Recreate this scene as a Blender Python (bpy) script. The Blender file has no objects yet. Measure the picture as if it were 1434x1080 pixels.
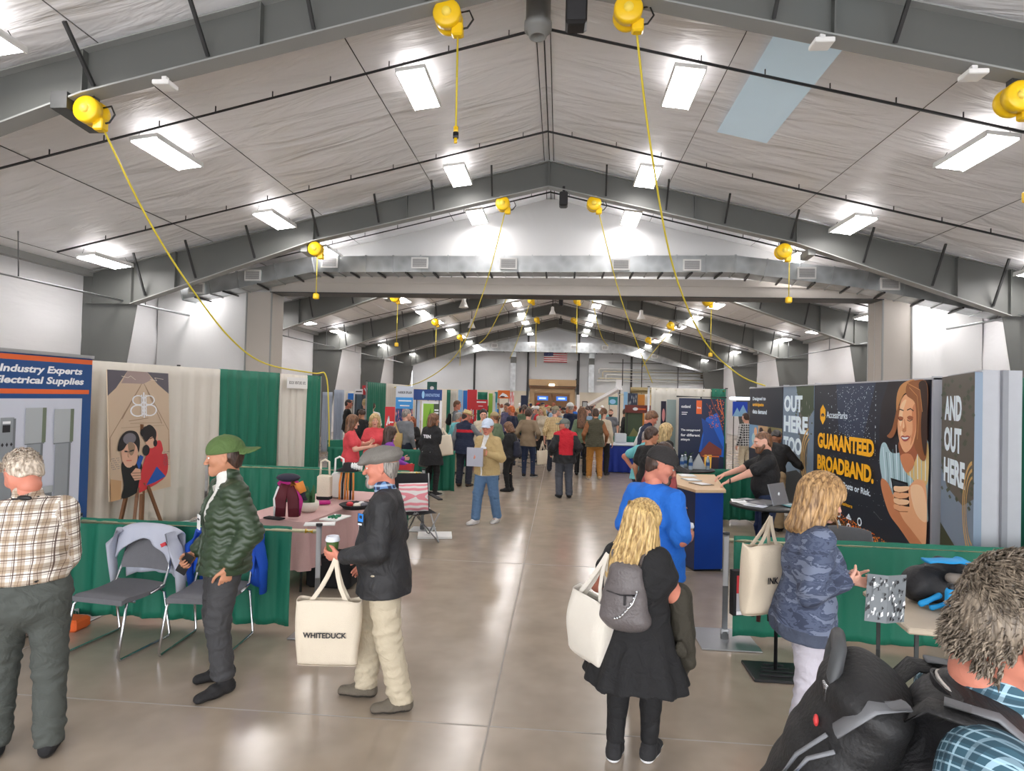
import bpy, bmesh, math, random
import numpy as np
from mathutils import Vector, Matrix, Euler
SC = bpy.context.scene
COL = SC.collection
PI = math.pi
rnd = random.Random(7)
# ------------------------------------------------------------------ camera
F_PX, YAW, PITCH, ROLL, HC = 853.93, .0786, .0187, .0252, 2.10
_cy, _sy, _cp, _sp = math.cos(YAW), math.sin(YAW), math.cos(PITCH), math.sin(PITCH)
_F = Vector((-_sy*_cp, _cy*_cp, _sp)); _r = Vector((_cy, _sy, 0)); _u = _r.cross(_F)
_R = _r*math.cos(ROLL) + _u*math.sin(ROLL); _U = _u*math.cos(ROLL) - _r*math.sin(ROLL)
CAMP = Vector((0, 0, HC))
cam = bpy.data.cameras.new('camera'); camo = bpy.data.objects.new('camera', cam); COL.objects.link(camo)
camo.matrix_world = Matrix(((_R.x, _U.x, -_F.x, 0), (_R.y, _U.y, -_F.y, 0), (_R.z, _U.z, -_F.z, HC), (0, 0, 0, 1)))
cam.sensor_width = 36; cam.lens = 36*F_PX/1434; cam.clip_start = .05; cam.clip_end = 200
SC.camera = camo
def ray(a, b): return _R*((a-717)/F_PX) - _U*((b-540)/F_PX) + _F
def onZ(a, b, z=0.0):
    d = ray(a, b); return CAMP + d*((z-HC)/d.z)
def onX(a, b, X):
    d = ray(a, b); return CAMP + d*(X/d.x)
def onY(a, b, Y):
    d = ray(a, b); return CAMP + d*(Y/d.y)
# ------------------------------------------------------------------ objects
def prop(o, label=None, cat=None, group=None, kind=None):
    if label: o['label'] = label
    if cat: o['category'] = cat
    if group: o['group'] = group
    if kind: o['kind'] = kind
    return o
def thing(name, label, cat, loc=(0, 0, 0), rz=0.0, group=None):
    o = bpy.data.objects.new(name, None); COL.objects.link(o)
    o.location = loc; o.rotation_euler = (0, 0, rz); o.empty_display_size = .1
    return prop(o, label, cat, group)
def link(name, me, parent=None):
    o = bpy.data.objects.new(name, me); COL.objects.link(o)
    if parent: o.parent = parent
    return o
def copy_tree(o, parent=None):
    c = o.copy(); COL.objects.link(c)
    if parent: c.parent = parent
    for ch in [x for x in KIDS.get(o.name, [])]: copy_tree_k(ch, c)
    return c
def copy_tree_k(o, parent):
    c = o.copy(); COL.objects.link(c); c.parent = parent
    for ch in o.children: copy_tree_k(ch, c)
def dup(o, loc, rz=None, label=None, group=None):
    c = o.copy(); COL.objects.link(c); c.location = loc
    if rz is not None: c.rotation_euler = (0, 0, rz)
    if label: c['label'] = label
    if group: c['group'] = group
    for ch in list(o.children): copy_tree_k(ch, c)
    return c
# ------------------------------------------------------------------ materials
def lin(c):
    out = []
    for x in c[:3]:
        x /= 255.0
        out.append(x/12.92 if x <= .04045 else ((x+.055)/1.055)**2.4)
    return tuple(out)+(1,)
MATS = {}
def node_mat(name):
    m = bpy.data.materials.new(name); m.use_nodes = True
    nt = m.node_tree; nt.nodes.clear()
    out = nt.nodes.new('ShaderNodeOutputMaterial'); b = nt.nodes.new('ShaderNodeBsdfPrincipled')
    nt.links.new(b.outputs[0], out.inputs[0])
    return m, nt, b
def N(nt, t, **kw):
    n = nt.nodes.new(t)
    for k, v in kw.items():
        if k.startswith('i_'):
            key = k[2:]; key = int(key) if key.isdigit() else key.replace('_', ' ')
            n.inputs[key].default_value = v
        else: setattr(n, k, v)
    return n
def M(name, col, rough=.6, metal=0.0, var=.06, scale=8.0, bump=0.0, bscale=60.0, emit=0.0, sheen=0.0, coat=0.0, spec=.5, stretch=None, trans=0.0, alpha=None, attr=None):
    if name in MATS: return MATS[name]
    m, nt, b = node_mat(name); L = nt.links.new
    c = lin(col)
    tc = N(nt, 'ShaderNodeTexCoord'); src = tc.outputs['Object']
    if stretch:
        mp = N(nt, 'ShaderNodeMapping'); mp.inputs['Scale'].default_value = stretch; L(src, mp.inputs[0]); src = mp.outputs[0]
    nz = N(nt, 'ShaderNodeTexNoise', i_Scale=scale, i_Detail=3.0); L(src, nz.inputs['Vector'])
    mx = N(nt, 'ShaderNodeMix', data_type='RGBA')
    mx.inputs[6].default_value = tuple(max(0, v*(1-var)) for v in c[:3])+(1,)
    mx.inputs[7].default_value = tuple(min(1, v*(1+var)) for v in c[:3])+(1,)
    L(nz.outputs[0], mx.inputs[0]); L(mx.outputs[2], b.inputs['Base Color'])
    b.inputs['Roughness'].default_value = rough; b.inputs['Metallic'].default_value = metal
    b.inputs['Specular IOR Level'].default_value = spec
    if sheen: b.inputs['Sheen Weight'].default_value = sheen
    if coat: b.inputs['Coat Weight'].default_value = coat
    if trans: b.inputs['Transmission Weight'].default_value = trans
    if emit:
        L(mx.outputs[2], b.inputs['Emission Color']); b.inputs['Emission Strength'].default_value = emit
    if bump:
        n2 = N(nt, 'ShaderNodeTexNoise', i_Scale=bscale, i_Detail=2.0); L(src, n2.inputs['Vector'])
        bp = N(nt, 'ShaderNodeBump', i_Strength=bump, i_Distance=.01); L(n2.outputs[0], bp.inputs['Height']); L(bp.outputs[0], b.inputs['Normal'])
    MATS[name] = m
    return m
# ------------------------------------------------------------------ mesh builder
def frame(d, up=(0, 0, 1)):
    d = Vector(d).normalized(); up = Vector(up)
    if abs(d.dot(up.normalized())) > .98: up = Vector((0, 1, 0))
    s = d.cross(up).normalized(); u = s.cross(d).normalized()
    return s, u, d
class MB:
    def __init__(self): self.v = []; self.f = []; self.m = []; self.s = []
    def add(self, vs, fs, mi=0, smooth=False):
        n = len(self.v); self.v += [tuple(v) for v in vs]
        for f in fs: self.f.append(tuple(i+n for i in f)); self.m.append(mi); self.s.append(smooth)
        return self
    def quad(self, a, b, c, d, mi=0): return self.add([a, b, c, d], [(0, 1, 2, 3)], mi)
    def poly(self, pts, mi=0): return self.add(pts, [tuple(range(len(pts)))], mi)
    def box(self, c, s, mi=0, rz=0.0, rot=None, bev=0.0):
        hx, hy, hz = s[0]/2, s[1]/2, s[2]/2
        R = rot if rot is not None else Matrix.Rotation(rz, 3, 'Z')
        if bev <= 0:
            vs = [Vector((x, y, z)) for x in (-hx, hx) for y in (-hy, hy) for z in (-hz, hz)]
            fs = [(0, 1, 3, 2), (4, 6, 7, 5), (0, 4, 5, 1), (2, 3, 7, 6), (0, 2, 6, 4), (1, 5, 7, 3)]
        else:
            b = bev; vs = []; fs = []
            prof = []
            for z, k in ((-hz, b), (-hz+b, 0), (hz-b, 0), (hz, b)):
                ring = []
                for sx, sy in ((1, 1), (-1, 1), (-1, -1), (1, -1)):
                    px, py = (hx-k)*sx, (hy-k)*sy
                    o = b*.7 if k == 0 else b*.4
                    if sx*sy > 0: ring += [(px, py-o*sy, z), (px-o*sx, py, z)]
                    else: ring += [(px-o*sx, py, z), (px, py-o*sy, z)]
                prof.append(len(vs)); vs += [Vector(p) for p in ring]
            for i in range(3):
                for j in range(8):
                    a, c2 = prof[i]+j, prof[i]+(j+1) % 8
                    fs.append((a, c2, c2+8, a+8))
            fs.append(tuple(reversed(range(8)))); fs.append(tuple(range(24, 32)))
        c = Vector(c)
        return self.add([R @ v + c for v in vs], fs, mi)
    def beam(self, p, q, w, h, mi=0, up=(0, 0, 1)):
        p, q = Vector(p), Vector(q); s, u, d = frame(q-p, up)
        vs = []
        for o in (p, q):
            for a, b in ((-1, -1), (1, -1), (1, 1), (-1, 1)): vs.append(o + s*(a*w/2) + u*(b*h/2))
        return self.add(vs, [(3, 2, 1, 0), (4, 5, 6, 7), (0, 1, 5, 4), (1, 2, 6, 5), (2, 3, 7, 6), (3, 0, 4, 7)], mi)
    def tube(self, pts, r, n=8, mi=0, cap=True, smooth=True, sq=1.0, closed=False):
        pts = [Vector(p) for p in pts]; k = len(pts)
        rr = r if isinstance(r, (list, tuple)) else [r]*k
        vs = []; prev = None
        for i, p in enumerate(pts):
            a = pts[max(0, i-1)]; b = pts[min(k-1, i+1)]
            if closed: a, b = pts[i-1], pts[(i+1) % k]
            d = (b-a)
            if d.length < 1e-9: d = Vector((0, 0, 1))
            d.normalize()
            if prev is None: s, u, _ = frame(d)
            else:
                s = (prev - d*prev.dot(d)); s = s.normalized() if s.length > 1e-6 else frame(d)[0]
                u = s.cross(d)*-1
                u = d.cross(s)
            prev = s
            for j in range(n):
                t = 2*PI*j/n; vs.append(p + s*(math.cos(t)*rr[i]) + u*(math.sin(t)*rr[i]*sq))
        fs = []
        for i in range(k if closed else k-1):
            i2 = (i+1) % k
            for j in range(n):
                j2 = (j+1) % n; fs.append((i*n+j, i*n+j2, i2*n+j2, i2*n+j))
        if cap and not closed: fs += [tuple(reversed(range(n))), tuple(range((k-1)*n, k*n))]
        return self.add(vs, fs, mi, smooth)
    def cyl(self, p, q, r, n=16, mi=0, r2=None, smooth=True):
        return self.tube([p, q], [r, r if r2 is None else r2], n, mi, True, smooth)
    def lathe(self, prof, c=(0, 0, 0), n=20, mi=0, axis=None, smooth=True):
        c = Vector(c); vs = []; fs = []
        if axis is None: s, u, d = Vector((1, 0, 0)), Vector((0, 1, 0)), Vector((0, 0, 1))
        else: s, u, d = frame(axis)
        for r, z in prof:
            for j in range(n):
                t = 2*PI*j/n; vs.append(c + s*(r*math.cos(t)) + u*(r*math.sin(t)) + d*z)
        for i in range(len(prof)-1):
            for j in range(n):
                j2 = (j+1) % n; fs.append((i*n+j, i*n+j2, (i+1)*n+j2, (i+1)*n+j))
        return self.add(vs, fs, mi, smooth)
    def ball(self, c, r, n=12, mi=0, rot=None):
        rx, ry, rz = r if isinstance(r, (tuple, list)) else (r, r, r)
        vs = []; fs = []; m = n//2; c = Vector(c)
        for i in range(m+1):
            ph = PI*i/m
            for j in range(n):
                t = 2*PI*j/n
                v = Vector((rx*math.sin(ph)*math.cos(t), ry*math.sin(ph)*math.sin(t), rz*math.cos(ph)))
                vs.append(c + (rot @ v if rot else v))
        for i in range(m):
            for j in range(n):
                j2 = (j+1) % n; fs.append((i*n+j, (i+1)*n+j, (i+1)*n+j2, i*n+j2))
        return self.add(vs, fs, mi, True)
    def grid(self, fn, nu, nv, mi=0, smooth=True, closed_u=False):
        vs = [fn(i/nu, j/nv) for j in range(nv+1) for i in range(nu+(0 if closed_u else 1))]
        w = nu if closed_u else nu+1; fs = []
        for j in range(nv):
            for i in range(nu):
                i2 = (i+1) % w if closed_u else i+1
                fs.append((j*w+i, j*w+i2, (j+1)*w+i2, (j+1)*w+i))
        return self.add(vs, fs, mi, smooth)
    def text(self, s, mi, M4, size=1.0, width=None, height=None, shear=0.0, bold=0.0, align='LEFT', depth=0.0):
        v, f = text_geo(s, bold)
        if not v: return self
        xs = [a[0] for a in v]; ys = [a[1] for a in v]
        x0, x1, y0, y1 = min(xs), max(xs), min(ys), max(ys)
        sx = width/(x1-x0) if width else size; sy = height/(y1-y0) if height else (size if not width else sx)
        if height and not width: sx = sy
        ox = {'LEFT': x0, 'CENTER': (x0+x1)/2, 'RIGHT': x1}[align]
        self.add([M4 @ Vector(((a[0]-ox)*sx + shear*(a[1]-y0)*sy, (a[1]-y0)*sy, 0)) for a in v], f, mi)
        return self
    def build(self, name, mats, parent=None, fix=True, xf=None):
        me = bpy.data.meshes.new(name)
        vs = self.v if xf is None else [tuple(xf @ Vector(v)) for v in self.v]
        me.from_pydata(vs, [], self.f)
        if not isinstance(mats, (list, tuple)): mats = [mats]
        for m in mats: me.materials.append(m)
        me.polygons.foreach_set('material_index', self.m); me.polygons.foreach_set('use_smooth', self.s)
        me.update()
        if fix:
            bm = bmesh.new(); bm.from_mesh(me); bmesh.ops.recalc_face_normals(bm, faces=bm.faces); bm.to_mesh(me); bm.free()
        o = link(name, me, parent)
        return o
_TG = {}
def text_geo(s, bold=0.0):
    k = (s, bold)
    if k in _TG: return _TG[k]
    cu = bpy.data.curves.new('t', 'FONT'); cu.body = s; cu.resolution_u = 3; cu.offset = bold
    o = bpy.data.objects.new('t', cu); COL.objects.link(o)
    dg = bpy.context.evaluated_depsgraph_get(); me = bpy.data.meshes.new_from_object(o.evaluated_get(dg))
    v = [tuple(x.co) for x in me.vertices]; f = [tuple(p.vertices) for p in me.polygons]
    bpy.data.objects.remove(o); bpy.data.curves.remove(cu); bpy.data.meshes.remove(me)
    _TG[k] = (v, f); return v, f
def plane_m(o, xdir, ydir):
    x = Vector(xdir).normalized(); y = Vector(ydir).normalized(); z = x.cross(y)
    return Matrix(((x.x, y.x, z.x, o[0]), (x.y, y.y, z.y, o[1]), (x.z, y.z, z.z, o[2]), (0, 0, 0, 1)))
class Art:
    """flat printed picture on a panel: layers of coloured shapes in panel coordinates (metres)"""
    def __init__(self, o, xdir, ydir, w, h, th=.02):
        self.mb = MB(); self.M = plane_m(o, xdir, ydir); self.w, self.h = w, h; self.mats = []; self.k = 0; self.th = th
    def mi(self, m):
        if m not in self.mats: self.mats.append(m)
        return self.mats.index(m)
    def z(self): self.k += 1; return self.k*.00035
    def P(self, pts, m):
        z = self.z(); self.mb.poly([self.M @ Vector((x*self.w, y*self.h, z)) for x, y in pts], self.mi(m)); return self
    def S(self, pts, m, n=5):
        Q = []; k = len(pts)
        for i in range(k):
            p0, p1, p2, p3 = pts[i-1], pts[i], pts[(i+1) % k], pts[(i+2) % k]
            for j in range(n):
                t = j/n; Q.append(tuple(.5*((2*p1[a])+(-p0[a]+p2[a])*t+(2*p0[a]-5*p1[a]+4*p2[a]-p3[a])*t*t+(-p0[a]+3*p1[a]-3*p2[a]+p3[a])*t**3) for a in (0, 1)))
        return self.P(Q, m)
    def R(self, x0, y0, x1, y1, m): return self.P([(x0, y0), (x1, y0), (x1, y1), (x0, y1)], m)
    def E(self, cx, cy, rx, ry, m, n=20, a0=0, a1=2*PI):
        return self.P([(cx+rx*math.cos(a0+(a1-a0)*i/n), cy+ry*math.sin(a0+(a1-a0)*i/n)) for i in range(n+(0 if abs(a1-a0-2*PI) < 1e-6 else 1))], m)
    def ring(self, cx, cy, rx, ry, t, m, n=20, a0=0, a1=2*PI):
        z = self.z(); i = self.mi(m); vs = []
        for k in range(n+1):
            a = a0+(a1-a0)*k/n
            for q in (1, 1-t): vs.append(self.M @ Vector(((cx+rx*q*math.cos(a))*self.w, (cy+ry*q*math.sin(a))*self.h, z)))
        self.mb.add(vs, [(2*k, 2*k+1, 2*k+3, 2*k+2) for k in range(n)], i); return self
    def dots(self, pts, m):
        z = self.z(); i = self.mi(m); vs = []; fs = []
        for x, y, rx, ry in pts:
            n = len(vs); vs += [self.M @ Vector((a*self.w, b*self.h, z)) for a, b in ((x-rx, y), (x, y-ry), (x+rx, y), (x, y+ry))]; fs.append((n, n+1, n+2, n+3))
        self.mb.add(vs, fs, i); return self
    def T(self, s, x, y, h, m, w=None, bold=.01, shear=0.0, align='LEFT'):
        z = self.z(); i = self.mi(m)
        M4 = self.M @ Matrix.Translation((x*self.w, y*self.h, z))
        self.mb.text(s, i, M4, height=h*self.h, width=(w*self.w if w else None), bold=bold, shear=shear, align=align); return self
    def L(self, pts, t, m):
        z = self.z(); i = self.mi(m); P = [Vector((x*self.w, y*self.h, z)) for x, y in pts]
        for a, b in zip(P, P[1:]):
            d = (b-a)
            if d.length < 1e-6: continue
            n = Vector((-d.y, d.x, 0)).normalized()*t/2
            self.mb.poly([self.M @ (a-n), self.M @ (b-n), self.M @ (b+n), self.M @ (a+n)], i)
        return self
    def build(self, name, parent, back):
        i = self.mi(back); w, h, t = self.w, self.h, self.th
        c = [self.M @ Vector(p) for p in ((0, 0, 0), (w, 0, 0), (w, h, 0), (0, h, 0), (0, 0, -t), (w, 0, -t), (w, h, -t), (0, h, -t))]
        self.mb.add(c, [(0, 1, 2, 3), (7, 6, 5, 4), (0, 4, 5, 1), (1, 5, 6, 2), (2, 6, 7, 3), (3, 7, 4, 0)], i)
        return self.mb.build(name, self.mats, parent, fix=False)
def txt_obj(s): return s
# ================================================================== BUILDING
X0, WH, ZE, ZR = -.377, 11.64, 5.007, 7.807
XL, XR = X0-WH, X0+WH
SL = (ZR-ZE)/WH
YN, YF, YP = -5.0, 48.9, 17.3
def roof(x): return ZR - SL*abs(x-X0)
def quilt_mat(name, col, wscale, bump, rough=.55, stretch=(1, 1, 1), spec=.4, dist=.6, bd=.05):
    m, nt, b = node_mat(name); L = nt.links.new
    tc = N(nt, 'ShaderNodeTexCoord'); mp = N(nt, 'ShaderNodeMapping'); mp.inputs['Scale'].default_value = stretch
    L(tc.outputs['Object'], mp.inputs[0])
    n1 = N(nt, 'ShaderNodeTexNoise', i_Scale=wscale, i_Detail=4.0, i_Distortion=dist); L(mp.outputs[0], n1.inputs['Vector'])
    n2 = N(nt, 'ShaderNodeTexNoise', i_Scale=wscale*.25, i_Detail=2.0); L(tc.outputs['Object'], n2.inputs['Vector'])
    c = lin(col); mx = N(nt, 'ShaderNodeMix', data_type='RGBA'); mx.inputs[6].default_value = tuple(v*.93 for v in c[:3])+(1,); mx.inputs[7].default_value = tuple(min(1, v*1.05) for v in c[:3])+(1,)
    L(n2.outputs[0], mx.inputs[0]); L(mx.outputs[2], b.inputs['Base Color'])
    bp = N(nt, 'ShaderNodeBump', i_Strength=bump, i_Distance=bd); L(n1.outputs[0], bp.inputs['Height']); L(bp.outputs[0], b.inputs['Normal'])
    b.inputs['Roughness'].default_value = rough; b.inputs['Specular IOR Level'].default_value = spec
    MATS[name] = m; return m
m_ceil = quilt_mat('vinyl_ceiling_insulation', (238, 238, 240), .8, .85, .32, (.55, 2.6, .55), .5, 1.2, .10)
m_wall = quilt_mat('white_wall_insulation', (224, 224, 226), .9, .5, .5, (1, .5, 1.6))
m_gable = quilt_mat('white_gable_sheet', (220, 220, 220), .8, .6, .5, (1.6, 1, .7))
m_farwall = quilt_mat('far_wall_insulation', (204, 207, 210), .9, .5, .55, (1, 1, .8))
m_steel = M('primer_grey_steel', (98, 100, 97), .5, 0, .08, 1.5)
m_steel2 = M('light_grey_flange', (150, 152, 150), .5, 0, .06, 2)
m_dark = M('dark_steel', (52, 53, 54), .5)
m_tan = M('greige_painted_board', (188, 181, 173), .6, 0, .03, 2)
m_white = M('white_paint', (238, 238, 236), .5)
m_black = M('black_plastic', (24, 24, 26), .45)
m_chrome = M('chrome', (210, 212, 215), .18, 1.0, .02)
m_alu = M('brushed_aluminium', (178, 180, 182), .38, .85, .05)
m_yellow = M('yellow_enamel', (245, 200, 20), .35)
m_ycord = M('yellow_cord', (226, 206, 60), .5)
m_pipe = M('black_pipe', (38, 38, 42), .45)
m_silverpipe = M('galvanised_pipe', (165, 168, 170), .4, .5)
# floor
m_floor, nt, b = node_mat('polished_concrete'); L = nt.links.new
tc = N(nt, 'ShaderNodeTexCoord')
n1 = N(nt, 'ShaderNodeTexNoise', i_Scale=.45, i_Detail=3.0, i_Roughness=.55, i_Distortion=.4); n2 = N(nt, 'ShaderNodeTexNoise', i_Scale=3.5, i_Detail=2.0); n3 = N(nt, 'ShaderNodeTexNoise', i_Scale=1.6, i_Detail=2.5, i_Roughness=.5)
for n in (n1, n2, n3): L(tc.outputs['Object'], n.inputs['Vector'])
rp = N(nt, 'ShaderNodeValToRGB'); rp.color_ramp.elements[0].position = .32; rp.color_ramp.elements[0].color = lin((114, 100, 86)); rp.color_ramp.elements[1].position = .68; rp.color_ramp.elements[1].color = lin((164, 150, 134))
e = rp.color_ramp.elements.new(.5); e.color = lin((140, 126, 110))
md = N(nt, 'ShaderNodeMath', operation='MULTIPLY_ADD'); md.inputs[1].default_value = 4.25; L(n3.outputs[0], md.inputs[0])
m5 = N(nt, 'ShaderNodeMath', operation='MULTIPLY'); m5.inputs[1].default_value = .55; L(n1.outputs[0], m5.inputs[0]); L(m5.outputs[0], md.inputs[2]); L(md.outputs[0], rp.inputs[0])
mx = N(nt, 'ShaderNodeMix', data_type='RGBA', blend_type='OVERLAY'); mx.inputs[0].default_value = .25; L(rp.outputs[0], mx.inputs[6]); L(n2.outputs[0], mx.inputs[7])
L(mx.outputs[2], b.inputs['Base Color'])
mr = N(nt, 'ShaderNodeMapRange'); mr.inputs[3].default_value = .13; mr.inputs[4].default_value = .27; L(n3.outputs[0], mr.inputs[0]); L(mr.outputs[0], b.inputs['Roughness'])
b.inputs['Specular IOR Level'].default_value = .55
mb = MB(); mb.box(((XL+XR)/2, (YN+YF)/2, -.05), (XR-XL+1, YF-YN+1, .1)); o = mb.build('floor', m_floor); prop(o, 'polished mottled grey-brown concrete floor', 'floor', kind='structure')
m_joint = M('joint_filler', (158, 150, 140), .6)
mb = MB()
for y in (3.9, 7.72, 11.6, 15.5, 19.3, 23.1, 27, 30.8, 34.6, 38.5, 42.3): mb.box((X0, y, .0006), (XR-XL, .012, .0012))
for x in (-7.9, -4.2, -.4, 3.4, 7.2): mb.box((x, (YN+YF)/2, .0008), (.012, YF-YN, .0014))
o = mb.build('trim_1', m_joint); prop(o, 'pale straight joint lines cut across the concrete floor', 'floor joint', kind='structure')
# walls
def wall(name, mb, m, lab, cat='wall'):
    o = mb.build(name, m); return prop(o, lab, cat, kind='structure')
def sidewall(x, sg):
    mb = MB()
    def f(u, v):
        y = YN+(YF-YN)*u; z = ZE*v
        d = .05*abs(math.sin(PI*z/1.7))**.6 + .012*math.sin(y*3.1+z)*math.sin(z*5)
        return (x+sg*d, y, z)
    mb.grid(f, 220, 24); 
    mb.box((x+sg*.32, (YN+YF)/2, ZE/2), (.3, YF-YN, ZE))
    return mb
wall('wall_left', sidewall(XL, -1), m_wall, 'white insulated left side wall of the hall')
wall('wall_right', sidewall(XR, 1), m_wall, 'white insulated right side wall of the hall')
mb = MB(); pts = [(XL, 0), (XR, 0), (XR, ZE), (X0, ZR), (XL, ZE)]
for y in (YN, YN-.2):
    mb.poly([(x, y, z) for x, z in ((XL, 0), (-9.5, 0), (-9.5, 4.6), (XL, 4.6))]); mb.poly([(x, y, z) for x, z in ((9, 0), (XR, 0), (XR, 4.6), (9, 4.6))])  # unseen end wall, wide opening added so world light fills the hall
    mb.poly([(x, y, z) for x, z in ((XL, 4.6), (XR, 4.6), (XR, ZE), (X0, ZR), (XL, ZE))])
wall('wall_back', mb, m_wall, 'white end wall behind the viewer')
mb = MB()
def gab(u, v):
    x = XL+(XR-XL)*u; z = 2.6+(roof(x)-2.6)*v
    return (x, YF+.06*math.sin(x*1.3+2*math.sin(z*.9))*math.sin(z*1.1), z)
mb.grid(gab, 90, 20); mb.poly([(x, YF+.25, z) for x, z in pts])
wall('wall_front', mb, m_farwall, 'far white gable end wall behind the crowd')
mb = MB(); mb.box(((XL+XR)/2, YF-.05, 1.3), (XR-XL, .25, 2.6)); o = mb.build('trim_2', M('cream_liner_panel', (214, 206, 190), .6)); prop(o, 'cream lower wall band on the far end wall', 'wall panel', kind='structure')
# ceiling
mb = MB()
def ceil(sg):
    def f(u, v):
        s = WH*u; y = YN+(YF-YN)*v; x = X0+sg*s
        q = abs(math.sin(PI*s/2.78))
        sag = .045*q**.5*(1) + .014*math.sin(y*5.2+math.sin(s*1.7)*2.0)*q
        bay = (y-7.235)/7.21; bay = abs(bay-round(bay))
        return (x, y, ZR-SL*s - sag + .0*bay)
    return f
for sg in (-1, 1): mb.grid(ceil(sg), 60, 420)
mb.box((X0, (YN+YF)/2, ZR+.35), (XR-XL+.4, YF-YN, .1))
o = mb.build('ceiling', m_ceil); prop(o, 'sloping ceiling lined with grey-white vinyl insulation', 'ceiling', kind='structure')
mb = MB()
for s in (2.78, 5.56, 8.34, 11.1):
    for sg in (-1, 1): mb.tube([(X0+sg*s, YN, ZR-SL*s-.015), (X0+sg*s, YF, ZR-SL*s-.015)], .008, 5)
for dx in (-.12, 0, .1): mb.tube([(X0+dx, YN, ZR-.06), (X0+dx, YF, ZR-.06)], .008 if dx else .012, 6)
o = mb.build('trim_3', m_dark); prop(o, 'thin dark straps running the length of the ceiling', 'ceiling strap', kind='structure')
mb = MB()
for sg in (-1, 1): mb.beam((X0+sg*(WH-.12), YN, ZE-.06), (X0+sg*(WH-.12), YF, ZE-.06), .2, .16)
for y in (YF-.05,):
    for sg in (-1, 1): mb.beam((X0, y-.1, ZR-.1), (X0+sg*WH, y-.1, ZE-.1), .12, .1)
o = mb.build('trim_4', m_steel2); prop(o, 'grey eave strut along the tops of the walls', 'eave strut', kind='structure')
# purlins visible only beyond the partition
mb = MB()
for s in [x*.95 for x in range(1, 12)]:
    for sg in (-1, 1): mb.beam((X0+sg*s, YP+.3, ZR-SL*s-.07), (X0+sg*s, YF, ZR-SL*s-.07), .05, .05)
o = mb.build('trim_5', m_ceil); prop(o, 'pale roof ribs beyond the partition', 'roof rib', kind='structure')
# ---- portal frames
ORD = ['nearest', 'second', 'third', 'fourth', 'fifth', 'farthest']
def bottom(s):
    return ZR-.70-.232*s if s < 5.7 else ZR-.70-.232*5.7-(s-5.7)*.345
def portal(y, k):
    t = thing('roof_frame', ORD[k]+' grey tapered steel roof frame spanning the hall', 'steel frame', (0, y, 0))
    for sg in (-1, 1):
        mb = MB(); web = []; S = [0, 2, 4, 5.7, 7, 8.5, 10.34]
        th = .008
        for a, c in zip(S, S[1:]):
            for dy in (-th, th):
                mb.quad((X0+sg*a, dy, ZR-SL*a-.1), (X0+sg*c, dy, ZR-SL*c-.1), (X0+sg*c, dy, bottom(c)), (X0+sg*a, dy, bottom(a)))
        mb.quad((X0+sg*10.34, 0, bottom(10.34)), (X0+sg*10.34, 0, ZR-SL*10.34-.1), (X0+sg*11.55, 0, ZR-SL*11.55-.1), (X0+sg*11.55, 0, bottom(10.34)))
        for s in (0, 3.4, 5.7, 9.2): mb.beam((X0+sg*(s+.01), 0, ZR-SL*s-.1), (X0+sg*(s+.01), 0, bottom(s)), .02, .2, up=(0, 1, 0))
        mb.build('rafter_web', m_steel, t)
        mb = MB(); mb.beam((X0, 0, ZR-.09), (X0+sg*11.55, 0, ZR-SL*11.55-.09), .22, .02)
        mb.beam((X0, 0, bottom(0)), (X0+sg*5.7, 0, bottom(5.7)), .24, .022); mb.beam((X0+sg*5.7, 0, bottom(5.7)), (X0+sg*10.34, 0, bottom(10.34)), .24, .022)
        mb.build('rafter_flange', m_steel2, t)
        mb = MB(); zb = bottom(10.34)
        for dy in (-th, th): mb.poly([(X0+sg*10.34, dy, zb), (X0+sg*11.55, dy, zb), (X0+sg*11.55, dy, ZE-.12), (X0+sg*11.55, dy, 0), (X0+sg*10.98, dy, 0)])
        mb.beam((X0+sg*10.34, 0, zb), (X0+sg*10.98, 0, 0), .24, .02, up=(0, 1, 0)); mb.beam((X0+sg*11.55, 0, 0), (X0+sg*11.55, 0, ZE-.1), .24, .02, up=(0, 1, 0))
        mb.beam((X0+sg*10.34, 0, zb), (X0+sg*11.55, 0, zb), .2, .02); mb.beam((X0+sg*10.34, 0, zb), (X0+sg*10.34, 0, ZR-SL*10.34-.1), .02, .2, up=(0, 1, 0))
        mb.build('column', m_steel, t)
        for s in (1.35, 2.75, 4.1, 5.6, 7.2, 8.7, 10.0):
            mb = MB(); mb.beam((X0+sg*s, -.03, bottom(s)+.10), (X0+sg*(s-.03), -.55, ZR-SL*s-.05), .04, .04); mb.build('brace', m_dark, t)
    return t
frames_y = [7.235+7.21*k for k in range(6)]
for k, y in enumerate(frames_y): portal(y, k)
# ---- partition with header and piers
mb = MB(); PL, PR, PZ = -8.33, 8.49, 4.94
def gp(a, bx, z0):
    def f(u, v):
        x = a+(bx-a)*u; top = roof(x)-.02
        z = z0+(top-z0)*v
        return (x, YP+.03*math.sin(2.2*x+1.5*math.sin(z*1.3)), z)
    return f
mb.grid(gp(PL, PR, PZ), 60, 12); mb.grid(gp(XL, PL, 0), 16, 20); mb.grid(gp(PR, XR, 0), 16, 20)
for a, bx, z0 in ((PL, PR, PZ+.02), (XL, PL, 0), (PR, XR, 0)):
    n = 12; mb.add([p for i in range(n+1) for p in ((a+(bx-a)*i/n, YP+.35, z0), (a+(bx-a)*i/n, YP+.35, roof(a+(bx-a)*i/n)-.03))], [(2*i, 2*i+1, 2*i+3, 2*i+2) for i in range(n)])
o = mb.build('wall_partition', m_gable); prop(o, 'white gable partition with a wide opening across the hall', 'wall', kind='structure')
mb = MB(); mb.box(((PL+PR)/2, YP-.12, PZ+.24), (PR-PL, .62, .48)); mb.box(((PL+PR)/2, YP-.44, PZ+.30), (PR-PL, .03, .04))
mb.box(((PL+PR)/2, YP-.16, PZ-.012), (PR-PL, .70, .022), 1)
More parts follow.
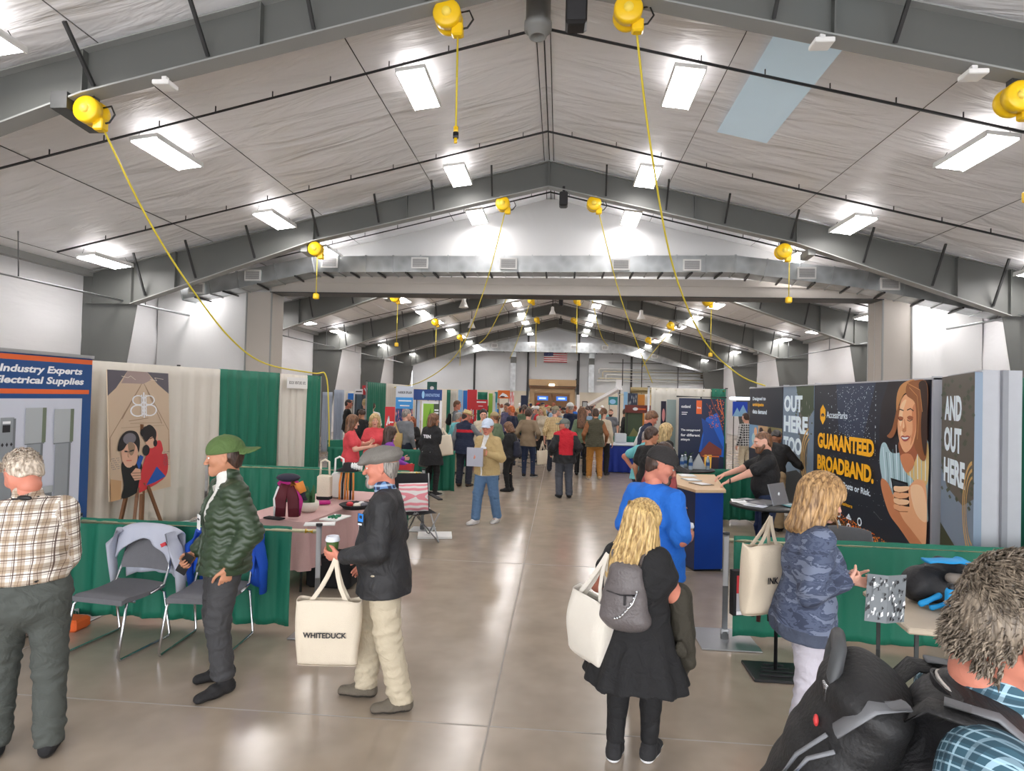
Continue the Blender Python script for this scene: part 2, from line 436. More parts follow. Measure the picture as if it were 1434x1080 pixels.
o = mb.build('trim_6', [m_tan, m_dark]); prop(o, 'greige boxed header beam over the wide opening', 'header beam', kind='structure')
for x, nm in ((-8.68, 7), (8.87, 8)):
    mb = MB(); mb.box((x, YP-.05, PZ/2), (.74, .75, PZ)); mb.box((x+(.37 if x < 0 else -.37), YP-.43, PZ/2), (.04, .03, PZ), 1); mb.box((x-(.37 if x < 0 else -.37), YP-.43, PZ/2), (.04, .03, PZ), 1)
    o = mb.build('trim_%d' % nm, [m_tan, m_steel2]); prop(o, 'greige boxed pier at the %s end of the opening' % ('left' if x < 0 else 'right'), 'pier', kind='structure')
# ---- far door, conduits, roller door
m_wood = M('brown_door_wood', (128, 92, 60), .45); m_tan2 = M('tan_door_head', (176, 148, 112), .5); m_creamd = M('cream_roller_door', (210, 196, 160), .5)
t = thing('door_1', 'brown double doors under a tan roller door head in the far wall', 'door', (-.6, YF-.2, 0)); t['kind'] = 'structure'
mb = MB(); mb.box((0, -.12, 3.3), (3.75, .5, .5)); mb.box((0, -.1, 2.95), (3.7, .3, .16), 1); mb.build('door_head', [m_tan2, m_wood], t)
mb = MB(); mb.box((0, .02, 1.5), (3.6, .05, 2.9)); mb.box((-1.55, -.04, 1.25), (.3, .1, 2.5), 1); mb.box((1.55, -.04, 1.25), (.3, .1, 2.5), 1); mb.box((0, -.04, 2.65), (3.4, .1, .3), 1); mb.build('door_surround', [m_tan2, m_tan2], t)
for s in (-1, 1):
    mb = MB(); mb.box((s*.7, -.08, 1.22), (1.34, .08, 2.4)); mb.box((s*.7, -.13, 1.5), (.8, .02, .02), 0); d = mb.build('door_leaf', m_wood, t)
    mb = MB(); mb.box((s*.75, -.14, 2.06), (.85, .04, .34)); mb.box((s*.75, -.17, 2.06), (.55, .02, .14), 1); mb.build('door_sign', [M('blue_screen', (50, 110, 200), .4, emit=.6), M('pale_screen_text', (190, 215, 245), .4, emit=.6)], t)
mb = MB(); 
for x in (-1.95, 1.95): mb.box((x, 0, 2.6), (.1, .3, 5.0))
mb.box((1.95, -.2, 3.45), (.25, .3, .4)); mb.build('door_track', m_dark, t)
mb = MB(); mb.box((-.05, -.42, 3.12), (.42, .06, .16)); mb.build('exit_lamp', M('warm_lamp_face', (255, 240, 215), .4, emit=4), t)
t = thing('door_2', 'cream roller door in the far wall at the right', 'door', (7.15, YF-.2, 0)); t['kind'] = 'structure'
mb = MB(); mb.box((0, 0, 1.35), (2.9, .08, 2.7)); 
for i in range(18): mb.box((0, -.05, .1+i*.15), (2.9, .03, .05))
mb.build('curtain', m_creamd, t)
mb = MB(); mb.cyl((-1.6, -.12, 2.85), (1.6, -.12, 2.85), .2); mb.box((0, .0, 2.9), (3.2, .2, .42)); mb.build('roller_housing', M('tan_roller_box', (176, 160, 118), .5), t)
t = thing('wall_conduit', 'bundle of pale conduit pipes looping across the far wall', 'conduit', (3.0, YF-.18, 0))
for k, (x, z, dz) in enumerate([(0.05, 4.5, -.3), (.35, 4.3, -.35), (.6, 4.05, -.3), (.1, 3.75, 0), (.0, 3.55, 0)]):
    mb = MB(); mb.tube([(9.3-x*.2, 0, z), (x+.1, 0, z), (x, 0, z-.06), (x-.0, 0, z-.06+dz-.05)] if dz else [(8.6, 0, z), (x+.1, 0, z), (x-.1, 0, z)], .06, 6); mb.build('conduit_run', M('cream_conduit', (222, 214, 190), .5) if k % 2 else m_white, t)
mb = MB()
for x, z0, z1 in ((1.9, 3.2, 5.3), (3.4, 2.6, 5.2), (6.2, 2.7, 4.8), (8.2, 2.9, 4.6)): mb.beam((x, -.05, z0), (x, -.05, z1), .07, .05)
mb.box((4.4, -.05, 5.0), (7.2, .05, .05)); mb.build('hanger', m_dark, t)
mb = MB(); mb.box((8.6, .0, 4.05), (1.3, .1, .3)); mb.box((8.8, .0, 3.35), (1.1, .1, .25)); mb.build('louvre', M('brown_louvre', (92, 84, 70), .6), t)
mb = MB(); mb.box((0, 0, 0), (.05, 1.25, 1.2)); 
for i in range(9): mb.box((-.03, 0, -.5+i*.125), (.03, 1.1, .05))
o = mb.build('wall_vent', m_steel2); o.location = (XR-.15, 45.6, 3.75); prop(o, 'square grey louvred vent high on the right wall', 'vent')
# wall posts (wind columns) on the far wall
mb_m = m_dark
for i, (x, l) in enumerate([(-6.9, 'left of the flag'), (-2.6, 'just left of the far doors'), (1.45, 'just right of the far doors'), (5.6, 'above the cream roller door')]):
    mb = MB(); mb.box((x, YF-.12, roof(x)/2), (.14, .2, roof(x)-.1)); o = mb.build('wall_post', m_dark); prop(o, 'slim dark wall post '+l, 'post')
# ---- flag
t = thing('flag', 'American flag hung flat high on the far wall', 'flag', (-1.34, YF-.32, 4.93))
W_, H_ = 1.86, 1.06
mr_, mw_, mbl = M('flag_red', (178, 34, 52), .7), M('flag_white', (240, 240, 240), .7), M('flag_blue', (45, 52, 110), .7)
mb = MB()
def fl(x, z, k=0): return (x, .03*math.sin(x*5)-k*.004, z)
for i in range(13):
    z0, z1 = H_*i/13, H_*(i+1)/13
    for j in range(14): x0_, x1_ = W_*j/14, W_*(j+1)/14; mb.quad(fl(x0_, z0), fl(x1_, z0), fl(x1_, z1), fl(x0_, z1), 0 if i % 2 == 0 else 1)
mb.build('stripes', [mr_, mw_], t)
mb = MB()
for j in range(6): x0_, x1_ = W_*.4*j/6, W_*.4*(j+1)/6; mb.quad(fl(x0_, H_*6/13, 1), fl(x1_, H_*6/13, 1), fl(x1_, H_, 1), fl(x0_, H_, 1), 0)
for r in range(9):
    for c in range(6 if r % 2 == 0 else 5):
        cx = W_*.4*((c+.5)/6 + (0 if r % 2 == 0 else .5/6)); cz = H_*6/13 + H_*7/13*(r+.7)/9.4
        q = []
        for a in range(10):
            rr = .022 if a % 2 == 0 else .009; an = PI/2+a*PI/5; px, pz = cx+rr*math.cos(an), cz+rr*math.sin(an); q.append(fl(px, pz, 2))
        mb.poly(q, 1)
mb.build('canton', [mbl, mw_], t)
mb = MB(); mb.tube([(-.05, -.02, H_+.01), (W_+.05, -.02, H_+.01)], .012, 6); mb.build('hanging_rail', m_alu, t)
# ---- lights
def lamp_geo(t):
    mb = MB(); mb.box((0, 0, .05), (.47, 1.22, .06)); 
    for x in (-.225, .225): mb.box((x, 0, .01), (.02, 1.22, .04))
    mb.build('housing', m_white, t)
    for x in (-.107, .107):
        mb = MB(); mb.box((x, 0, .012), (.195, 1.17, .016)); mb.build('lamp_face', m_lamp, t)
        mb = MB(); mb.box((x, 0, .083), (.12, 1.1, .006)); mb.build('added_uplight', m_added_uplight, t)  # glowing strip added on top of the housing to brighten the ceiling
    mb = MB()
    for x, y in ((-.18, -.5), (.18, -.5), (-.18, .5), (.18, .5)): mb.tube([(x, y, .08), (x*.6, y, .22)], .006, 4)
    mb.build('hanger', m_dark, t)
m_lamp = M('lamp_glow', (255, 250, 248), .4, emit=1.0, var=.0)
m_lamp.node_tree.nodes['Principled BSDF'].inputs['Emission Strength'].default_value = 26.0
m_added_uplight = M('added_uplight_glow', (255, 250, 248), .4, emit=1.0, var=.0)  # glow of the added strips that lift the ceiling brightness
m_added_uplight.node_tree.nodes['Principled BSDF'].inputs['Emission Strength'].default_value = 3.6
lamps = []
rowx = [(-10.6, 'outermost left row'), (-6.55, 'outer left row'), (-2.36, 'inner left row'), (1.78, 'inner right row'), (6.08, 'outer right row'), (9.95, 'outermost right row')]
rowy = [6.0, 9.55, 13.35, 16.45, 20.6, 24.7, 28.4, 32.0, 36.0, 39.8, 43.6, 46.8]
names_ = ['first', 'second', 'third', 'fourth', 'fifth', 'sixth', 'seventh', 'eighth', 'ninth', 'tenth', 'eleventh', 'twelfth']
L0 = None
for i, (x, rl) in enumerate(rowx):
    for j, y in enumerate(rowy):
        if i in (0, 5) and (j % 1 or j < 2): 
            if j < 2: continue
        if j == 0 and i in (2, 3): continue
        z = roof(x)-.36
        lab = 'white fluorescent ceiling light, %s of the %s' % (names_[j], rl)
        if L0 is None:
            L0 = thing('ceiling_light', lab, 'ceiling light', (x, y, z), 0, 'fluorescent ceiling lights'); lamp_geo(L0); L0.rotation_euler = (0, 0, 0); q = L0
        else: q = dup(L0, (x, y, z), 0, lab)
        sg = 1 if x > X0 else -1
        q.rotation_euler = (0, math.atan(SL)*sg*.55, 0)
# ---- sprinkler pipes
for k, y in enumerate([8.9, 12.4, 16.1, 19.7, 23.3, 27.0, 30.5, 34.2, 37.8, 41.4]):
    t = thing('sprinkler_pipe', 'thin black sprinkler pipe following the roof slope, %s from the viewer' % names_[k], 'pipe', (0, y, 0), 0)
    mb = MB(); e = 10.6; mb.tube([(X0-e, 0, roof(X0-e)-.25), (X0, 0, ZR-.25), (X0+e, 0, roof(X0+e)-.25)], .021, 6); mb.build('pipe', m_pipe, t)
    if k < 3:
        for s in [a*.9+.5 for a in range(11)]:
            for sg in (-1, 1):
                x = X0+sg*s; mb = MB(); mb.beam((x, 0, roof(x)-.24), (x, 0, roof(x)-.15), .014, .014); mb.build('hanger_rod', m_pipe, t)
# ---- heater tube runs along both sides
def run(x, y0, y1, z, lab, rods=4):
    t = thing('gas_pipe', lab, 'pipe', (x, 0, 0))
    mb = MB(); mb.tube([(0, y0, z), (0, y1, z)], .035, 8); mb.build('pipe', m_silverpipe, t)
    for i in range(rods):
        y = y0+(y1-y0)*(i+.5)/rods; mb = MB(); mb.tube([(0, y, z), (0.0, y-.05, roof(x)-.05)], .014, 5); mb.build('hanger_rod', m_silverpipe, t)
run(-11.0, 2, 17.2, 4.27, 'long pipe hung along the left wall in the near bay'); run(-11.0, 17.8, 42, 4.3, 'long pipe hung along the left wall beyond the partition', 6)
run(10.2, 2, 17.0, 4.2, 'long pipe hung along the right wall in the near bay'); run(10.2, 17.8, 43, 4.2, 'long pipe hung along the right wall beyond the partition', 6)
# ---- cord reels
def reel(loc, lab, r=.17):
    t = thing('cord_reel', lab, 'cord reel', loc)
    mb = MB(); mb.lathe([(0, -.13), (r*.9, -.13), (r, -.11), (r, -.02), (r*.8, 0), (r*.8, .02), (r, .04), (r, .1), (r*.95, .12), (0, .12)], (0, 0, 0), 24, 0, (0, 1, 0)); mb.lathe([(0, -.16), (.05, -.155), (.06, -.13)], (0, 0, 0), 12, 1, (0, 1, 0)); mb.build('drum', [m_yellow, M('reel_hub', (250, 220, 90), .4)], t)
    mb = MB(); mb.box((.12, 0, -.16), (.14, .12, .16), bev=.02); mb.build('guide', m_yellow, t)
    mb = MB(); mb.box((0, 0, r+.07), (.12, .1, .2)); mb.build('bracket', m_dark, t)
    mb = MB(); mb.tube([(.1, 0, .05), (.26, 0, .08), (.31, 0, -.03), (.24, 0, -.13), (.14, 0, -.15)], .012, 6); mb.build('lead', m_black, t)
    return t
R0 = None; side = ['outer left', 'inner left', 'inner right', 'outer right']
for k in range(5):
    for i, (x, z) in enumerate([(-6.05, 5.60), (-1.47, 6.72), (.70, 6.72), (5.07, 5.62)]):
        lab = 'round yellow cord reel under the %s roof frame, %s of its four' % (ORD[k], side[i])
        loc = (x, frames_y[k]+.05, z)
        if R0 is None: R0 = reel(loc, lab)
        else: dup(R0, loc, 0, lab)
def cord(pts, lab, r=.011, end=None, smooth=True):
    P = [Vector(p) for p in pts]
    if smooth and len(P) > 2:
        Q = []
        for i in range(len(P)-1):
            p0, p1, p2, p3 = P[max(0, i-1)], P[i], P[i+1], P[min(len(P)-1, i+2)]
            for s in range(6):
                t = s/6; Q.append(.5*((2*p1)+(-p0+p2)*t+(2*p0-5*p1+4*p2-p3)*t*t+(-p0+3*p1-3*p2+p3)*t**3))
        P = Q+[P[-1]]
    t = thing('power_cord', lab, 'power cord', tuple(P[0]))
    mb = MB(); mb.tube([p-P[0] for p in P], r, 6); mb.build('cord', m_ycord, t)
    e = P[-1]-P[0]
    if end == 'plug':
        mb = MB(); mb.cyl(e, e-Vector((0, 0, .07)), .03, 10, 0); mb.cyl(e-Vector((0, 0, .07)), e-Vector((0, 0, .14)), .035, 10, 1); mb.cyl(e-Vector((0, 0, .14)), e-Vector((0, 0, .2)), .02, 10, 0); mb.build('connector', [m_yellow, m_black], t)
    if end == 'box':
        mb = MB(); mb.box(e-Vector((0, 0, .06)), (.13, .1, .14), bev=.02); mb.box(e-Vector((0, .052, .06)), (.06, .01, .08), 1); mb.build('outlet_box', [m_yellow, M('reel_hub', (250, 220, 90), .4)], t)
    return t
cord([(-5.93, 7.3, 5.45), (-5.85, 8.1, 4.5), (-5.8, 9.0, 3.75), (-5.75, 10.2, 3.0), (-5.65, 11.3, 2.62), (-5.25, 12.6, 2.5), (-5.1, 12.95, 2.46), (-5.02, 12.98, 1.6), (-4.98, 13.0, .4)], 'long yellow cord sagging from the near left reel to the green drape wall', .014)
cord([(-1.35, 7.3, 6.6), (-1.35, 7.35, 5.4)], 'yellow cord hanging straight down with a plug at its end, near the ridge', .012, 'plug')
cord([(.8, 7.3, 6.6), (1.15, 8.3, 5.5), (1.75, 9.8, 4.2), (2.6, 11.3, 3.2), (3.5, 12.3, 2.65), (4.2, 12.9, 2.46)], 'long yellow cord swooping from the reel right of the ridge to the display wall', .014)
cord([(5.2, 7.2, 5.5), (5.2, 7.22, 4.55)], 'yellow cord with an outlet box hanging at the right edge of the picture', .011, 'box')
cord([(-1.4, 14.5, 6.6), (-2.0, 15.6, 4.9), (-2.9, 17.0, 3.3), (-4.4, 19, 2.5), (-6, 21, 2.3)], 'yellow cord slanting left and down from the second frame reel', .013)
cord([(.8, 14.5, 6.6), (1.4, 15.5, 4.9), (2.0, 16.3, 3.6), (2.6, 17.5, 2.6)], 'yellow cord slanting right and down from the second frame reel', .013)
cord([(-6.0, 14.45, 5.4), (-6.0, 14.45, 4.5)], 'yellow cord and outlet box hanging in front of the left duct elbow', .011, 'box')
cord([(5.2, 14.45, 5.4), (5.2, 14.45, 4.55)], 'yellow cord and outlet box hanging in front of the right duct', .011, 'box')
cord([(-5.95, 21.7, 5.4), (-5.95, 21.7, 3.95)], 'yellow cord and outlet box hanging beyond the opening at the left', .012, 'box')
cord([(5.2, 21.7, 5.4), (5.2, 21.7, 3.8)], 'yellow cord and outlet box hanging beyond the opening at the right', .012, 'box')
cord([(-6.0, 28.9, 5.4), (-6.0, 28.9, 3.9)], 'far yellow cord hanging straight at the left', .014)
cord([(-6.0, 36.1, 5.4), (-6.0, 36.1, 3.9)], 'farthest yellow cord hanging straight at the left', .016)
cord([(-1.5, 28.7, 6.6), (-2.1, 29.5, 4.9), (-2.5, 30, 4.0)], 'far yellow cord slanting left beside the ridge', .015)
cord([(-1.5, 21.5, 6.6), (-2.6, 22.5, 4.6), (-3.1, 23, 4.1)], 'yellow cord slanting left beyond the opening', .014)
cord([(.7, 28.7, 6.6), (.75, 28.7, 4.2)], 'far yellow cord hanging straight right of the ridge', .015)
cord([(.8, 21.5, 6.6), (1.4, 22.5, 4.6), (1.75, 23, 4.1)], 'yellow cord slanting right beyond the opening', .014)
cord([(-1.5, 36, 6.6), (-1.45, 36, 3.9)], 'farthest yellow cord hanging left of the ridge', .016)
cord([(5.2, 28.9, 5.5), (4.3, 29.3, 4.3), (3.9, 29.5, 3.7)], 'far yellow cord slanting left at the right side', .015)
# ---- ducts
m_galv, nt, b = node_mat('galvanised_duct'); L = nt.links.new
tc = N(nt, 'ShaderNodeTexCoord'); vo = N(nt, 'ShaderNodeTexVoronoi', i_Scale=3.5); nz = N(nt, 'ShaderNodeTexNoise', i_Scale=1.5, i_Detail=2.0)
L(tc.outputs['Object'], vo.inputs['Vector']); L(tc.outputs['Object'], nz.inputs['Vector'])
mx = N(nt, 'ShaderNodeMix', data_type='RGBA'); mx.inputs[6].default_value = lin((168, 172, 174)); mx.inputs[7].default_value = lin((206, 210, 212)); L(vo.outputs['Distance'], mx.inputs[0]); L(mx.outputs[2], b.inputs['Base Color'])
b.inputs['Metallic'].default_value = .75; b.inputs['Roughness'].default_value = .34
bp = N(nt, 'ShaderNodeBump', i_Strength=.4, i_Distance=.03); L(nz.outputs[0], bp.inputs['Height']); L(bp.outputs[0], b.inputs['Normal'])
def duct(name, lab, pts, w, h, vents, seam=.75, y=0):
    t = thing(name, lab, 'duct', (0, 0, 0))
    P = [Vector(p) for p in pts]
    mb = MB(); sm = MB(); br = MB()
    rings = []
    for i, p in enumerate(P):
        d = (P[min(i+1, len(P)-1)]-P[max(i-1, 0)]).normalized(); up = Vector((-d.z, 0, d.x)) if True else None
        if up.z < 0: up = -up
        s = d.cross(up).normalized()
        rings.append([p+s*(a*w/2)+up*(b2*h/2) for a, b2 in ((-1, -1), (1, -1), (1, 1), (-1, 1))])
    vs = [v for r in rings for v in r]; fs = [(0, 1, 2, 3)]
    for i in range(len(P)-1):
        for j in range(4): fs.append((i*4+j, i*4+(j+1) % 4, (i+1)*4+(j+1) % 4, (i+1)*4+j))
    fs.append(tuple(len(vs)-4+j for j in range(4)))
    mb.add(vs, fs); sm = mb
    for a, c in zip(P, P[1:]):
        L_ = (c-a).length; d = (c-a)/L_; n = max(1, int(L_/seam)); up = Vector((-d.z, 0, d.x)); up = up if up.z > 0 else -up
        s = d.cross(up).normalized()
        for k in range(n+1):
            q = a+d*(L_*k/n); 
            for (o1, o2) in (((-1, -1), (1, -1)), ((1, -1), (1, 1)), ((1, 1), (-1, 1)), ((-1, 1), (-1, -1))):
                A = q+s*(o1[0]*(w/2+.012))+up*(o1[1]*(h/2+.012)); B = q+s*(o2[0]*(w/2+.012))+up*(o2[1]*(h/2+.012)); sm.beam(A, B, .022, .03)
            if k < n:
                q2 = q+d*(L_/n*.5)-up*(h/2+.03); br = MB(); br.beam(q2-s*(w/2+.08), q2+s*(w/2+.08), .045, .04); br.build('hanger_bar', m_dark, t)
    pass
    sm.build('trunk', m_galv, t)
    for (x, yy, z, rz) in vents:
        mb = MB(); mb.box((x, yy+.05, z), (.42, .16, .26), 1); f = mb.build('vent_collar', [m_white, m_galv], t)
        mb = MB(); mb.box((x, yy-.04, z), (.46, .03, .30), 0); mb.box((x, yy-.058, z), (.38, .01, .22), 1)
        for i in range(7): mb.box((x, yy-.068, z-.095+i*.032), (.38, .008, .006), 0)
        mb.build('grille', [m_white, M('vent_shadow_grey', (150, 150, 152), .6)], f)
    return t
yd = 16.55
duct('air_duct', 'galvanised air duct crossing in front of the gable partition', [(-10.5, yd-.2, 4.78), (-8.9, yd-.2, 5.12), (-6.9, yd, 5.62), (4.5, yd, 5.72), (7.6, yd-.5, 5.22), (10.9, yd-1.1, 4.42)], .62, .44,
     [(-10.0, yd-.58, 4.86, 0), (-8.45, yd-.5, 5.25, 0)]+[(x, yd-.38, 5.65, 0) for x in (-6.35, -3.85, -1.45, 1.52, 3.35)]+[(6.15, yd-.62, 5.42, 0), (8.0, yd-.95, 5.1, 0)], .72)
duct('air_duct', 'galvanised air duct running along the far end wall under the gable', [(-8.9, 47.9, 5.3), (-6.3, 47.9, 6.05), (4.6, 47.9, 6.05), (11.0, 47.9, 4.7)], .5, .75,
     [(x, 47.6, 6.1, 0) for x in (-5.2, -2.2, 1.0, 3.4)]+[(7.2, 47.6, 5.5, 0)], 1.1)
for x in (-3.75, 2.45):
    mb = MB(); mb.box((x, YF-.35, 4.2), (.42, .34, 3.2)); mb.box((x, YF-.36, 5.05), (.44, .36, .5), 1); mb.box((x, YF-.175, 4.2), (.1, .09, 3.0))
    o = mb.build('duct_riser', [m_galv, m_steel]); prop(o, 'vertical metal duct riser %s of the flag on the far wall' % ('left' if x < 0 else 'right'), 'duct')
# ---- speakers, box lamps, junction boxes
def speaker(loc, lab, w=.26, h=.38):
    t = thing('speaker', lab, 'speaker', loc)
    mb = MB(); mb.box((0, 0, 0), (w, .26, h), bev=.03); mb.build('cabinet', m_black, t)
    mb = MB(); mb.box((0, -.135, 0), (w*.85, .01, h*.85)); mb.build('grille', M('speaker_grille', (40, 40, 42), .8), t)
    mb = MB(); mb.cyl((0, 0, h/2), (0, 0, h/2+.15), .03, 8); mb.build('bracket', m_dark, t)
speaker((.09, 7.35, 6.78), 'black speaker hanging under the nearest frame at the top of the picture')
speaker((-.02, 14.35, 6.78), 'black speaker hanging under the apex of the second frame', .2, .34)
speaker((-.05, 28.8, 6.62), 'small black speaker under the fourth frame apex', .22, .36); speaker((-.05, 36.0, 6.62), 'small black speaker under the fifth frame apex', .22, .36)
def floodlight(loc, lab, col, s=1):
    t = thing('wedge_floodlight', lab, 'floodlight', loc)
    mb = MB(); pr = [(-.33, .06), (.33, .06), (.33, -.05), (-.33, -.05)]
    mb.add([(x*s, -.2*s, z*s) for x, z in ((-.11, .13), (.11, .13), (.11, -.08), (-.11, -.08))]+[(x*s, .45*s, z*s) for x, z in ((-.11, .08), (.11, .08), (.11, -.12), (-.11, -.12))], [(0, 1, 2, 3), (7, 6, 5, 4), (0, 4, 5, 1), (1, 5, 6, 2), (2, 6, 7, 3), (3, 7, 4, 0)])
    mb.build('housing', col, t)
    mb = MB()
    for i in range(6): mb.box((0, (-.12+i*.1)*s, .11*s), (.2*s, .012, .02))
    mb.box((0, .1*s, .2*s), (.05, .1, .14)); mb.build('fins', m_dark, t)
m_dg = M('dark_grey_housing', (64, 66, 66), .5)
floodlight((-6.35, 7.3, 5.66), 'dark wedge-shaped box hanging by the near left reel', m_dg, 1)
for lab, loc in (('grey wedge light beside the outer left reel of the second frame', (-6.35, 14.6, 5.6)), ('grey wedge light beside the outer right reel of the second frame', (5.7, 14.6, 5.6)), ('grey wedge light beyond the opening at the left', (-6.4, 21.8, 5.6)), ('grey wedge light beyond the opening at the right', (5.5, 28.9, 5.6))): floodlight(loc, lab, m_steel2, .75)
t = thing('exhaust_cylinder', 'grey cylindrical vent hanging at the ridge near the top of the picture', 'vent', (-.42, 8.3, 6.98+.18))
mb = MB(); mb.lathe([(0, .5), (.17, .5), (.17, .1), (.19, .1), (.19, 0), (.15, 0), (.12, -.1), (.1, -.1), (.09, .02), (0, .02)], (0, 0, 0), 20); mb.build('body', m_steel2, t)
for lab, loc in (('small white junction box on the nearest frame at the left', (-5.0, 7.23, 6.0)), ('small white junction box on the nearest frame at the right', (4.55, 7.23, 5.97)), ('small white junction box on the nearest frame by the skylight', (2.9, 7.23, 6.36))):
    mb = MB(); mb.box((0, 0, 0), (.22, .2, .06), bev=.01); mb.box((0, 0, .06), (.06, .06, .08)); o = mb.build('junction_box', m_white); o.location = Vector(loc)+Vector((0, -.06, -.12)); prop(o, lab, 'junction box')
for lab, x, y, z in (('bell-shaped lamp high beyond the opening at the left', -4.0, 24.6, 5.7), ('bell-shaped lamp beyond the opening at the right', 3.6, 28, 5.75), ('bell-shaped lamp near the far ridge', -.5, 33, 6.6), ('bell-shaped lamp far left beyond the opening', -4.6, 31, 5.6)):
    t = thing('bell_lamp', lab, 'lamp', (x, y, z)); mb = MB(); mb.lathe([(.02, .45), (.08, .42), (.09, .25), (.19, .02), (.2, 0), (.17, 0), (.06, .2)], (0, 0, 0), 14); mb.build('shade', m_white, t)
    mb = MB(); mb.tube([(0, 0, .4), (0, 0, roof(x)-z-.12)], .02, 5); mb.build('rod', m_dark, t)
# skylight panels near the first bay (pale blue translucent sheet in the insulation)
m_sky = M('skylight_sheet', (186, 206, 218), .35, emit=.22, var=.05, scale=1.2)
mb = MB()
def skyf(x0_, x1_, y0_, y1_, dz): 
    for sx in (0,): mb.quad((x0_, y0_, roof(x0_)+dz), (x1_, y0_, roof(x1_)+dz), (x1_, y1_, roof(x1_)+dz), (x0_, y1_, roof(x0_)+dz))
skyf(2.72, 3.6, 6.6, 11.2, -.075)
o = mb.build('window_1', m_sky); prop(o, 'pale blue translucent skylight strip in the right ceiling slope', 'skylight', kind='structure')
# world
w = bpy.data.worlds.new('world'); SC.world = w; w.use_nodes = True
w.node_tree.nodes['Background'].inputs[0].default_value = (.96, .97, 1, 1); w.node_tree.nodes['Background'].inputs[1].default_value = 4.2  # raised world light, frontal fill through the added end wall opening
SC.view_settings.view_transform = 'Standard'; SC.view_settings.look = 'None'; SC.view_settings.gamma = 1; SC.view_settings.exposure = 0.42
SC.view_settings.use_curve_mapping = False
# ================================================================== BOOTHS
def flat(name, col, rough=.5, emit=0.0): return M(name, col, rough, 0, .02, 3, emit=emit)
m_green = M('green_drape', (22, 112, 88), .6, 0, .12, 3, .15, 220, stretch=(1, 1, .15))
m_wdrape = M('white_drape', (216, 211, 200), .65, 0, .04, 3, .15, 220, stretch=(1, 1, .15))
m_slate = M('slate_drape', (92, 112, 128), .7, 0, .06, 3)
m_ldrape = M('pale_blue_drape', (170, 180, 196), .7, 0, .05, 3)
def drape(p0, p1, z0, z1, m, lab, name='drape', amp=.03, wl=.17, group=None, loose=1.0):
    p0 = Vector((p0[0], p0[1], 0)); p1 = Vector((p1[0], p1[1], 0)); d = p1-p0; Lh = d.length; d.normalize(); nrm = Vector((-d.y, d.x, 0))
    ph = rnd.random()*6
    def f(u, v):
        s = u*Lh; z = z1-(z1-z0)*v
        a = amp*(.35+.65*min(1, v*2.2))*loose
        w = math.sin(2*PI*s/wl+ph+.5*math.sin(s*3+v*1.3))+.35*math.sin(2*PI*s/(wl*.43)+ph*2+v)
        if .07 < v < .11: a *= .6
        return d*(s-Lh/2) + nrm*(a*w) + Vector((0, 0, z-z1 + .006*math.sin(s*9+ph)*(v > .9)))
    mb = MB(); nu = max(8, int(Lh/wl*9)); mb.grid(f, min(nu, 260), 14)
    o = mb.build(name, m, fix=False); o.location = (p0+p1)/2+Vector((0, 0, z1)); prop(o, lab, 'drape', group)
    sm = o.modifiers.new('s', 'SOLIDIFY'); sm.thickness = .004
    return o
def stand(posts, z, lab, name='drape_stand', plate=.36):
    t = thing(name, lab, 'drape frame', (posts[0][0], posts[0][1], 0)); o = Vector((posts[0][0], posts[0][1], 0))
    P = [Vector((a, b, 0))-o for a, b in posts]
    for p in P:
        mb = MB(); mb.cyl(p+Vector((0, 0, .02)), p+Vector((0, 0, z+.03)), .024, 12); mb.cyl(p+Vector((0, 0, z+.03)), p+Vector((0, 0, z+.05)), .03, 8, 1); mb.build('post', [m_alu, m_dark], t)
        mb = MB(); mb.box(p+Vector((0, 0, .008)), (plate, plate, .012), bev=.003); mb.cyl(p+Vector((0, 0, .012)), p+Vector((0, 0, .1)), .035, 12); mb.build('base_plate', m_alu, t)
    for a, b in zip(P, P[1:]):
        mb = MB(); d = (b-a).normalized(); mb.cyl(a+Vector((0, 0, z-.02))+d*.03, b+Vector((0, 0, z-.02))-d*.03, .018, 10)
        q = a+(b-a)*.04; mb.build('crossbar', M('cream_bar', (232, 226, 190), .5), t)
        mb = MB(); mb.cyl(b+Vector((0, 0, z-.02))-d*.12, b+Vector((0, 0, z-.02))-d*.05, .021, 10); mb.build('yellow_tape', m_yellow, t)
    return t
# --- left rows
def Ld(y): return -6.1+.9*(y-7.57)/5.23   # left back drape line
stand([(Ld(5.0)-.12, 5.0), (Ld(9.1)-.12, 9.1), (Ld(12.9)-.02, 12.92)], 2.42, 'tall aluminium drape frame along the left booths')
drape((Ld(5.3), 5.3), (Ld(9.84), 9.84), .03, 2.44, m_wdrape, 'white drape wall behind the easel poster', wl=.3, amp=.022)
drape((Ld(9.84), 9.84), (Ld(11.46), 11.46), .03, 2.45, m_green, 'tall green drape between two white drapes on the left', wl=.26)
drape((Ld(11.46), 11.46), (Ld(12.38), 12.38), .03, 2.44, m_wdrape, 'narrow white drape with a paper booth sign on the left', wl=.24)
drape((Ld(12.38), 12.38), (Ld(12.86), 12.86), .03, 2.45, m_green, 'green drape at the far end of the left drape wall', wl=.2)
stand([(-4.30, 5.21), (-2.07, 5.21)], .90, 'low booth rail beside the two grey chairs', 'booth_rail')
drape((-4.36, 5.21), (-2.31, 5.21), .05, .915, m_green, 'low green drape behind the two grey chairs', 'rail_drape', wl=.22, amp=.022)
stand([(-5.6, 9.37), (-2.08, 9.37)], .90, 'low booth rail behind the pink table', 'booth_rail')
drape((-5.55, 9.37), (-2.3, 9.37), .05, .915, m_green, 'low green drape behind the pink table', 'rail_drape', wl=.2, amp=.022)
drape((-2.2, 12.95), (-5.0, 12.95), .05, .915, m_green, 'low green drape behind the women in coral shirts', 'rail_drape', wl=.2, amp=.022)
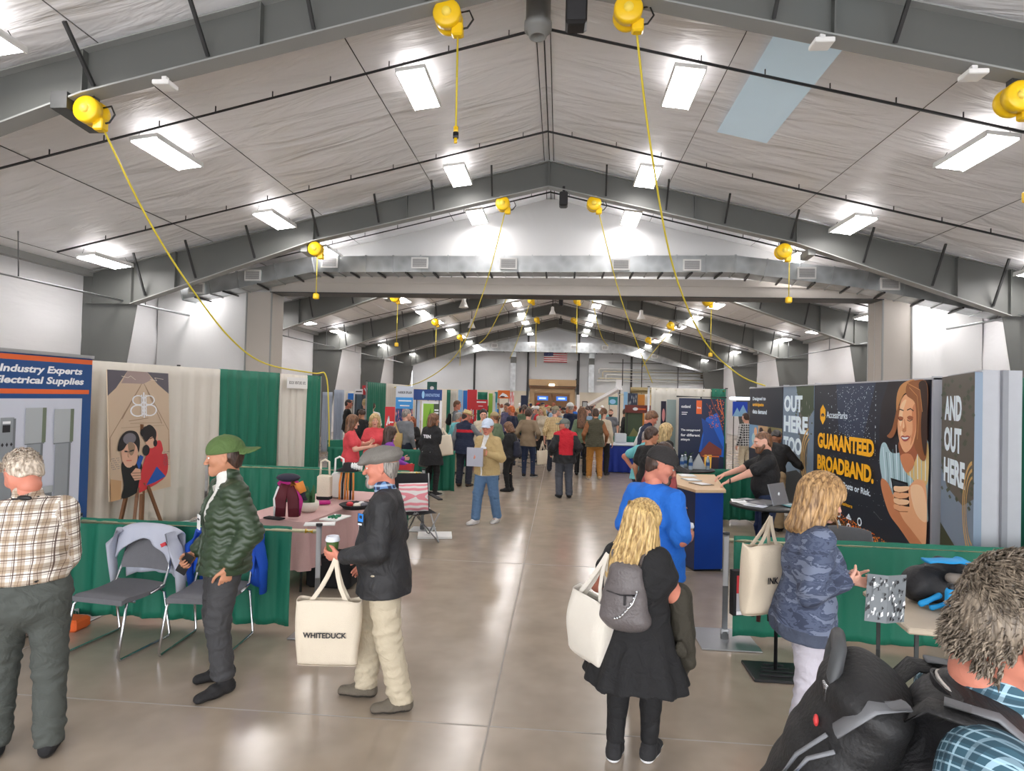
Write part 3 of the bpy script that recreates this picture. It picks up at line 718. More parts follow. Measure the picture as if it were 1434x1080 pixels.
# sign card on white drape
A = Art((Ld(11.6)+.06, 11.6, 2.16), (.17, .985, 0), (0, 0, 1), .7, .22, .004); A.T('BOOK VENTURE 1872', .1, .38, .28, flat('ink_black', (30, 30, 34)), w=.8)
t = thing('booth_sign', 'small white paper sign pinned to the narrow white drape', 'sign', (0, 0, 0)); A.build('sheet', t, flat('paper_white', (240, 240, 238)))
m_ink, m_paper = MATS['ink_black'], MATS['paper_white']
# --- blue banner
m_navy = flat('banner_navy', (24, 74, 132)); m_org = flat('banner_orange', (232, 104, 46)); m_bgrey = flat('banner_pale_grey', (206, 210, 222)); m_wht = flat('print_white', (244, 245, 248))
m_cab, m_cab2, m_cab3 = flat('cabinet_grey', (150, 156, 160)), flat('cabinet_grey_dark', (118, 124, 128)), flat('cabinet_grey_light', (176, 182, 184))
t = thing('retractable_banner', 'tall blue banner with orange stripes and white headline at the far left', 'banner', (-4.45, 4.48, 0))
BW, BH = 2.0, 2.24
A = Art((0, -1.0, .12), (0, 1, 0), (0, 0, 1), BW, BH, .012)
def vy(m): return 1-m/BH
A.R(0, vy(.055), 1, vy(.012), m_org); A.R(0, vy(.335), .985, vy(.295), m_org)
A.R(.05, .02, .945, vy(.375), m_bgrey)
A.T('Industry Experts', .955, vy(.185), .075/BH*1.0, m_wht, w=1.0, bold=.02, shear=.22, align='RIGHT') if False else None
A.T('Industry Experts', .515, vy(.175), .036, m_wht, w=.42, bold=.035, shear=.25)
A.T('Electrical Supplies', .49, vy(.268), .036, m_wht, w=.455, bold=.035, shear=.25)
for x0_, x1_, top, kind in ((.40, .47, .50, 1), (.53, .60, .53, 2), (.655, .735, .455, 0), (.80, .885, .47, 0)):
    A.R(x0_, .05, x1_-.008, vy(top), m_cab); A.R(x1_-.012, .05, x1_, vy(top+.01), m_cab2)
    if kind == 0: A.R(x0_-.012, vy(top+.30), x1_+.006, vy(top-.0), m_cab3); A.R(x1_-.008, vy(top+.30), x1_+.012, vy(top+.0), flat('cabinet_green', (112, 124, 104))); A.R(x0_-.012, vy(top+.31), x1_+.006, vy(top+.30), m_cab2)
    if kind == 2: A.R(x0_+.01, vy(top+.12), x1_-.025, vy(top+.06), m_ink); A.R(x0_+.01, vy(top+.05), x1_-.025, vy(top+.03), m_wht); A.dots([(x0_+.012+.02*i, vy(top+.22), .006, .008) for i in range(3)], m_ink)
    if kind == 1: A.R(x0_+.0, vy(top+.4), x1_-.02, vy(top+.3), m_ink); A.dots([(x0_+.012+.015*i, vy(top+.34), .004, .006) for i in range(3)], m_wht)
A.R(.74, .05, .79, vy(1.2), m_cab2); A.R(.735, vy(1.2), .795, vy(1.14), m_cab3)
A.build('printed_panel', t, m_navy)
mb = MB(); mb.box((0, 0, BH+.135), (.04, BW, .03)); mb.build('top_rail', m_alu, t)
mb = MB(); mb.box((0, 0, .06), (.22, BW, .1), bev=.02); mb.box((.02, .6, .02), (.4, .06, .03), bev=.005); mb.box((.02, -.6, .02), (.4, .06, .03), bev=.005); mb.build('base', m_alu, t)
mb = MB(); mb.cyl((-.05, 0, .1), (-.05, 0, BH+.12), .012, 8); mb.build('pole', m_alu, t)
mb = MB(); mb.box((-4.2, 5.0, .05), (.3, .18, .1), bev=.02); o = mb.build('small_box', m_org); prop(o, 'small orange box on the floor under the blue banner', 'box')
# --- easel poster
t = thing('easel_poster', 'tan fashion poster with two dark haired faces on a wooden easel', 'poster', (-5.62, 7.9, 0))
pw, ph_ = 1.32, 1.66
A = Art((.04, -.66, .66), (-.06, 1, 0), (-.06, 0, 1), pw, ph_, .012)
c1, c2, c3 = flat('poster_tan', (206, 184, 158)), flat('poster_dark', (92, 88, 98)), flat('poster_tan_dark', (158, 132, 108)); c4, c5, c6, c7 = flat('poster_red', (206, 54, 62)), flat('poster_black', (22, 20, 24)), flat('poster_skin', (222, 176, 150)), flat('poster_blue', (26, 84, 170)); c8 = flat('poster_grey', (118, 116, 124)); c9 = flat('poster_cream', (232, 222, 206))
A.P([(0, 1), (.3, 1), (.12, .86), (0, .8)], c2).P([(.62, 1), (1, 1), (1, .82), (.8, .9)], c2)
A.P([(.3, 1), (.62, 1), (.7, .94), (.55, .9), (.2, .9)], flat('poster_mauve', (168, 148, 144)))
for p, q in (((.52, .9), (.02, .48)), ((.56, .9), (.98, .5)), ((.5, .88), (.2, .62)), ((.58, .88), (.86, .56)), ((.02, .48), (.02, .3)), ((.98, .5), (.98, .3))): A.L([p, q], .012, c3)
A.L([(.3, .6), (.62, .615)], .008, c3); A.L([(.32, .58), (.85, .57)], .005, c3); A.L([(.18, .55), (.9, .545)], .004, c3)
A.L([(.2, .955), (.3, .945), (.34, .96), (.42, .93)], .006, c9).L([(.66, .94), (.78, .93), (.74, .955), (.9, .945)], .006, c9)
for s in (-1, 1):
    A.ring(.545+s*.09, .765, .1, .042, .22, m_wht, 18).ring(.545+s*.1, .68, .125, .05, .2, m_wht, 18)
A.R(.5, .63, .52, .81, m_wht).R(.57, .63, .59, .81, m_wht).R(.533, .62, .557, .83, m_wht)
A.S([(.18, 0), (.2, .1), (.17, .25), (.22, .3), (.4, .34), (.5, .2), (.45, .04)], c5)
A.S([(.42, .04), (.5, .22), (.62, .36), (.8, .42), (.86, .34), (.84, .3), (.94, .28), (.9, .1), (.5, .02)], c4)
A.P([(.55, .06), (.74, .2), (.9, .1), (.7, .07)], c7).P([(.44, .2), (.52, .3), (.46, .32), (.4, .26)], c7)
A.E(.29, .36, .12, .13, c6); A.E(.66, .45, .11, .09, c6); A.S([(.22, .3), (.36, .24), (.42, .3), (.4, .4), (.24, .4)], c6)
A.S([(.12, .38), (.15, .46), (.25, .52), (.4, .51), (.46, .44), (.44, .34), (.4, .4), (.3, .44), (.2, .38)], c5); A.E(.3, .46, .1, .045, c8)
A.E(.6, .5, .13, .05, c5); A.S([(.5, .5), (.56, .42), (.66, .46), (.72, .42), (.74, .5), (.62, .56)], c5); A.E(.56, .35, .06, .045, c5); A.E(.72, .4, .035, .03, c5)
A.S([(.27, .42), (.33, .43), (.38, .39), (.34, .33), (.29, .34)], c3); A.L([(.215, .365), (.26, .36)], .02, c5).L([(.30, .36), (.36, .365)], .02, c5).L([(.27, .36), (.262, .32), (.28, .315)], .008, c3); A.L([(.24, .36), (.3, .355)], .006, c5).L([(.24, .29), (.32, .285)], .008, c4); A.L([(.62, .44), (.68, .45)], .01, c5)
A.P([(.3, .18), (.38, .22), (.46, .2), (.46, .12), (.36, .12)], c6)
for i in range(3): A.L([(.32, .14+i*.022), (.46, .13+i*.022)], .006, c5)
A.P([(.0, 0), (.14, .0), (.16, .14), (.0, .17)], flat('poster_ochre', (196, 158, 116)))
A.dots([(.02+.018*i, .24+.016*j, .006, .005) for i in range(7) for j in range(6) if (i*7+j*3) % 4], c8); A.dots([(.86+.016*i, .2+.016*j, .006, .005) for i in range(7) for j in range(8) if (i*5+j*3) % 4], c8)
A.build('poster_board', t, c1)
mb = MB(); mb.box((-.02, .02, .4), (.04, .05, .8)); mb.beam((-.05, 0, 1.6), (-.35, .0, .02), .04, .04); mb.beam((0, -.1, .75), (.12, -.35, .02), .035, .035); mb.beam((0, .1, .75), (.12, .35, .02), .035, .035); mb.build('easel', M('easel_wood', (122, 84, 56), .55), t)
# --- pink table
m_pink = M('pink_cloth', (206, 168, 164), .75, 0, .05, 4, .3, 120)
def cloth(cx, cy, w, d, z, rz, drop, m, lab, wave=.03, name='tablecloth', cat='tablecloth', dropf=None):
    mb = MB(); hw, hd = w/2, d/2; per = 2*(w+d)
    def edge(s):
        s = s % per
        if s < w: return Vector((-hw+s, -hd, 0)), Vector((0, -1, 0))
        if s < w+d: return Vector((hw, -hd+s-w, 0)), Vector((1, 0, 0))
        if s < 2*w+d: return Vector((hw-(s-w-d), hd, 0)), Vector((0, 1, 0))
        return Vector((-hw, hd-(s-2*w-d), 0)), Vector((-1, 0, 0))
    n = int(per/.03); ph = rnd.random()*6
    def f(u, v):
        p, nn = edge(u*per)
        dr = drop if dropf is None else drop*dropf(p)
        k = v
        return p + nn*(.012+.0+k*(.03+wave*math.sin(u*per*2*PI/.21+ph)+wave*.5*math.sin(u*per*2*PI/.09))) - Vector((0, 0, dr*k))
    mb.grid(f, n, 8, 0, True, True)
    mb.grid(lambda u, v: Vector((-hw-.012+(w+.024)*u, -hd-.012+(d+.024)*v, .002*math.sin(u*40)*math.sin(v*31))), 16, 16)
    o = mb.build(name, m, fix=False); o.location = (cx, cy, z); o.rotation_euler = (0, 0, rz); prop(o, lab, cat); 
    return o
def table(cx, cy, w, d, z, rz, lab, m):
    t = thing('folding_table', lab, 'table', (cx, cy, 0), rz)
    mb = MB(); mb.box((0, 0, z-.02), (w, d, .04), bev=.01); mb.build('table_top', m, t)
    for sx in (-1, 1):
        for sy in (-1, 1): mb = MB(); mb.cyl((sx*(w/2-.08), sy*(d/2-.08), 0), (sx*(w/2-.08), sy*(d/2-.08), z-.04), .014, 8); mb.build('leg', m_dg, t)
    return t
TX, TY, TR = -2.86, 7.2, -.12
table(TX, TY, .78, 2.0, .745, TR, 'folding table hidden under the pink cloth', M('table_beige', (190, 176, 156), .5))
cloth(TX, TY, .80, 2.02, .752, TR, .5, m_pink, 'dusty pink tablecloth draped over the display table', .02)
def onpink(a, b): return onZ(a, b, .758)
m_tera = M('cream_pot', (226, 222, 208), .6, bump=.5, bscale=90)
p = onpink(432, 716); t = thing('potted_cactus', 'small green cactus in a ribbed white bowl on the pink cloth', 'potted plant', p)
mb = MB(); mb.lathe([(0, 0), (.07, 0), (.1, .03), (.115, .07), (.11, .11), (.1, .11), (.09, .085), (0, .085)], (0, 0, 0), 24); mb.build('pot', m_tera, t)
m_cact = M('cactus_green', (58, 104, 62), .6, bump=.8, bscale=120)
for x, y, r, h in ((-.03, 0, .035, .2), (.035, .01, .03, .16), (0, -.04, .03, .13), (.06, -.02, .02, .22), (-.07, .01, .022, .12)):
    mb = MB(); mb.lathe([(r*.8, .08), (r, .08+h*.3), (r*.95, .08+h*.7), (r*.5, .08+h*.96), (0, .08+h)], (x, y, 0), 10); mb.build('cactus_stem', m_cact, t)
m_mag, m_plaidr, m_org2, m_navyf = M('magenta_scarf', (190, 40, 130), .7), M('dark_red_scarf', (92, 24, 36), .7), M('orange_scarf', (228, 140, 60), .75), M('dark_navy_felt', (40, 36, 56), .7)
p = onpink(402, 726); t = thing('scarf_display', 'bust stand wrapped in dark red, magenta and orange scarves on the pink table', 'scarf display', p)
mb = MB()
for s, dx in ((0, -.08), (1, .07)): mb.tube([(dx, 0, .02), (dx*.9, -.01, .2), (dx*.4, 0, .36)], [.06, .065, .05], 10, 0, sq=.5)
mb.build('dark_red_drop', m_plaidr, t)
mb = MB(); mb.tube([(.1, .02, .03), (.12, .02, .2), (.06, .02, .36), (-.04, .02, .40), (-.1, .02, .34)], [.035, .045, .055, .05, .04], 10, sq=.6); mb.build('magenta_drop', m_mag, t)
mb = MB(); mb.tube([(.05, 0, .38), (.12, 0, .36), (.17, 0, .28)], [.05, .055, .035], 10); mb.build('orange_scarf', m_org2, t)
mb = MB(); mb.ball((.0, 0, .43), (.13, .1, .045)); mb.tube([(.16, 0, .27), (.2, -.02, .2)], [.03, .025], 8); mb.build('hat', m_navyf, t)
mb = MB(); mb.tube([(-.13, 0, .02), (-.14, 0, .2), (-.1, 0, .33)], [.02, .02, .015], 8); mb.build('white_trim', m_white, t)
m_knit = M('cream_knit', (222, 212, 192), .8, bump=.6, bscale=80); m_bk = M('black_cloth', (26, 25, 28), .8)
def figure(px_, lab, hgt, cols):
    p = onpink(*px_); t = thing('draped_bag', lab, 'bag', p)
    mb = MB(); mb.box((0, 0, hgt*.32), (.17, .1, hgt*.6), bev=.02); mb.build('body', cols[0], t)
    mb = MB(); mb.box((0, 0, hgt*.06), (.172, .102, hgt*.1), bev=.01); mb.build('base_band', cols[1], t)
    mb = MB(); mb.tube([(-.06, 0, hgt*.6), (-.05, 0, hgt*.95), (.0, 0, hgt), (.05, 0, hgt*.95), (.06, 0, hgt*.6)], .014, 6); mb.build('handle', cols[2], t)
figure((454, 700), 'upright cream knitted bag with a black base on the pink table', .5, (m_knit, m_bk, m_knit))
figure((474, 697), 'white draped bag standing behind the cream knitted bag', .52, (m_white, m_white, m_white))
t = thing('bead_stand', 'small stand of amber and black striped beadwork on the pink table', 'jewellery stand', onpink(486, 700))
for i in range(6): mb = MB(); mb.tube([(-.1+i*.035, 0, 0), (-.1+i*.035, 0, .2), (-.08+i*.03, 0, .34)], .013, 6); mb.build('bead_strand', (m_org2, m_bk, M('amber_bead', (206, 120, 40), .3))[i % 3], t)
t = thing('hat', 'black and white patterned hat on top of the beadwork stand', 'hat', onpink(482, 700)+Vector((0, .12, .36)))
mb = MB(); mb.lathe([(0, .1), (.06, .09), (.08, .03), (.15, .0), (.15, -.01), (.07, .0), (0, 0)], (0, 0, 0), 18); mb.build('crown', m_bk, t)
mb = MB(); 
for i in range(5): mb.ball((.06+.03*i, -.03, .05), (.018, .03, .05), 8)
mb.build('white_pompoms', m_white, t)
t = thing('basket_tray', 'dark woven tray of small red and white items on the pink table', 'tray', onpink(498, 712))
mb = MB(); mb.lathe([(0, 0), (.13, 0), (.19, .05), (.18, .055), (.12, .015), (0, .015)], (0, 0, 0), 24); mb.build('tray', m_bk, t)
for i, (x, y, c) in enumerate(((-.07, 0, c4), (.03, -.05, c9), (.05, .06, m_white), (-.02, .08, c5), (.1, 0, c8))): mb = MB(); mb.ball((x, y, .045), (.045, .04, .03), 10); mb.build('trinket', c, t)
p = onpink(470, 726); t = thing('jewellery_card', 'white card of green beaded jewellery on the pink table', 'card', p, -.2)
mb = MB(); mb.box((0, 0, .006), (.2, .3, .012)); mb.build('card', m_paper, t); mb = MB()
for i in range(26): mb.ball((-.05+.1*rnd.random(), -.08+.16*rnd.random(), .02), .013, 6)
mb.build('green_beads', M('green_beads', (30, 120, 84), .3), t)
mb = MB(); mb.box((0, 0, .008), (.3, .14, .014), bev=.003, rz=.3); o = mb.build('stationery', m_paper); o.location = onpink(448, 735); prop(o, 'white paper pack at the near edge of the pink table', 'paper')
mb = MB(); mb.box((0, 0, .02), (.16, .12, .035), bev=.012, rz=.4); o = mb.build('purse', m_mag); o.location = onpink(453, 706); prop(o, 'small magenta purse lying on the pink cloth', 'purse')
mb = MB(); mb.box((0, 0, .01), (.22, .09, .018), bev=.006, rz=-.3); o = mb.build('pouch', m_bk); o.location = onpink(384, 727); prop(o, 'flat black pouch at the left corner of the pink table', 'pouch')
mb = MB(); mb.box((0, 0, .16), (.5, .34, .32), bev=.03); mb.box((0, 0, .335), (.46, .3, .03), bev=.01); o = mb.build('storage_case', m_bk); o.location = (-2.42, 6.55, 0); prop(o, 'black storage case under the near end of the pink table', 'case')
t = thing('folding_cart', 'grey metal cart folded beside the booth post', 'cart', (-2.0, 6.1, 0))
mb = MB(); mb.tube([(0, 0, 0), (0, 0, .74), (.22, 0, .74), (.22, 0, 0)], .012, 8); mb.tube([(0, .3, 0), (0, .3, .6), (.22, .3, .6), (.22, .3, 0)], .012, 8); mb.build('tube_frame', m_chrome, t)
mb = MB(); mb.box((.11, .15, .3), (.24, .3, .4), bev=.04); mb.build('fabric_bin', m_bk, t)
# --- stacking chairs with chrome sled base
m_cfab = M('grey_chair_fabric', (112, 112, 116), .85, 0, .08, 30, .4, 250)
def sled_chair(loc, rz, lab):
    t = thing('sled_chair', lab, 'chair', loc, rz)
    mb = MB(); mb.grid(lambda u, v: Vector(((u-.5)*.46, -.22+v*.44, .47-.02*math.cos((v-.5)*3)+.012*math.sin(PI*u)-.03*(max(0, .15-v)/.15)**2)), 12, 12)
    mb.grid(lambda u, v: Vector(((u-.5)*.46, -.22+v*.44, .435-.02*math.cos((v-.5)*3)-.02*(max(0, .15-v)/.15)**2)), 12, 12)
    for s in (-1, 1): mb.grid(lambda u, v: Vector((s*.23, -.22+v*.44, .435+u*.035-.02*math.cos((v-.5)*3)-.02*(max(0, .15-v)/.15)**2)), 1, 12)
    mb.grid(lambda u, v: Vector(((u-.5)*.46, -.222, .415+v*.04)), 12, 1); mb.grid(lambda u, v: Vector(((u-.5)*.46, .22, .435+v*.035)), 12, 1)
    mb.build('seat', m_cfab, t)
    mb = MB()
    def bk(off):
        return lambda u, v: Vector(((u-.5)*.45*(1-.12*v*v), .235+.07*v+.03*math.sin(PI*u)*1.0+off, .56+.34*v - .03*(abs(u-.5)*2)**3*v))
    mb.grid(bk(0), 12, 8); mb.grid(bk(.03), 12, 8)
    for vv in (0, 1): mb.add([bk(o)(i/12, vv) for i in range(13) for o in (0, .03)], [(2*i, 2*i+1, 2*i+3, 2*i+2) for i in range(12)])
    for uu in (0, 1): mb.add([bk(o)(uu, i/8) for i in range(9) for o in (0, .03)], [(2*i, 2*i+1, 2*i+3, 2*i+2) for i in range(8)])
    mb.build('backrest', m_cfab, t)
    for s in (-1, 1):
        mb = MB(); mb.tube([(s*.2, .18, .43), (s*.24, .2, .40), (s*.25, .27, .04), (s*.25, .25, .014), (s*.25, -.24, .014), (s*.25, -.26, .04), (s*.24, -.19, .38), (s*.22, -.16, .425)], .011, 8)
        mb.build('sled_leg', m_chrome, t)
        mb = MB(); mb.tube([(s*.235, .05, .43), (s*.235, .2, .46), (s*.23, .255, .58), (s*.2, .3, .82)], .011, 8); mb.build('back_support', m_chrome, t)
    mb = MB(); mb.tube([(-.235, -.1, .41), (.235, -.1, .41)], .01, 8); mb.build('crossbar', m_chrome, t)
    return t
CH1 = (-3.52, 4.72, 0); sled_chair(CH1, -.12, 'grey chrome-legged chair with a pale hoodie over its back')
CH2 = (-2.82, 4.82, 0); sled_chair(CH2, .05, 'grey chrome-legged chair with a blue jacket over its back, behind the man in green')
def draped(loc, rz, m, lab, name, w=.52, front=.3, back=.45, sl=.5):
    t = thing(name, lab, 'garment', loc, rz)
    rr = random.Random(3)
    def f(u, v):   # v along front hem -> over the back -> rear hem
        x = (u-.5)*w; s = v*(front+back+.08)
        fold = .018*math.sin(x*38+v*3)+.012*math.sin(x*17+1)
        zt = .915-.06*(abs(u-.5)*2)**3
        if s < front:
            k = s/front; lf = front*(.4+.6*(abs(u-.5)*2)**1.2); z = zt-lf*(1-k); y = .21+.05*k+fold*(1-k)*.8
        elif s < front+.08:
            k = (s-front)/.08; z = zt+.02*math.sin(PI*k); y = .26+.1*k
        else:
            k = (s-front-.08)/back; z = zt-back*k; y = .36+.03*k+fold*k
        return Vector((x*(1+.06*(s > front)), y, z))
    mb = MB(); mb.grid(f, 34, 30); o = mb.build('body', m, t, fix=False); sm = o.modifiers.new('s', 'SOLIDIFY'); sm.thickness = .012
    for s in (-1, 1):
        mb = MB(); mb.tube([(s*w*.44, .24, .88), (s*w*.56, .22, .76), (s*w*.6, .26, .6), (s*w*.58, .3, .60-sl*.5)], [.05, .06, .05, .04], 12, sq=.6); mb.build('sleeve', m, t)
    return t
m_hood = M('pale_grey_fleece', (186, 190, 204), .85, 0, .05, 6, .3, 150)
t = draped(CH1, -.12, m_hood, 'pale grey hooded sweatshirt hung over the grey chair back', 'sweatshirt', .56, .22, .42, .6)
mb = MB(); mb.beam((.2, .195, .78), (.24, .2, .80), .012, .03); mb.build('red_mark', c4, t)
m_blue = M('royal_blue_fabric', (22, 84, 200), .7, 0, .06, 6, .2, 120)
draped(CH2, .05, m_blue, 'royal blue jacket hung over the chair back behind the man in green', 'jacket', .54, .34, .5, .5)
# --- camp chair with pillow
t = thing('camp_chair', 'black folding camp chair in front of the low green drape', 'camp chair', (-2.02, 8.66, 0), .5)
m_cc = M('black_canvas', (34, 34, 38), .85)
mb = MB(); mb.grid(lambda u, v: Vector(((u-.5)*.5, -.22+.44*v, .42-.05*math.sin(PI*u)*math.sin(PI*v))), 8, 8); mb.build('seat', m_cc, t)
mb = MB(); mb.grid(lambda u, v: Vector(((u-.5)*.52, .22+.1*v+.03*math.sin(PI*u), .42+.5*v)), 8, 8); mb.build('backrest', m_cc, t)
for s in (-1, 1):
    for a, b in (((s*.27, -.25, .02), (-s*.02, .02, .4)), ((s*.27, .27, .02), (s*.02, -.02, .4)), ((s*.27, -.25, .02), (s*.27, .25, .42)), ((s*.27, .25, .02), (s*.27, -.25, .42))): mb = MB(); mb.cyl(a, b, .011, 8); mb.build('leg', m_alu, t)
    mb = MB(); mb.cyl((s*.27, .25, .4), (s*.27, .33, .92), .011, 8); mb.build('back_post', m_alu, t)
    mb = MB(); mb.box((s*.28, .0, .62), (.07, .52, .02), bev=.006); mb.build('armrest', m_cc, t)
t = thing('cushion', 'pink and white patterned cushion on the camp chair', 'cushion', (-2.05, 8.62, .63), .45)
m_pil, nt, b = node_mat('pink_swirl'); L = nt.links.new; tc = N(nt, 'ShaderNodeTexCoord'); wv = N(nt, 'ShaderNodeTexWave', wave_type='RINGS', i_Scale=5.5, i_Distortion=3.0, i_Detail=1.0); L(tc.outputs['Object'], wv.inputs[0])
rp = N(nt, 'ShaderNodeValToRGB'); rp.color_ramp.interpolation = 'CONSTANT'; rp.color_ramp.elements[0].color = lin((236, 150, 160)); rp.color_ramp.elements[1].position = .5; rp.color_ramp.elements[1].color = lin((240, 234, 232)); L(wv.outputs[0], rp.inputs[0]); L(rp.outputs[0], b.inputs['Base Color']); b.inputs['Roughness'].default_value = .8
mb = MB(); mb.grid(lambda u, v: Vector(((u-.5)*.42, .06*(math.sin(PI*u)*math.sin(PI*v))**.4, (v-.5)*.4)), 14, 14); mb.grid(lambda u, v: Vector(((u-.5)*.42, -.06*(math.sin(PI*u)*math.sin(PI*v))**.4, (v-.5)*.4)), 14, 14); o = mb.build('cover', m_pil, t); o.rotation_euler = (-.25, 0, 0)
mb = MB(); mb.box((-1.8, 8.98, .02), (.5, .35, .03), rz=.2); o = mb.build('white_board', m_white); prop(o, 'white board lying flat on the floor behind the camp chair', 'board')
# --- right rail C, drape, plate
stand([(1.5, 5.56), (5.0, 5.50)], .90, 'low booth rail on the right of the aisle', 'booth_rail', .5)
drape((1.56, 5.55), (4.95, 5.5), .05, .925, m_green, 'low green drape behind the woman in camouflage', 'rail_drape', wl=.3, amp=.016)
stand([(5.1, 8.6), (5.05, 3.8)], 2.42, 'tall drape frame at the right edge of the picture')
drape((5.08, 8.5), (5.05, 7.32), .03, 2.44, m_wdrape, 'white drape beside the display column on the right', wl=.22)
drape((5.05, 7.32), (5.03, 4.2), .03, 2.45, m_green, 'tall green drape at the right edge of the picture', wl=.26)
# --- display wall
m_char = flat('display_charcoal', (40, 44, 56), .45, .04); m_yel = flat('display_yellow', (248, 180, 30), .45, .10); m_dw = flat('display_white', (226, 240, 250), .45, .10)
m_frame = M('pale_grey_frame', (186, 188, 194), .5)
s1, s2, s3 = flat('photo_skin_lit', (240, 178, 132), .5, .06), flat('photo_skin_shade', (170, 96, 62), .5, .04), flat('photo_hair', (150, 92, 52), .5, .04)
s4, s5, s6 = flat('photo_hair_dark', (62, 38, 28), .5), flat('photo_shirt_blue', (176, 206, 214), .5, .06), flat('photo_shirt_yellow', (226, 196, 130), .5, .06)
def Wy(y): return y  # panels face the aisle (-X)
t = thing('display_wall', 'charcoal backlit display wall reading GUARANTEED BROADBAND in yellow', 'display wall', (4.25, 8.95, 0))
PW, PH = 3.2, 2.34
A = Art((0, 1.62, .08), (0, -1, 0), (0, 0, 1), PW, PH, .12)
R2 = random.Random(11)
m_cool = flat('display_navy_glow', (50, 62, 86), .45, .04)
A.P([(.25, 1), (.62, 1), (.5, .62), (.28, .7)], m_cool)
A.dots([(max(.02, min(.62, R2.gauss(.42, .14))), min(.99, .58+.4*R2.random()), .0022*(.5+R2.random()), .003*(.5+R2.random())) for _ in range(330)], m_dw)
A.dots([(.05+.9*R2.random(), .22+.35*R2.random(), .0014, .002) for _ in range(110)], m_dw)
# bottom city lights
A.P([(.12, 0), (.3, .14), (.5, .09), (.8, .04), (1, .035), (1, 0)], flat('display_amber_dark', (84, 52, 32), .45, .03))
A.dots([(lambda x: (x, (.16-.13*x+.05*R2.random())*(1 if x > .25 else .9)*1.0, .0045*(.4+R2.random()), .004))(.12+.88*R2.random()**1.0) for _ in range(420)], flat('display_amber', (236, 130, 40), .45, .12))
A.dots([(.3+.7*R2.random(), .02+.1*R2.random(), .003, .003) for _ in range(150)], flat('display_amber_lit', (252, 190, 110), .45, .15))
# logo + text
A.P([(.075, .83), (.105, .865), (.135, .83), (.135, .765), (.105, .725), (.075, .765)], m_yel)
for i in range(3): A.ring(.105, .775, .024-.004*i+.0, .03+.0*i-(.009*i), .3, m_char, 12, .5, 2.64)
A.T('AccessParks', .15, .775, .045, m_dw, w=.22, bold=.01)
A.T('No Upfront Costs or Risk.', .09, .325, .05, m_dw, w=.5, bold=.025)
A.T('Trusted by visitors', .14, .22, .03, m_yel, w=.29, bold=.02)
for i in range(4):
    for j in range(2):
        cx, cy = .2+i*.1, .165-j*.062
        if (i+j) % 2: A.ring(cx, cy, .02, .026, .35, m_dw, 14)
        else: A.R(cx-.024, cy-.012, cx+.024, cy+.0, m_dw); A.P([(cx-.018, cy+.002), (cx, cy+.024), (cx+.018, cy+.002)], m_dw)
A.L([(.62, .26), (.68, .225)], .008, m_cab2)
# woman holding phone (photo print)
def wx(pts, k=.86): return [(1-(1-x)*k, y) for x, y in pts]
s7, s8, s9 = flat('photo_skin_mid', (214, 138, 94), .5, .05), flat('photo_hair_light', (204, 146, 90), .5, .05), flat('photo_skin_glow', (250, 206, 164), .5, .08)
A.P(wx([(.62, .5), (.60, .72), (.62, .88), (.68, 1), (1, 1), (1, .5)]), flat('display_umber', (40, 34, 38), .45, .02))
A.S(wx([(.66, .42), (.61, .54), (.62, .64), (.66, .66), (.72, .61), (.86, .64), (.93, .66), (.995, .69), (.995, .40), (.995, .30), (.9, .34), (.78, .36)]), s5)
for i in range(11): A.L(wx([(.64+.028*i, .635-.03*math.sin(i)), (.66+.026*i, .50), (.665+.026*i, .42)]), .014, (m_dw, flat('photo_teal', (84, 128, 140), .5))[i % 2])
A.S(wx([(.80, .60), (.86, .645), (.95, .67), (.997, .68), (.997, .50), (.94, .46), (.88, .50), (.84, .52)]), s6)
for i in range(5): A.L(wx([(.86+.03*i, .655), (.87+.028*i, .50)]), .013, (m_dw, s5)[i % 2])
A.S(wx([(.78, .68), (.80, .58), (.84, .54), (.90, .58), (.925, .68)]), s2)   # neck
A.S(wx([(.79, .60), (.84, .52), (.90, .57), (.87, .62)]), s7)
A.S(wx([(.765, .80), (.768, .735), (.785, .675), (.815, .632), (.845, .628), (.885, .665), (.912, .74), (.915, .82), (.90, .89), (.85, .93), (.795, .905)]), s1)   # face
A.S(wx([(.87, .665), (.905, .74), (.912, .82), (.90, .88), (.878, .84), (.885, .75)]), s7)
A.S(wx([(.775, .83), (.80, .885), (.835, .90), (.81, .84), (.80, .78), (.785, .76)]), s9)
A.S(wx([(.80, .735), (.79, .71), (.80, .69), (.815, .71)]), s9)
A.S(wx([(.768, .805), (.785, .792), (.806, .795), (.812, .806), (.79, .812)]), s2).S(wx([(.842, .808), (.86, .796), (.884, .802), (.888, .812), (.862, .818)]), s2)
A.L(wx([(.768, .803), (.785, .790), (.808, .794)]), .010, s4).L(wx([(.843, .796), (.862, .789), (.886, .800)]), .010, s4)
A.L(wx([(.768, .838), (.785, .85), (.815, .843)]), .013, s4).L(wx([(.842, .846), (.868, .855), (.893, .843)]), .013, s4)
A.S(wx([(.822, .80), (.816, .765), (.808, .742), (.824, .735), (.838, .745), (.834, .77)]), s7).S(wx([(.818, .79), (.812, .76), (.815, .748), (.824, .76)]), s9)
A.L(wx([(.808, .737), (.824, .731), (.838, .739)]), .007, s2)
A.S(wx([(.795, .703), (.812, .712), (.828, .709), (.848, .714), (.868, .708), (.848, .688), (.825, .682), (.806, .69)]), flat('photo_lip', (186, 84, 74), .5)).S(wx([(.802, .703), (.826, .703), (.858, .706), (.842, .695), (.818, .693)]), m_wht)
A.L(wx([(.79, .715), (.783, .70)]), .006, s2).L(wx([(.872, .718), (.88, .703)]), .006, s2)
A.S(wx([(.765, .86), (.745, .80), (.725, .745), (.70, .715), (.68, .70), (.705, .69), (.735, .70), (.76, .74), (.77, .79), (.785, .86)]), s3)
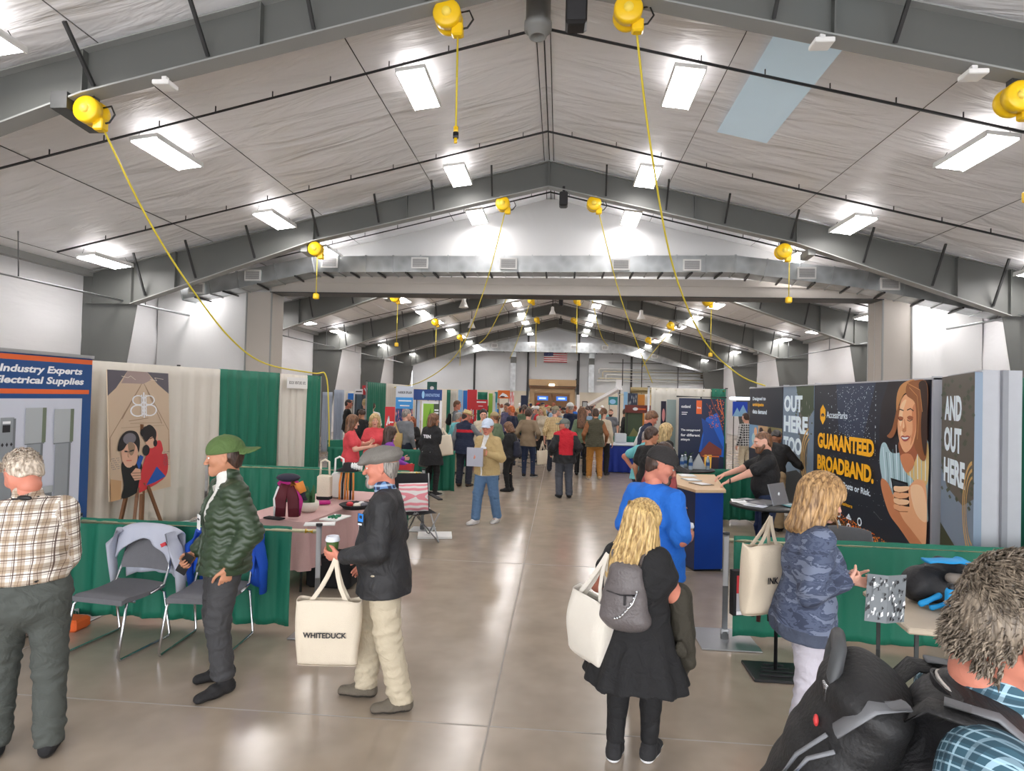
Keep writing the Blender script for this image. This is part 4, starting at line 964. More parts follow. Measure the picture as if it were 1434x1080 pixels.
A.S(wx([(.76, .84), (.76, .92), (.79, .975), (.85, 1), (.90, 1), (.88, .95), (.82, .93), (.785, .885)]), s8)
A.S(wx([(.84, .925), (.90, .89), (.915, .82), (.915, .74), (.90, .68), (.92, .64), (.955, .60), (.99, .62), (.995, .80), (.99, .98), (.90, 1), (.84, .98)]), s3)
A.S(wx([(.93, .98), (.955, .88), (.95, .76), (.965, .66), (.99, .64), (.995, .9), (.98, .99)]), s4)
for p_ in ([(.86, .965), (.92, .92), (.935, .82), (.925, .70)], [(.85, .985), (.94, .95), (.96, .84)], [(.775, .93), (.80, .96), (.84, .975)]): A.L(wx(p_), .009, s8)
A.S(wx([(.875, .46), (.94, .50), (.995, .46), (.997, .20), (.96, .16), (.88, .20), (.79, .27), (.72, .33), (.735, .39), (.80, .36)]), s1)
A.S(wx([(.645, .46), (.635, .42), (.67, .34), (.72, .27), (.80, .22), (.90, .15), (.995, .08), (.997, .16), (.9, .23), (.82, .28), (.75, .37), (.70, .44)]), s7)
A.S(wx([(.88, .45), (.96, .47), (.995, .40), (.995, .30), (.92, .33)]), s9)
A.P(wx([(.72, .475), (.86, .47), (.875, .35), (.765, .335)]), c5); A.P(wx([(.735, .465), (.85, .46), (.86, .36), (.77, .347)]), flat('phone_glass', (52, 56, 66), .3))
for i in range(4): A.S(wx([(.755, .315+.032*i), (.80, .312+.033*i), (.862, .325+.036*i), (.868, .345+.036*i), (.80, .343+.033*i), (.752, .338+.032*i)]), s9 if i % 2 else s1); A.L(wx([(.757, .313+.032*i), (.80, .309+.033*i), (.864, .322+.036*i)]), .006, s2)
A.T('GUARANTEED', .07, .565, .105, m_yel, w=.56, bold=.05)
A.T('BROADBAND.', .07, .415, .105, m_yel, w=.56, bold=.05)
A.build('main_panel', t, m_char)
# second panel 'OUT HERE TOO'
A = Art((0, 3.05, .08), (0, -1, 0), (0, 0, 1), 1.4, PH, .12)
pg, pg2, pg3, pg4 = flat('photo_sky_grey', (128, 146, 166), .5, .03), flat('photo_trunk', (104, 98, 90), .5), flat('photo_leaf', (78, 90, 70), .5), flat('photo_wood', (214, 174, 108), .5, .05)
A.P([(.5, 1), (.9, 1), (.85, .6), (.8, .3), (.95, 0), (.55, 0), (.62, .3), (.58, .7)], pg2); A.P([(.45, 1), (1, 1), (1, .82), (.8, .74), (.6, .8)], pg3)
A.dots([(.45+.55*R2.random(), .62+.36*R2.random(), .03, .008) for _ in range(70)], pg3); A.dots([(.55+.4*R2.random(), .2+.7*R2.random(), .008, .02) for _ in range(60)], flat('photo_trunk_light', (150, 148, 142), .5))
A.P([(0, 0), (0, .3), (.5, .36), (1, .28), (1, 0)], flat('photo_ground', (58, 60, 62), .5))
A.T('OUT', .04, .80, .13, m_dw, w=.62, bold=.05); A.T('HERE', .04, .64, .13, m_dw, w=.8, bold=.05); A.T('TOO', .04, .475, .13, m_dw, w=.62, bold=.05)
for i in range(3): A.ring(.98, .46, .34-.05*i, .25-.04*i, .07, pg4, 24, PI*.62, PI*1.5)
A.build('forest_panel', t, pg)
# third: charcoal with photos
A = Art((0, 5.1, .08), (0, -1, 0), (0, 0, 1), 2.02, PH, .12)
A.T('Designed to', .1, .88, .04, m_dw, w=.42, bold=.03); A.T('anticipate', .1, .825, .04, m_yel, w=.36, bold=.03); A.T('data demand', .1, .765, .04, m_dw, w=.46, bold=.03)
A.R(0, .44, .94, .66, flat('photo_warm', (196, 160, 120), .5, .05)); A.R(0, .44, .3, .66, flat('photo_cool', (120, 160, 196), .5, .05)); A.R(.6, .58, 1, .66, flat('photo_olive', (150, 140, 96), .5))
A.E(.2, .53, .11, .06, s5); A.E(.22, .6, .05, .04, s1); A.E(.4, .59, .06, .05, s1); A.E(.4, .62, .06, .025, s4); A.P([(.06, .44), (.2, .5), (.36, .46), (.36, .44)], s1); A.E(.68, .53, .12, .08, s6); A.E(.66, .6, .06, .045, s1); A.P([(.58, .54), (.6, .63), (.68, .66), (.74, .6), (.72, .54), (.7, .6), (.62, .6)], s4); A.P([(.52, .44), (.64, .5), (.78, .44)], m_wht)
A.P([(0, .40), (1, .43), (1, .44), (0, .44)], m_char); A.E(.2, .34, .035, .02, m_yel); A.R(.12, .30, .3, .312, m_dw)
for i in range(9): A.R(.38, .06+.022*i, .38+.16*R2.random()+.03, .072+.022*i, m_dw)
A.T('10%', .12, -.0+.02, .05, m_yel, w=.15, bold=.04); A.R(.12, .005, .26, .014, m_dw)
A.R(.5, .035, .7, .05, m_yel); A.R(.5, .01, .8, .025, m_dw)
A.build('offer_panel', t, m_char)
for y in (-1.6, 1.63, 3.07, 5.12): mb = MB(); mb.box((.06, y, 1.25), (.1, .03, 2.42)); mb.build('frame_upright', m_frame, t)
mb = MB(); mb.box((.06, 1.76, 2.43), (.14, 6.75, .02)); mb.build('top_frame', m_frame, t)
# tower
p0, p1 = Vector((4.24, 7.14, 0)), Vector((3.84, 5.98, 0)); d = (p1-p0)
t = thing('display_tower', 'grey display tower with a forest print reading AND OUT HERE', 'display tower', (p0+p1)/2)
A = Art(p0-(p0+p1)/2+Vector((0, 0, .08)), d, (0, 0, 1), d.length, 2.36, .06)
A.P([(0, 1), (1, 1), (1, .5), (.7, .45), (.2, .5), (0, .6)], pg2); A.dots([(R2.random(), .45+.53*R2.random(), .05, .01) for _ in range(80)], pg3)
A.T('AND', .1, .80, .11, m_dw, w=.55, bold=.05); A.T('OUT', .1, .66, .11, m_dw, w=.55, bold=.05); A.T('HERE', .1, .52, .11, m_dw, w=.66, bold=.05)
for i in range(3): A.ring(1.0, .45, .3-.05*i, .2-.03*i, .08, pg4, 20, PI*.55, PI*1.45)
A.P([(0, .1), (0, .32), (.5, .26), (.75, .24), (.75, .12), (.5, .06)], flat('photo_moss', (62, 70, 40), .5))
for s_, yy in (('ok', .12), ('us', .075), ('up', .03)): A.T(s_, .4, yy, .03, m_dw, w=.2, bold=.03)
A.build('printed_face', t, pg)
n_ = Vector((-d.y, d.x, 0)).normalized()
mb = MB(); h_ = d.normalized()*.5*d.length
B = [h_+n_*.06*0, h_+Vector((.34, -.02, 0)), -h_+Vector((.3, .2, 0)), -h_]
B = [b_-Vector((-.06, 0, 0)) for b_ in B]
mb.add([b_+Vector((0, 0, .02)) for b_ in B]+[b_+Vector((0, 0, 2.46)) for b_ in B], [(0, 1, 5, 4), (1, 2, 6, 5), (2, 3, 7, 6), (3, 0, 4, 7), (4, 5, 6, 7), (0, 3, 2, 1)]); mb.build('body', m_frame, t)
mb = MB(); mb.box(h_+Vector((.24, -.03, 1.24)), (.05, .03, 2.44)); mb.build('edge_strip', M('mid_grey_strip', (150, 152, 158), .5), t)
# --- blue counter
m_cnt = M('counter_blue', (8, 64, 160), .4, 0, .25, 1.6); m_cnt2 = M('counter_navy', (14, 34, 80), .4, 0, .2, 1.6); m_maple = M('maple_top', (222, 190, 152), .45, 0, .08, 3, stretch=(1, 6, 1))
t = thing('counter', 'blue reception counter with a light wood top', 'counter', (1.85, 8.4, 0))
FP = [Vector(v)-Vector((1.85, 8.4, 0)) for v in ((1.70, 7.72, 0), (2.06, 7.80, 0), (2.3, 9.3, 0), (1.52, 9.2, 0), (1.50, 8.35, 0))]
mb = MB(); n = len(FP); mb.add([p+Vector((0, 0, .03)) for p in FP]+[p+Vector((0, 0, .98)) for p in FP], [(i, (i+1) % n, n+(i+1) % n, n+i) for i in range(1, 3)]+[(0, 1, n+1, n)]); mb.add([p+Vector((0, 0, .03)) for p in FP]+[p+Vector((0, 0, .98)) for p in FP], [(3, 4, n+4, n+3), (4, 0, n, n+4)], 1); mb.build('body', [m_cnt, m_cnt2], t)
mb = MB(); C_ = sum(FP, Vector())/n; T_ = [C_+(p-C_)*1.07 for p in FP]; mb.add([p+Vector((0, 0, .98)) for p in T_]+[p+Vector((0, 0, 1.015)) for p in T_], [(i, (i+1) % n, n+(i+1) % n, n+i) for i in range(n)]+[tuple(range(n, 2*n)), tuple(reversed(range(n)))]); mb.build('top', m_maple, t)
mb = MB(); mb.add([C_+(p-C_)*.96+Vector((0, 0, 0)) for p in FP]+[C_+(p-C_)*.96+Vector((0, 0, .03)) for p in FP], [(i, (i+1) % n, n+(i+1) % n, n+i) for i in range(n)]); mb.build('plinth', m_black, t)
for lab, px_, c, w_, h_2, rz in (('framed brochure at the near edge of the wooden counter', (982, 678), M('brochure_brown', (120, 104, 84), .5), .2, .26, .5), ('grey leaflet in the middle of the wooden counter', (968, 672), m_cab3, .2, .26, .2), ('white sheet at the back of the wooden counter', (962, 666), m_paper, .22, .28, .0)):
    mb = MB(); mb.box((0, 0, .005), (w_, h_2, .008)); mb.box((0, 0, .010), (w_*.75, h_2*.75, .003), 1); o = mb.build('brochure', [c, m_wht]); o.location = onZ(*px_, 1.02); o.location.z = 1.017; o.rotation_euler = (0, 0, rz); prop(o, lab, 'brochure')
# --- round high tables
def hightable(loc, r, h, lab):
    t = thing('bar_table', lab, 'table', loc)
    mb = MB(); mb.lathe([(0, h-.03), (r-.01, h-.03), (r, h-.02), (r, h-.005), (r-.01, h), (0, h)], (0, 0, 0), 36); mb.build('table_top', m_black, t)
    mb = MB(); mb.cyl((0, 0, .02), (0, 0, h-.03), .04, 14); mb.build('pole', m_black, t)
    mb = MB(); mb.lathe([(0, 0), (.28, 0), (.28, .015), (.05, .04), (0, .04)], (0, 0, 0), 28); mb.build('base', m_black, t)
tc_ = onZ(1072, 706, 1.0); tc_.z = 0; hightable(tc_, .37, 1.0, 'round black bar table with a laptop, behind the low green drape')
t = thing('laptop', 'open silver laptop seen from behind on the round black table', 'laptop', tc_+Vector((.0, .02, 1.002)), .75)
m_lap = M('silver_laptop', (150, 152, 158), .35, .6)
mb = MB(); mb.box((0, 0, .008), (.33, .23, .014), bev=.003); mb.build('keyboard_base', m_lap, t)
mb = MB(); mb.box((0, -.15, .125), (.33, .008, .23), bev=.002, rot=Matrix.Rotation(-.3, 3, 'X') @ Matrix.Identity(3)); mb.ball((0, -.157, .125), (.02, .004, .022), 8, 1); mb.build('lid', [m_lap, m_wht], t)
for i, (dx, dy, rz, c) in enumerate(((-.22, -.02, .3, m_paper), (-.16, -.18, .9, m_bgrey), (-.26, .1, -.2, m_wht), (-.12, .2, .5, flat('leaflet_dark', (60, 66, 80))), (.22, -.1, .2, flat('leaflet_teal', (60, 140, 150))))):
    mb = MB(); mb.box((0, 0, .003+.002*i), (.15, .21, .003)); mb.box((0, .03, .0045+.002*i+.001), (.11, .08, .002), 1); o = mb.build('leaflet', [c, m_cab3]); o.location = tc_+Vector((dx, dy, 1.002)); o.rotation_euler = (0, 0, rz); prop(o, ('white leaflet at the left of the laptop', 'pale grey leaflet at the near rim of the round table', 'white leaflet at the left rim of the round table', 'dark leaflet behind the laptop on the round table', 'teal leaflet at the right of the laptop')[i], 'leaflet')
tb = onZ(962, 656, 1.05); tb.z = 0; hightable(tb, .42, 1.05, 'round black bar table with water bottles')
mb_ = None
for i, (dx, dy) in enumerate(((-.27, -.05), (-.08, -.02), (-.0, .14), (.02, -.17), (.3, -.08))):
    lab = ('water bottle at the left rim of the bar table', 'second water bottle from the left on the bar table', 'water bottle at the back of the bar table', 'water bottle at the front of the bar table', 'water bottle standing alone at the right of the bar table')[i]
    if mb_ is None:
        mb_ = thing('water_bottle', lab, 'bottle', tb+Vector((dx, dy, 1.052)), 0, 'water bottles on the bar table')
        mb = MB(); mb.lathe([(0, 0), (.03, 0), (.032, .01), (.032, .12), (.028, .15), (.013, .18), (.012, .195)], (0, 0, 0), 14); mb.build('bottle', M('clear_plastic', (200, 218, 232), .12, 0, .02, trans=.6), mb_)
        mb = MB(); mb.lathe([(.0326, .06), (.0326, .11)], (0, 0, 0), 14); mb.build('label', m_navy, mb_)
        mb = MB(); mb.cyl((0, 0, .19), (0, 0, .205), .014, 10); mb.build('cap', m_wht, mb_)
    else: dup(mb_, tb+Vector((dx, dy, 1.052)), 0, lab)
mb = MB(); mb.add([(-.12, 0, 0), (.12, 0, 0), (0, .02, .24), (-.12, .12, 0), (.12, .12, 0)], [(0, 1, 2), (3, 4, 2)]); mb.box((0, .06, .002), (.24, .13, .004)); o = mb.build('tent_card', m_cab3); o.location = tb+Vector((.17, -.05, 1.052)); prop(o, 'folded grey tent card between the water bottles', 'card')
# --- dark banner with orange cabin
t = thing('hanging_banner', 'tall navy banner with a glowing orange treehouse print', 'banner', (2.72, 12.0, 0))
m_dn = flat('treehouse_navy', (28, 38, 70)); 
A = Art((-.42, 0, .3), (1, 0, 0), (0, 0, 1), .86, 1.86, .01)
A.P([(.45, .45), (.6, .8), (.85, .86), (1, .6), (1, .4)], flat('treehouse_blue', (24, 96, 200))); A.P([(.5, .42), (.55, .62), (.5, .8), (.75, .72), (.98, .5), (.9, .38)], flat('treehouse_blue2', (20, 70, 150)))
m_o1, m_o2, m_o3 = flat('treehouse_orange', (222, 112, 48), .5, .05), flat('treehouse_gold', (246, 188, 70), .5, .1), flat('treehouse_rust', (132, 60, 50))
A.P([(.48, .44), (.68, .56), (.95, .48), (.95, .42), (.5, .40)], m_o3)
A.P([(.54, .42), (.9, .42), (.86, .0), (.5, .0)], flat('treehouse_plum', (64, 40, 56))); A.P([(.56, .42), (.74, .42), (.72, .2), (.58, .2)], m_o2); A.R(.56, .2, .58, .42, m_o3); A.R(.64, .2, .655, .42, m_o3); A.R(.54, .40, .9, .412, m_o1)
for i in range(7): A.P([(.44+.02*i, .02+.03*i), (.6+.02*i, .0+.03*i), (.62+.02*i, .02+.03*i), (.46+.02*i, .045+.03*i)], (m_o1, m_o3)[i % 2])
A.dots([(.42+.3*R2.random(), .22*R2.random(), .012, .01) for _ in range(40)], m_o2); A.dots([(.4+.3*R2.random(), .25*R2.random(), .014, .008) for _ in range(40)], m_o1)
A.L([(.7, 1), (.78, .9), (.86, .84), (.97, .68)], .016, m_o3).L([(.84, 1), (.86, .92), (.96, .84)], .012, m_o1).L([(.6, .95), (.7, .88), (.78, .78)], .01, m_o3).L([(.9, 1), (.94, .9), (.99, .8)], .01, m_o1); A.dots([(.66+.33*R2.random(), .7+.29*R2.random(), .012, .006) for _ in range(70)], m_o1)
A.R(.38, .84, .50, .98, m_org); A.T('live', .4, .895, .02, m_wht, w=.08, bold=.02)
A.T('outland', .05, .90, .03, m_wht, w=.2, bold=.02); A.R(.06, .85, .19, .857, m_wht); A.R(.06, .83, .17, .837, m_wht)
A.T('The campground', .05, .655, .028, m_wht, w=.42, bold=.03); A.T('for different', .05, .605, .028, m_wht, w=.42, bold=.03); A.T('stays', .05, .555, .028, m_wht, w=.2, bold=.03)
A.build('printed_cloth', t, m_dn)
mb = MB(); mb.cyl((-.47, 0, 2.19), (.47, 0, 2.19), .014, 8); mb.build('top_bar', m_dark, t); mb = MB(); mb.cyl((0, .03, 0), (0, .03, 2.19), .015, 8); mb.box((0, .03, .01), (.6, .3, .02)); mb.build('support', m_dark, t)
stand([(1.95, 13.62), (3.62, 13.62)], 2.36, 'drape frame behind the navy treehouse banner')
drape((2.0, 13.6), (3.28, 13.6), .05, 2.38, m_wdrape, 'white drape behind the navy treehouse banner', wl=.2)
drape((3.3, 13.6), (3.6, 13.6), .05, 2.39, m_green, 'narrow green drape right of the navy treehouse banner', wl=.15)
drape((1.9, 10.9), (3.9, 11.0), .05, .93, m_green, 'low green drape behind the bar table with bottles', 'rail_drape', wl=.2)
cloth(2.45, 11.72, 1.3, .4, .76, 0, .7, m_green, 'green cloth covered table below the navy treehouse banner')
t = thing('fern_pot', 'dark leafed plant beside a white card on the green table', 'potted plant', (2.4, 11.7, .765))
mb = MB(); mb.lathe([(0, 0), (.06, 0), (.08, .12), (.07, .12), (0, .1)], (0, 0, 0), 14); mb.build('pot', m_white, t)
mb = MB()
for i in range(26):
    a = rnd.random()*6.28; r = .05+.12*rnd.random(); h = .15+.2*rnd.random(); mb.tube([(0, 0, .1), (r*.5*math.cos(a), r*.5*math.sin(a), .1+h*.8), (r*math.cos(a), r*math.sin(a), .1+h*.9)], [.006, .014, .002], 5, sq=.4)
mb.build('leaves', M('dark_leaf', (40, 70, 46), .6), t)
# right side distant signs
def sign(x, y, z0, w, h, cols, lab, name='sign_panel', th=.03, cat='sign', extra=None, post=True):
    t = thing(name, lab, cat, (x, y, 0)); A = Art((-w/2, 0, z0), (1, 0, 0), (0, 0, 1), w, h, th)
    if extra: extra(A)
    A.build('panel', t, cols)
    if post:
        for s in (-.4, .4): mb = MB(); mb.cyl((s*w, .05, 0), (s*w, .05, z0+h*.5), .014, 8); mb.build('leg', m_dark, t)
    return t
def at(px_, Y): p = onY(px_[0], px_[1], Y); return p
def sign_px(x0_, y0_, x1_, y1_, Y, cols, lab, extra=None, name='sign_panel', cat='sign', floor=False):
    a, b_ = at((x0_, y1_), Y), at((x1_, y0_), Y); z0 = .08 if floor else max(.08, a.z)
    return sign((a.x+b_.x)/2, Y, z0, b_.x-a.x, b_.z-z0, cols, lab, name, cat=cat, extra=extra)
gl, tl, or_, rd, gn, lb = flat('sign_grey_green', (150, 166, 162)), flat('sign_teal', (40, 130, 140)), flat('sign_orange', (214, 140, 52)), flat('sign_red', (204, 44, 52)), flat('sign_lime', (140, 190, 60)), flat('sign_light_blue', (150, 200, 236))
nv, br_, mg, pk = flat('sign_navy', (20, 60, 128)), flat('sign_brick', (118, 52, 44)), flat('sign_moss', (70, 84, 60)), flat('sign_pink', (226, 150, 150))
def lines(c, n, x0_, x1_, y0_, y1_): return lambda A: [A.R(x0_, y0_+(y1_-y0_)*i/n, x0_+(x1_-x0_)*(.7+.3*((i*37) % 10)/10), y0_+(y1_-y0_)*(i+.45)/n, c) for i in range(n)]
sign_px(933, 560, 947, 612, 12.9, gl, 'grey-green translucent panel left of the navy banner', lambda A: (A.E(.6, .3, .3, .2, m_cab3), A.R(.1, .5, .9, .52, m_wht)), floor=True)
sign_px(925, 562, 933, 612, 13.4, m_navyf, 'narrow dark poster with striped print beside the grey-green panel', lambda A: (A.R(.1, .35, .9, .62, m_wht), [A.R(.1, .05+.05*i, .9, .075+.05*i, (m_wht, rd)[i % 2]) for i in range(6)], A.E(.5, .85, .3, .07, pk)), floor=True)
sign_px(875, 568, 912, 578, 19.5, br_, 'brick red sign board with landscape picture behind the blue table', lambda A: (A.E(.4, .5, .1, .2, m_wht), A.R(.5, .4, .8, .6, m_org)), floor=False)
sign_px(875, 578, 900, 604, 19.6, mg, 'mossy landscape poster beneath the brick red sign', lambda A: (A.P([(0, .4), (.5, .7), (1, .5), (1, 0), (0, 0)], flat('sign_field', (130, 128, 80))),), floor=True)
sign_px(852, 556, 867, 567, 30, tl, 'small teal picture on the far right drapes', lambda A: A.E(.4, .4, .3, .3, lb))
sign_px(873, 549, 879, 575, 24, lb, 'narrow pale blue banner among the far right drapes', None, floor=True)
sign_px(879, 551, 893, 571, 24.2, flat('sign_dusk', (52, 62, 84)), 'dusky picture panel among the far right drapes', lambda A: A.dots([(R2.random(), R2.random(), .05, .04) for _ in range(20)], m_cab3), floor=True)
sign_px(893, 553, 903, 571, 24.4, or_, 'orange panel among the far right drapes', None, floor=True)
sign_px(910, 553, 917, 590, 24.6, flat('sign_yellow_tan', (222, 184, 110)), 'yellow-tan patterned banner at the end of the far right drapes', lambda A: A.dots([(R2.random(), R2.random(), .12, .02) for _ in range(40)], m_wht), floor=True)
a, b_ = at((903, 552), 24.5), at((910, 552), 24.5); drape((a.x, 24.5), (b_.x, 24.5), .05, a.z, m_wdrape, 'short white drape between the orange and tan far panels', wl=.2)
a, b_ = at((866, 552), 25), at((920, 552), 25); stand([(a.x, 25), (b_.x, 25)], a.z, 'drape frame behind the far right panels')
# blue table
cloth(2.0, 18.3, 1.25, 1.1, .76, 0, .74, M('royal_blue_skirt', (24, 52, 150), .7), 'blue pleated skirt of the table on the right of the aisle', .03, 'table_skirt', 'table skirt')
mb = MB(); mb.box((0, 0, 0), (1.3, 1.15, .03), bev=.008); o = mb.build('table_top_cloth', m_bgrey); o.location = (2.0, 18.3, .79); prop(o, 'white cloth topper over the blue skirted table', 'tablecloth')
table(2.0, 18.3, 1.15, 1.0, .745, 0, 'folding table under the blue skirt and white cloth', m_cab3)
drape((1.5, 19.0), (3.8, 19.0), .05, .98, m_green, 'low green drape behind the blue skirted table', 'rail_drape', wl=.2)
mb = MB(); mb.box((0, 0, .14), (.34, .24, .28), bev=.02); o = mb.build('storage_bin', M('frosted_plastic', (206, 212, 218), .4)); o.location = (1.85, 18.6, .806); prop(o, 'frosted plastic bin on the white topped blue table', 'bin')
# blue booth far right with tent light
sign_px(1026, 563, 1047, 583, 19.5, flat('sign_cobalt', (20, 70, 190), .5, .05), 'cobalt blue backdrop with mountain print at the right', lambda A: (A.P([(0, 0), (.3, .6), (.45, .3), (.7, .8), (1, .2), (1, 0)], lb),), floor=False)
a, b_ = at((1024, 558), 19.7), at((1050, 558), 19.7); mb = MB(); mb.box(((a.x+b_.x)/2, 19.7, a.z), (b_.x-a.x, .5, .1), bev=.03); o = mb.build('light_bar', M('cool_lit_panel', (230, 240, 255), .5, emit=1.2)); prop(o, 'bright white light bar over the cobalt booth backdrop', 'light')
drape((4.3, 17.2), (6.4, 17.2), .05, 1.0, m_green, 'low green drape in front of the cobalt booth', 'rail_drape', wl=.2) if False else None
# --- left far stuff
stand([(-5.72, 17.7), (-5.7, 22.6)], 2.42, 'tall drape frame beyond the women in coral shirts')
drape((-5.7, 17.75), (-5.68, 19.6), .03, 2.44, m_green, 'tall green drape beyond the women in coral shirts', wl=.2)
drape((-5.68, 19.6), (-5.66, 22.5), .03, 2.44, m_wdrape, 'long white drape behind the red and grey banners', wl=.24)
sign_px(537, 570, 553, 655, 15.2, rd, 'red pull-up banner with white lettering beside the grey haired man', lambda A: (A.L([(.2, .72), (.4, .86), (.45, .74)], .03, m_wht), A.R(.45, .76, .9, .78, m_wht), A.R(.3, .62, .85, .66, m_wht), A.R(.3, .56, .8, .575, m_wht), A.R(.3, .51, .7, .525, m_wht), A.R(0, 0, 1, .36, flat('print_sky', (40, 110, 210))), A.P([(.3, 0), (.4, .3), (.7, .22), (.9, 0)], s6), A.E(.5, .28, .2, .04, m_wht)), floor=True, name='pull_up_banner', cat='banner')
sign_px(552, 541, 579, 640, 16.6, flat('print_pale', (206, 212, 222)), 'tall pale banner with light blue band and crowd photo', lambda A: (A.T('HARBOR SPLASH', .12, .905, .03, m_ink, w=.8, bold=.03), A.R(0, .72, 1, .86, flat('print_azure', (60, 150, 220))), A.R(.15, .81, .9, .825, m_wht), A.R(.25, .75, .8, .765, m_wht), A.R(0, .45, 1, .72, flat('print_dusk', (70, 80, 120))), A.dots([(R2.random(), .46+.24*R2.random(), .04, .03) for _ in range(60)], pk), A.dots([(R2.random(), .46+.24*R2.random(), .04, .03) for _ in range(40)], nv)), floor=True, name='pull_up_banner', cat='banner')
t = sign_px(579, 546, 619, 560, 16.0, nv, 'navy header board above the white framed display', lambda A: (A.E(.34, .5, .05, .35, lb), A.T('INNOVATIONS', .42, .32, .3, flat('header_pale_text', (150, 180, 225)), w=.5, bold=.03)))
sign_px(588, 562, 619, 660, 16.05, m_wht, 'white framed display with a bright green picture', lambda A: (A.R(.08, .45, .88, .96, gn), A.P([(.3, .45), (.25, .7), (.45, .9), (.5, .6)], flat('sign_leaf', (90, 140, 40))), A.R(.6, .55, .88, .96, mg), A.R(.64, .86, .84, .88, m_wht), A.R(.64, .82, .84, .84, m_wht)), floor=True, name='framed_display', cat='display')
sign_px(579, 561, 588, 660, 16.1, flat('sign_pale_blue', (196, 212, 232)), 'pale blue side panel of the white framed display', None, floor=True)
sign_px(598, 535, 612, 547, 21, flat('sign_pine', (30, 92, 84)), 'dark green triangular sign above the navy header board', lambda A: A.E(.5, .3, .2, .2, m_wht))
def dpx(x0_, x1_, ytop, Y, m, lab, wl=.2):
    a, b_ = at((x0_, ytop), Y), at((x1_, ytop), Y); return drape((a.x, Y), (b_.x, Y), .05, a.z, m, lab, wl=wl)
dpx(452, 466, 549, 20.5, m_ldrape, 'pale blue-grey drape far back at the left'); dpx(468, 482, 546, 20.8, m_ldrape, 'second pale blue-grey drape far back at the left')
dpx(484, 496, 548, 22, m_wdrape, 'white drape with a blue poster far back at the left'); dpx(497, 519, 551, 20.2, m_slate, 'slate blue drape far back at the left')
sign_px(487, 551, 495, 560, 21.8, flat('sign_mid_blue', (40, 120, 210)), 'small blue poster on the white drape at the far left')
sign_px(507, 540, 519, 553, 20.0, rd, 'red sign with white lettering above the slate drape', lambda A: A.T('Vi', .2, .3, .4, m_wht, w=.6, bold=.04))
a = at((497, 546), 20.1); sign_px(497, 545, 508, 552, 19.9, m_wht, 'white booth name sign above the slate drape', lambda A: A.R(.1, .4, .9, .6, m_ink))
dpx(626, 631, 546, 24, m_green, 'narrow green drape in the left distance'); dpx(631, 640, 547, 24.2, m_wdrape, 'narrow white drape in the left distance')
sign_px(641, 546, 648, 574, 23.5, lb, 'pale blue lit banner with a phone print in the distance', lambda A: A.R(.4, .4, .7, .6, nv), floor=True)
sign_px(648, 547, 655, 576, 23.8, flat('sign_azure', (50, 130, 215)), 'azure banner with white shapes in the distance', lambda A: (A.E(.5, .6, .3, .08, m_wht), A.E(.5, .3, .3, .06, m_wht)), floor=True)
sign_px(654, 546, 668, 575, 23.2, rd, 'tall red banner with white figures in the distance', lambda A: [A.R(.2+.2*i, .5, .28+.2*i, .62+.05*i, m_wht) for i in range(3)], floor=True)
sign_px(661, 560, 683, 574, 21, rd, 'wide red sign with white heading in the distance', lambda A: (A.R(.3, .7, .9, .82, m_wht), A.R(.4, .35, .7, .4, m_wht)))
sign_px(684, 551, 690, 572, 24, gn, 'narrow lime green banner in the distance', None, floor=True)
dpx(669, 683, 549, 25, m_green, 'green drape behind the wide red sign'); dpx(690, 694, 551, 26, m_wdrape, 'narrow white drape beside the lime banner')
sign_px(692, 549, 697, 575, 27, tl, 'narrow teal banner beside the orange artwork', lambda A: A.E(.6, .6, .3, .2, lb), floor=True)
sign_px(697, 547, 714, 558, 26, flat('sign_burnt', (214, 104, 30), .5, .05), 'orange artwork board above the distant crowd', lambda A: (A.P([(.1, .2), (.4, .7), (.7, .5), (.9, .2)], m_wht), A.E(.4, .2, .2, .12, flat('art_brown', (96, 46, 28)))))
sign_px(713, 549, 720, 572, 27.5, pk, 'pink patterned banner beside the orange artwork', lambda A: A.dots([(R2.random(), R2.random(), .12, .06) for _ in range(25)], m_wht), floor=True)
sign_px(729, 554, 739, 575, 34, flat('screen_navy', (18, 34, 66)), 'dark navy screen beside the far doors', None, floor=True)
sign_px(807, 553, 812, 580, 40, m_wht, 'slim white panel right of the far doors', None, floor=True)
sign_px(815, 562, 823, 572, 44, flat('frame_dark', (54, 50, 50)), 'small dark framed picture on the far wall', lambda A: A.R(.15, .15, .85, .85, m_cab3))
# white sloped canopy edge
t = thing('sloping_canopy', 'white sloping canopy edge rising to the right in front of the far wall', 'canopy', (0, 0, 0))
p, q = at((826, 567), 34), at((868, 544), 33); mb = MB(); mb.beam(p, q, .5, .14); mb.build('sloped_roof', m_wht, t)
p2, q2 = at((866, 546), 33), at((867, 532), 33); mb = MB(); mb.beam(p2, q2, .3, .12); mb.build('end_panel', m_wht, t)
mb = MB(); mb.cyl((q.x, q.y, 0), (q.x, q.y, q.z), .03, 8); mb.cyl((p.x, p.y, 0), (p.x, p.y, p.z), .03, 8); mb.build('legs', m_dark, t)
# black equipment case
t = thing('equipment_case', 'tall black wheeled case beside the man in the straw hat', 'case', (-2.72, 15.2, 0))
mb = MB(); mb.box((0, 0, .42), (.24, .3, .72), bev=.03); mb.build('shell', m_black, t); mb = MB(); mb.box((0, -.155, .35), (.22, .01, .03)); mb.build('strap', m_cab3, t); mb = MB(); mb.cyl((-.1, 0, .035), (-.07, 0, .035), .035, 10); mb.cyl((.07, 0, .035), (.1, 0, .035), .035, 10); mb.build('wheels', m_dark, t)
drape((-3.6, 17.6), (-2.2, 17.6), .05, .93, m_green, 'low green drape behind the black wheeled case', 'rail_drape', wl=.2)
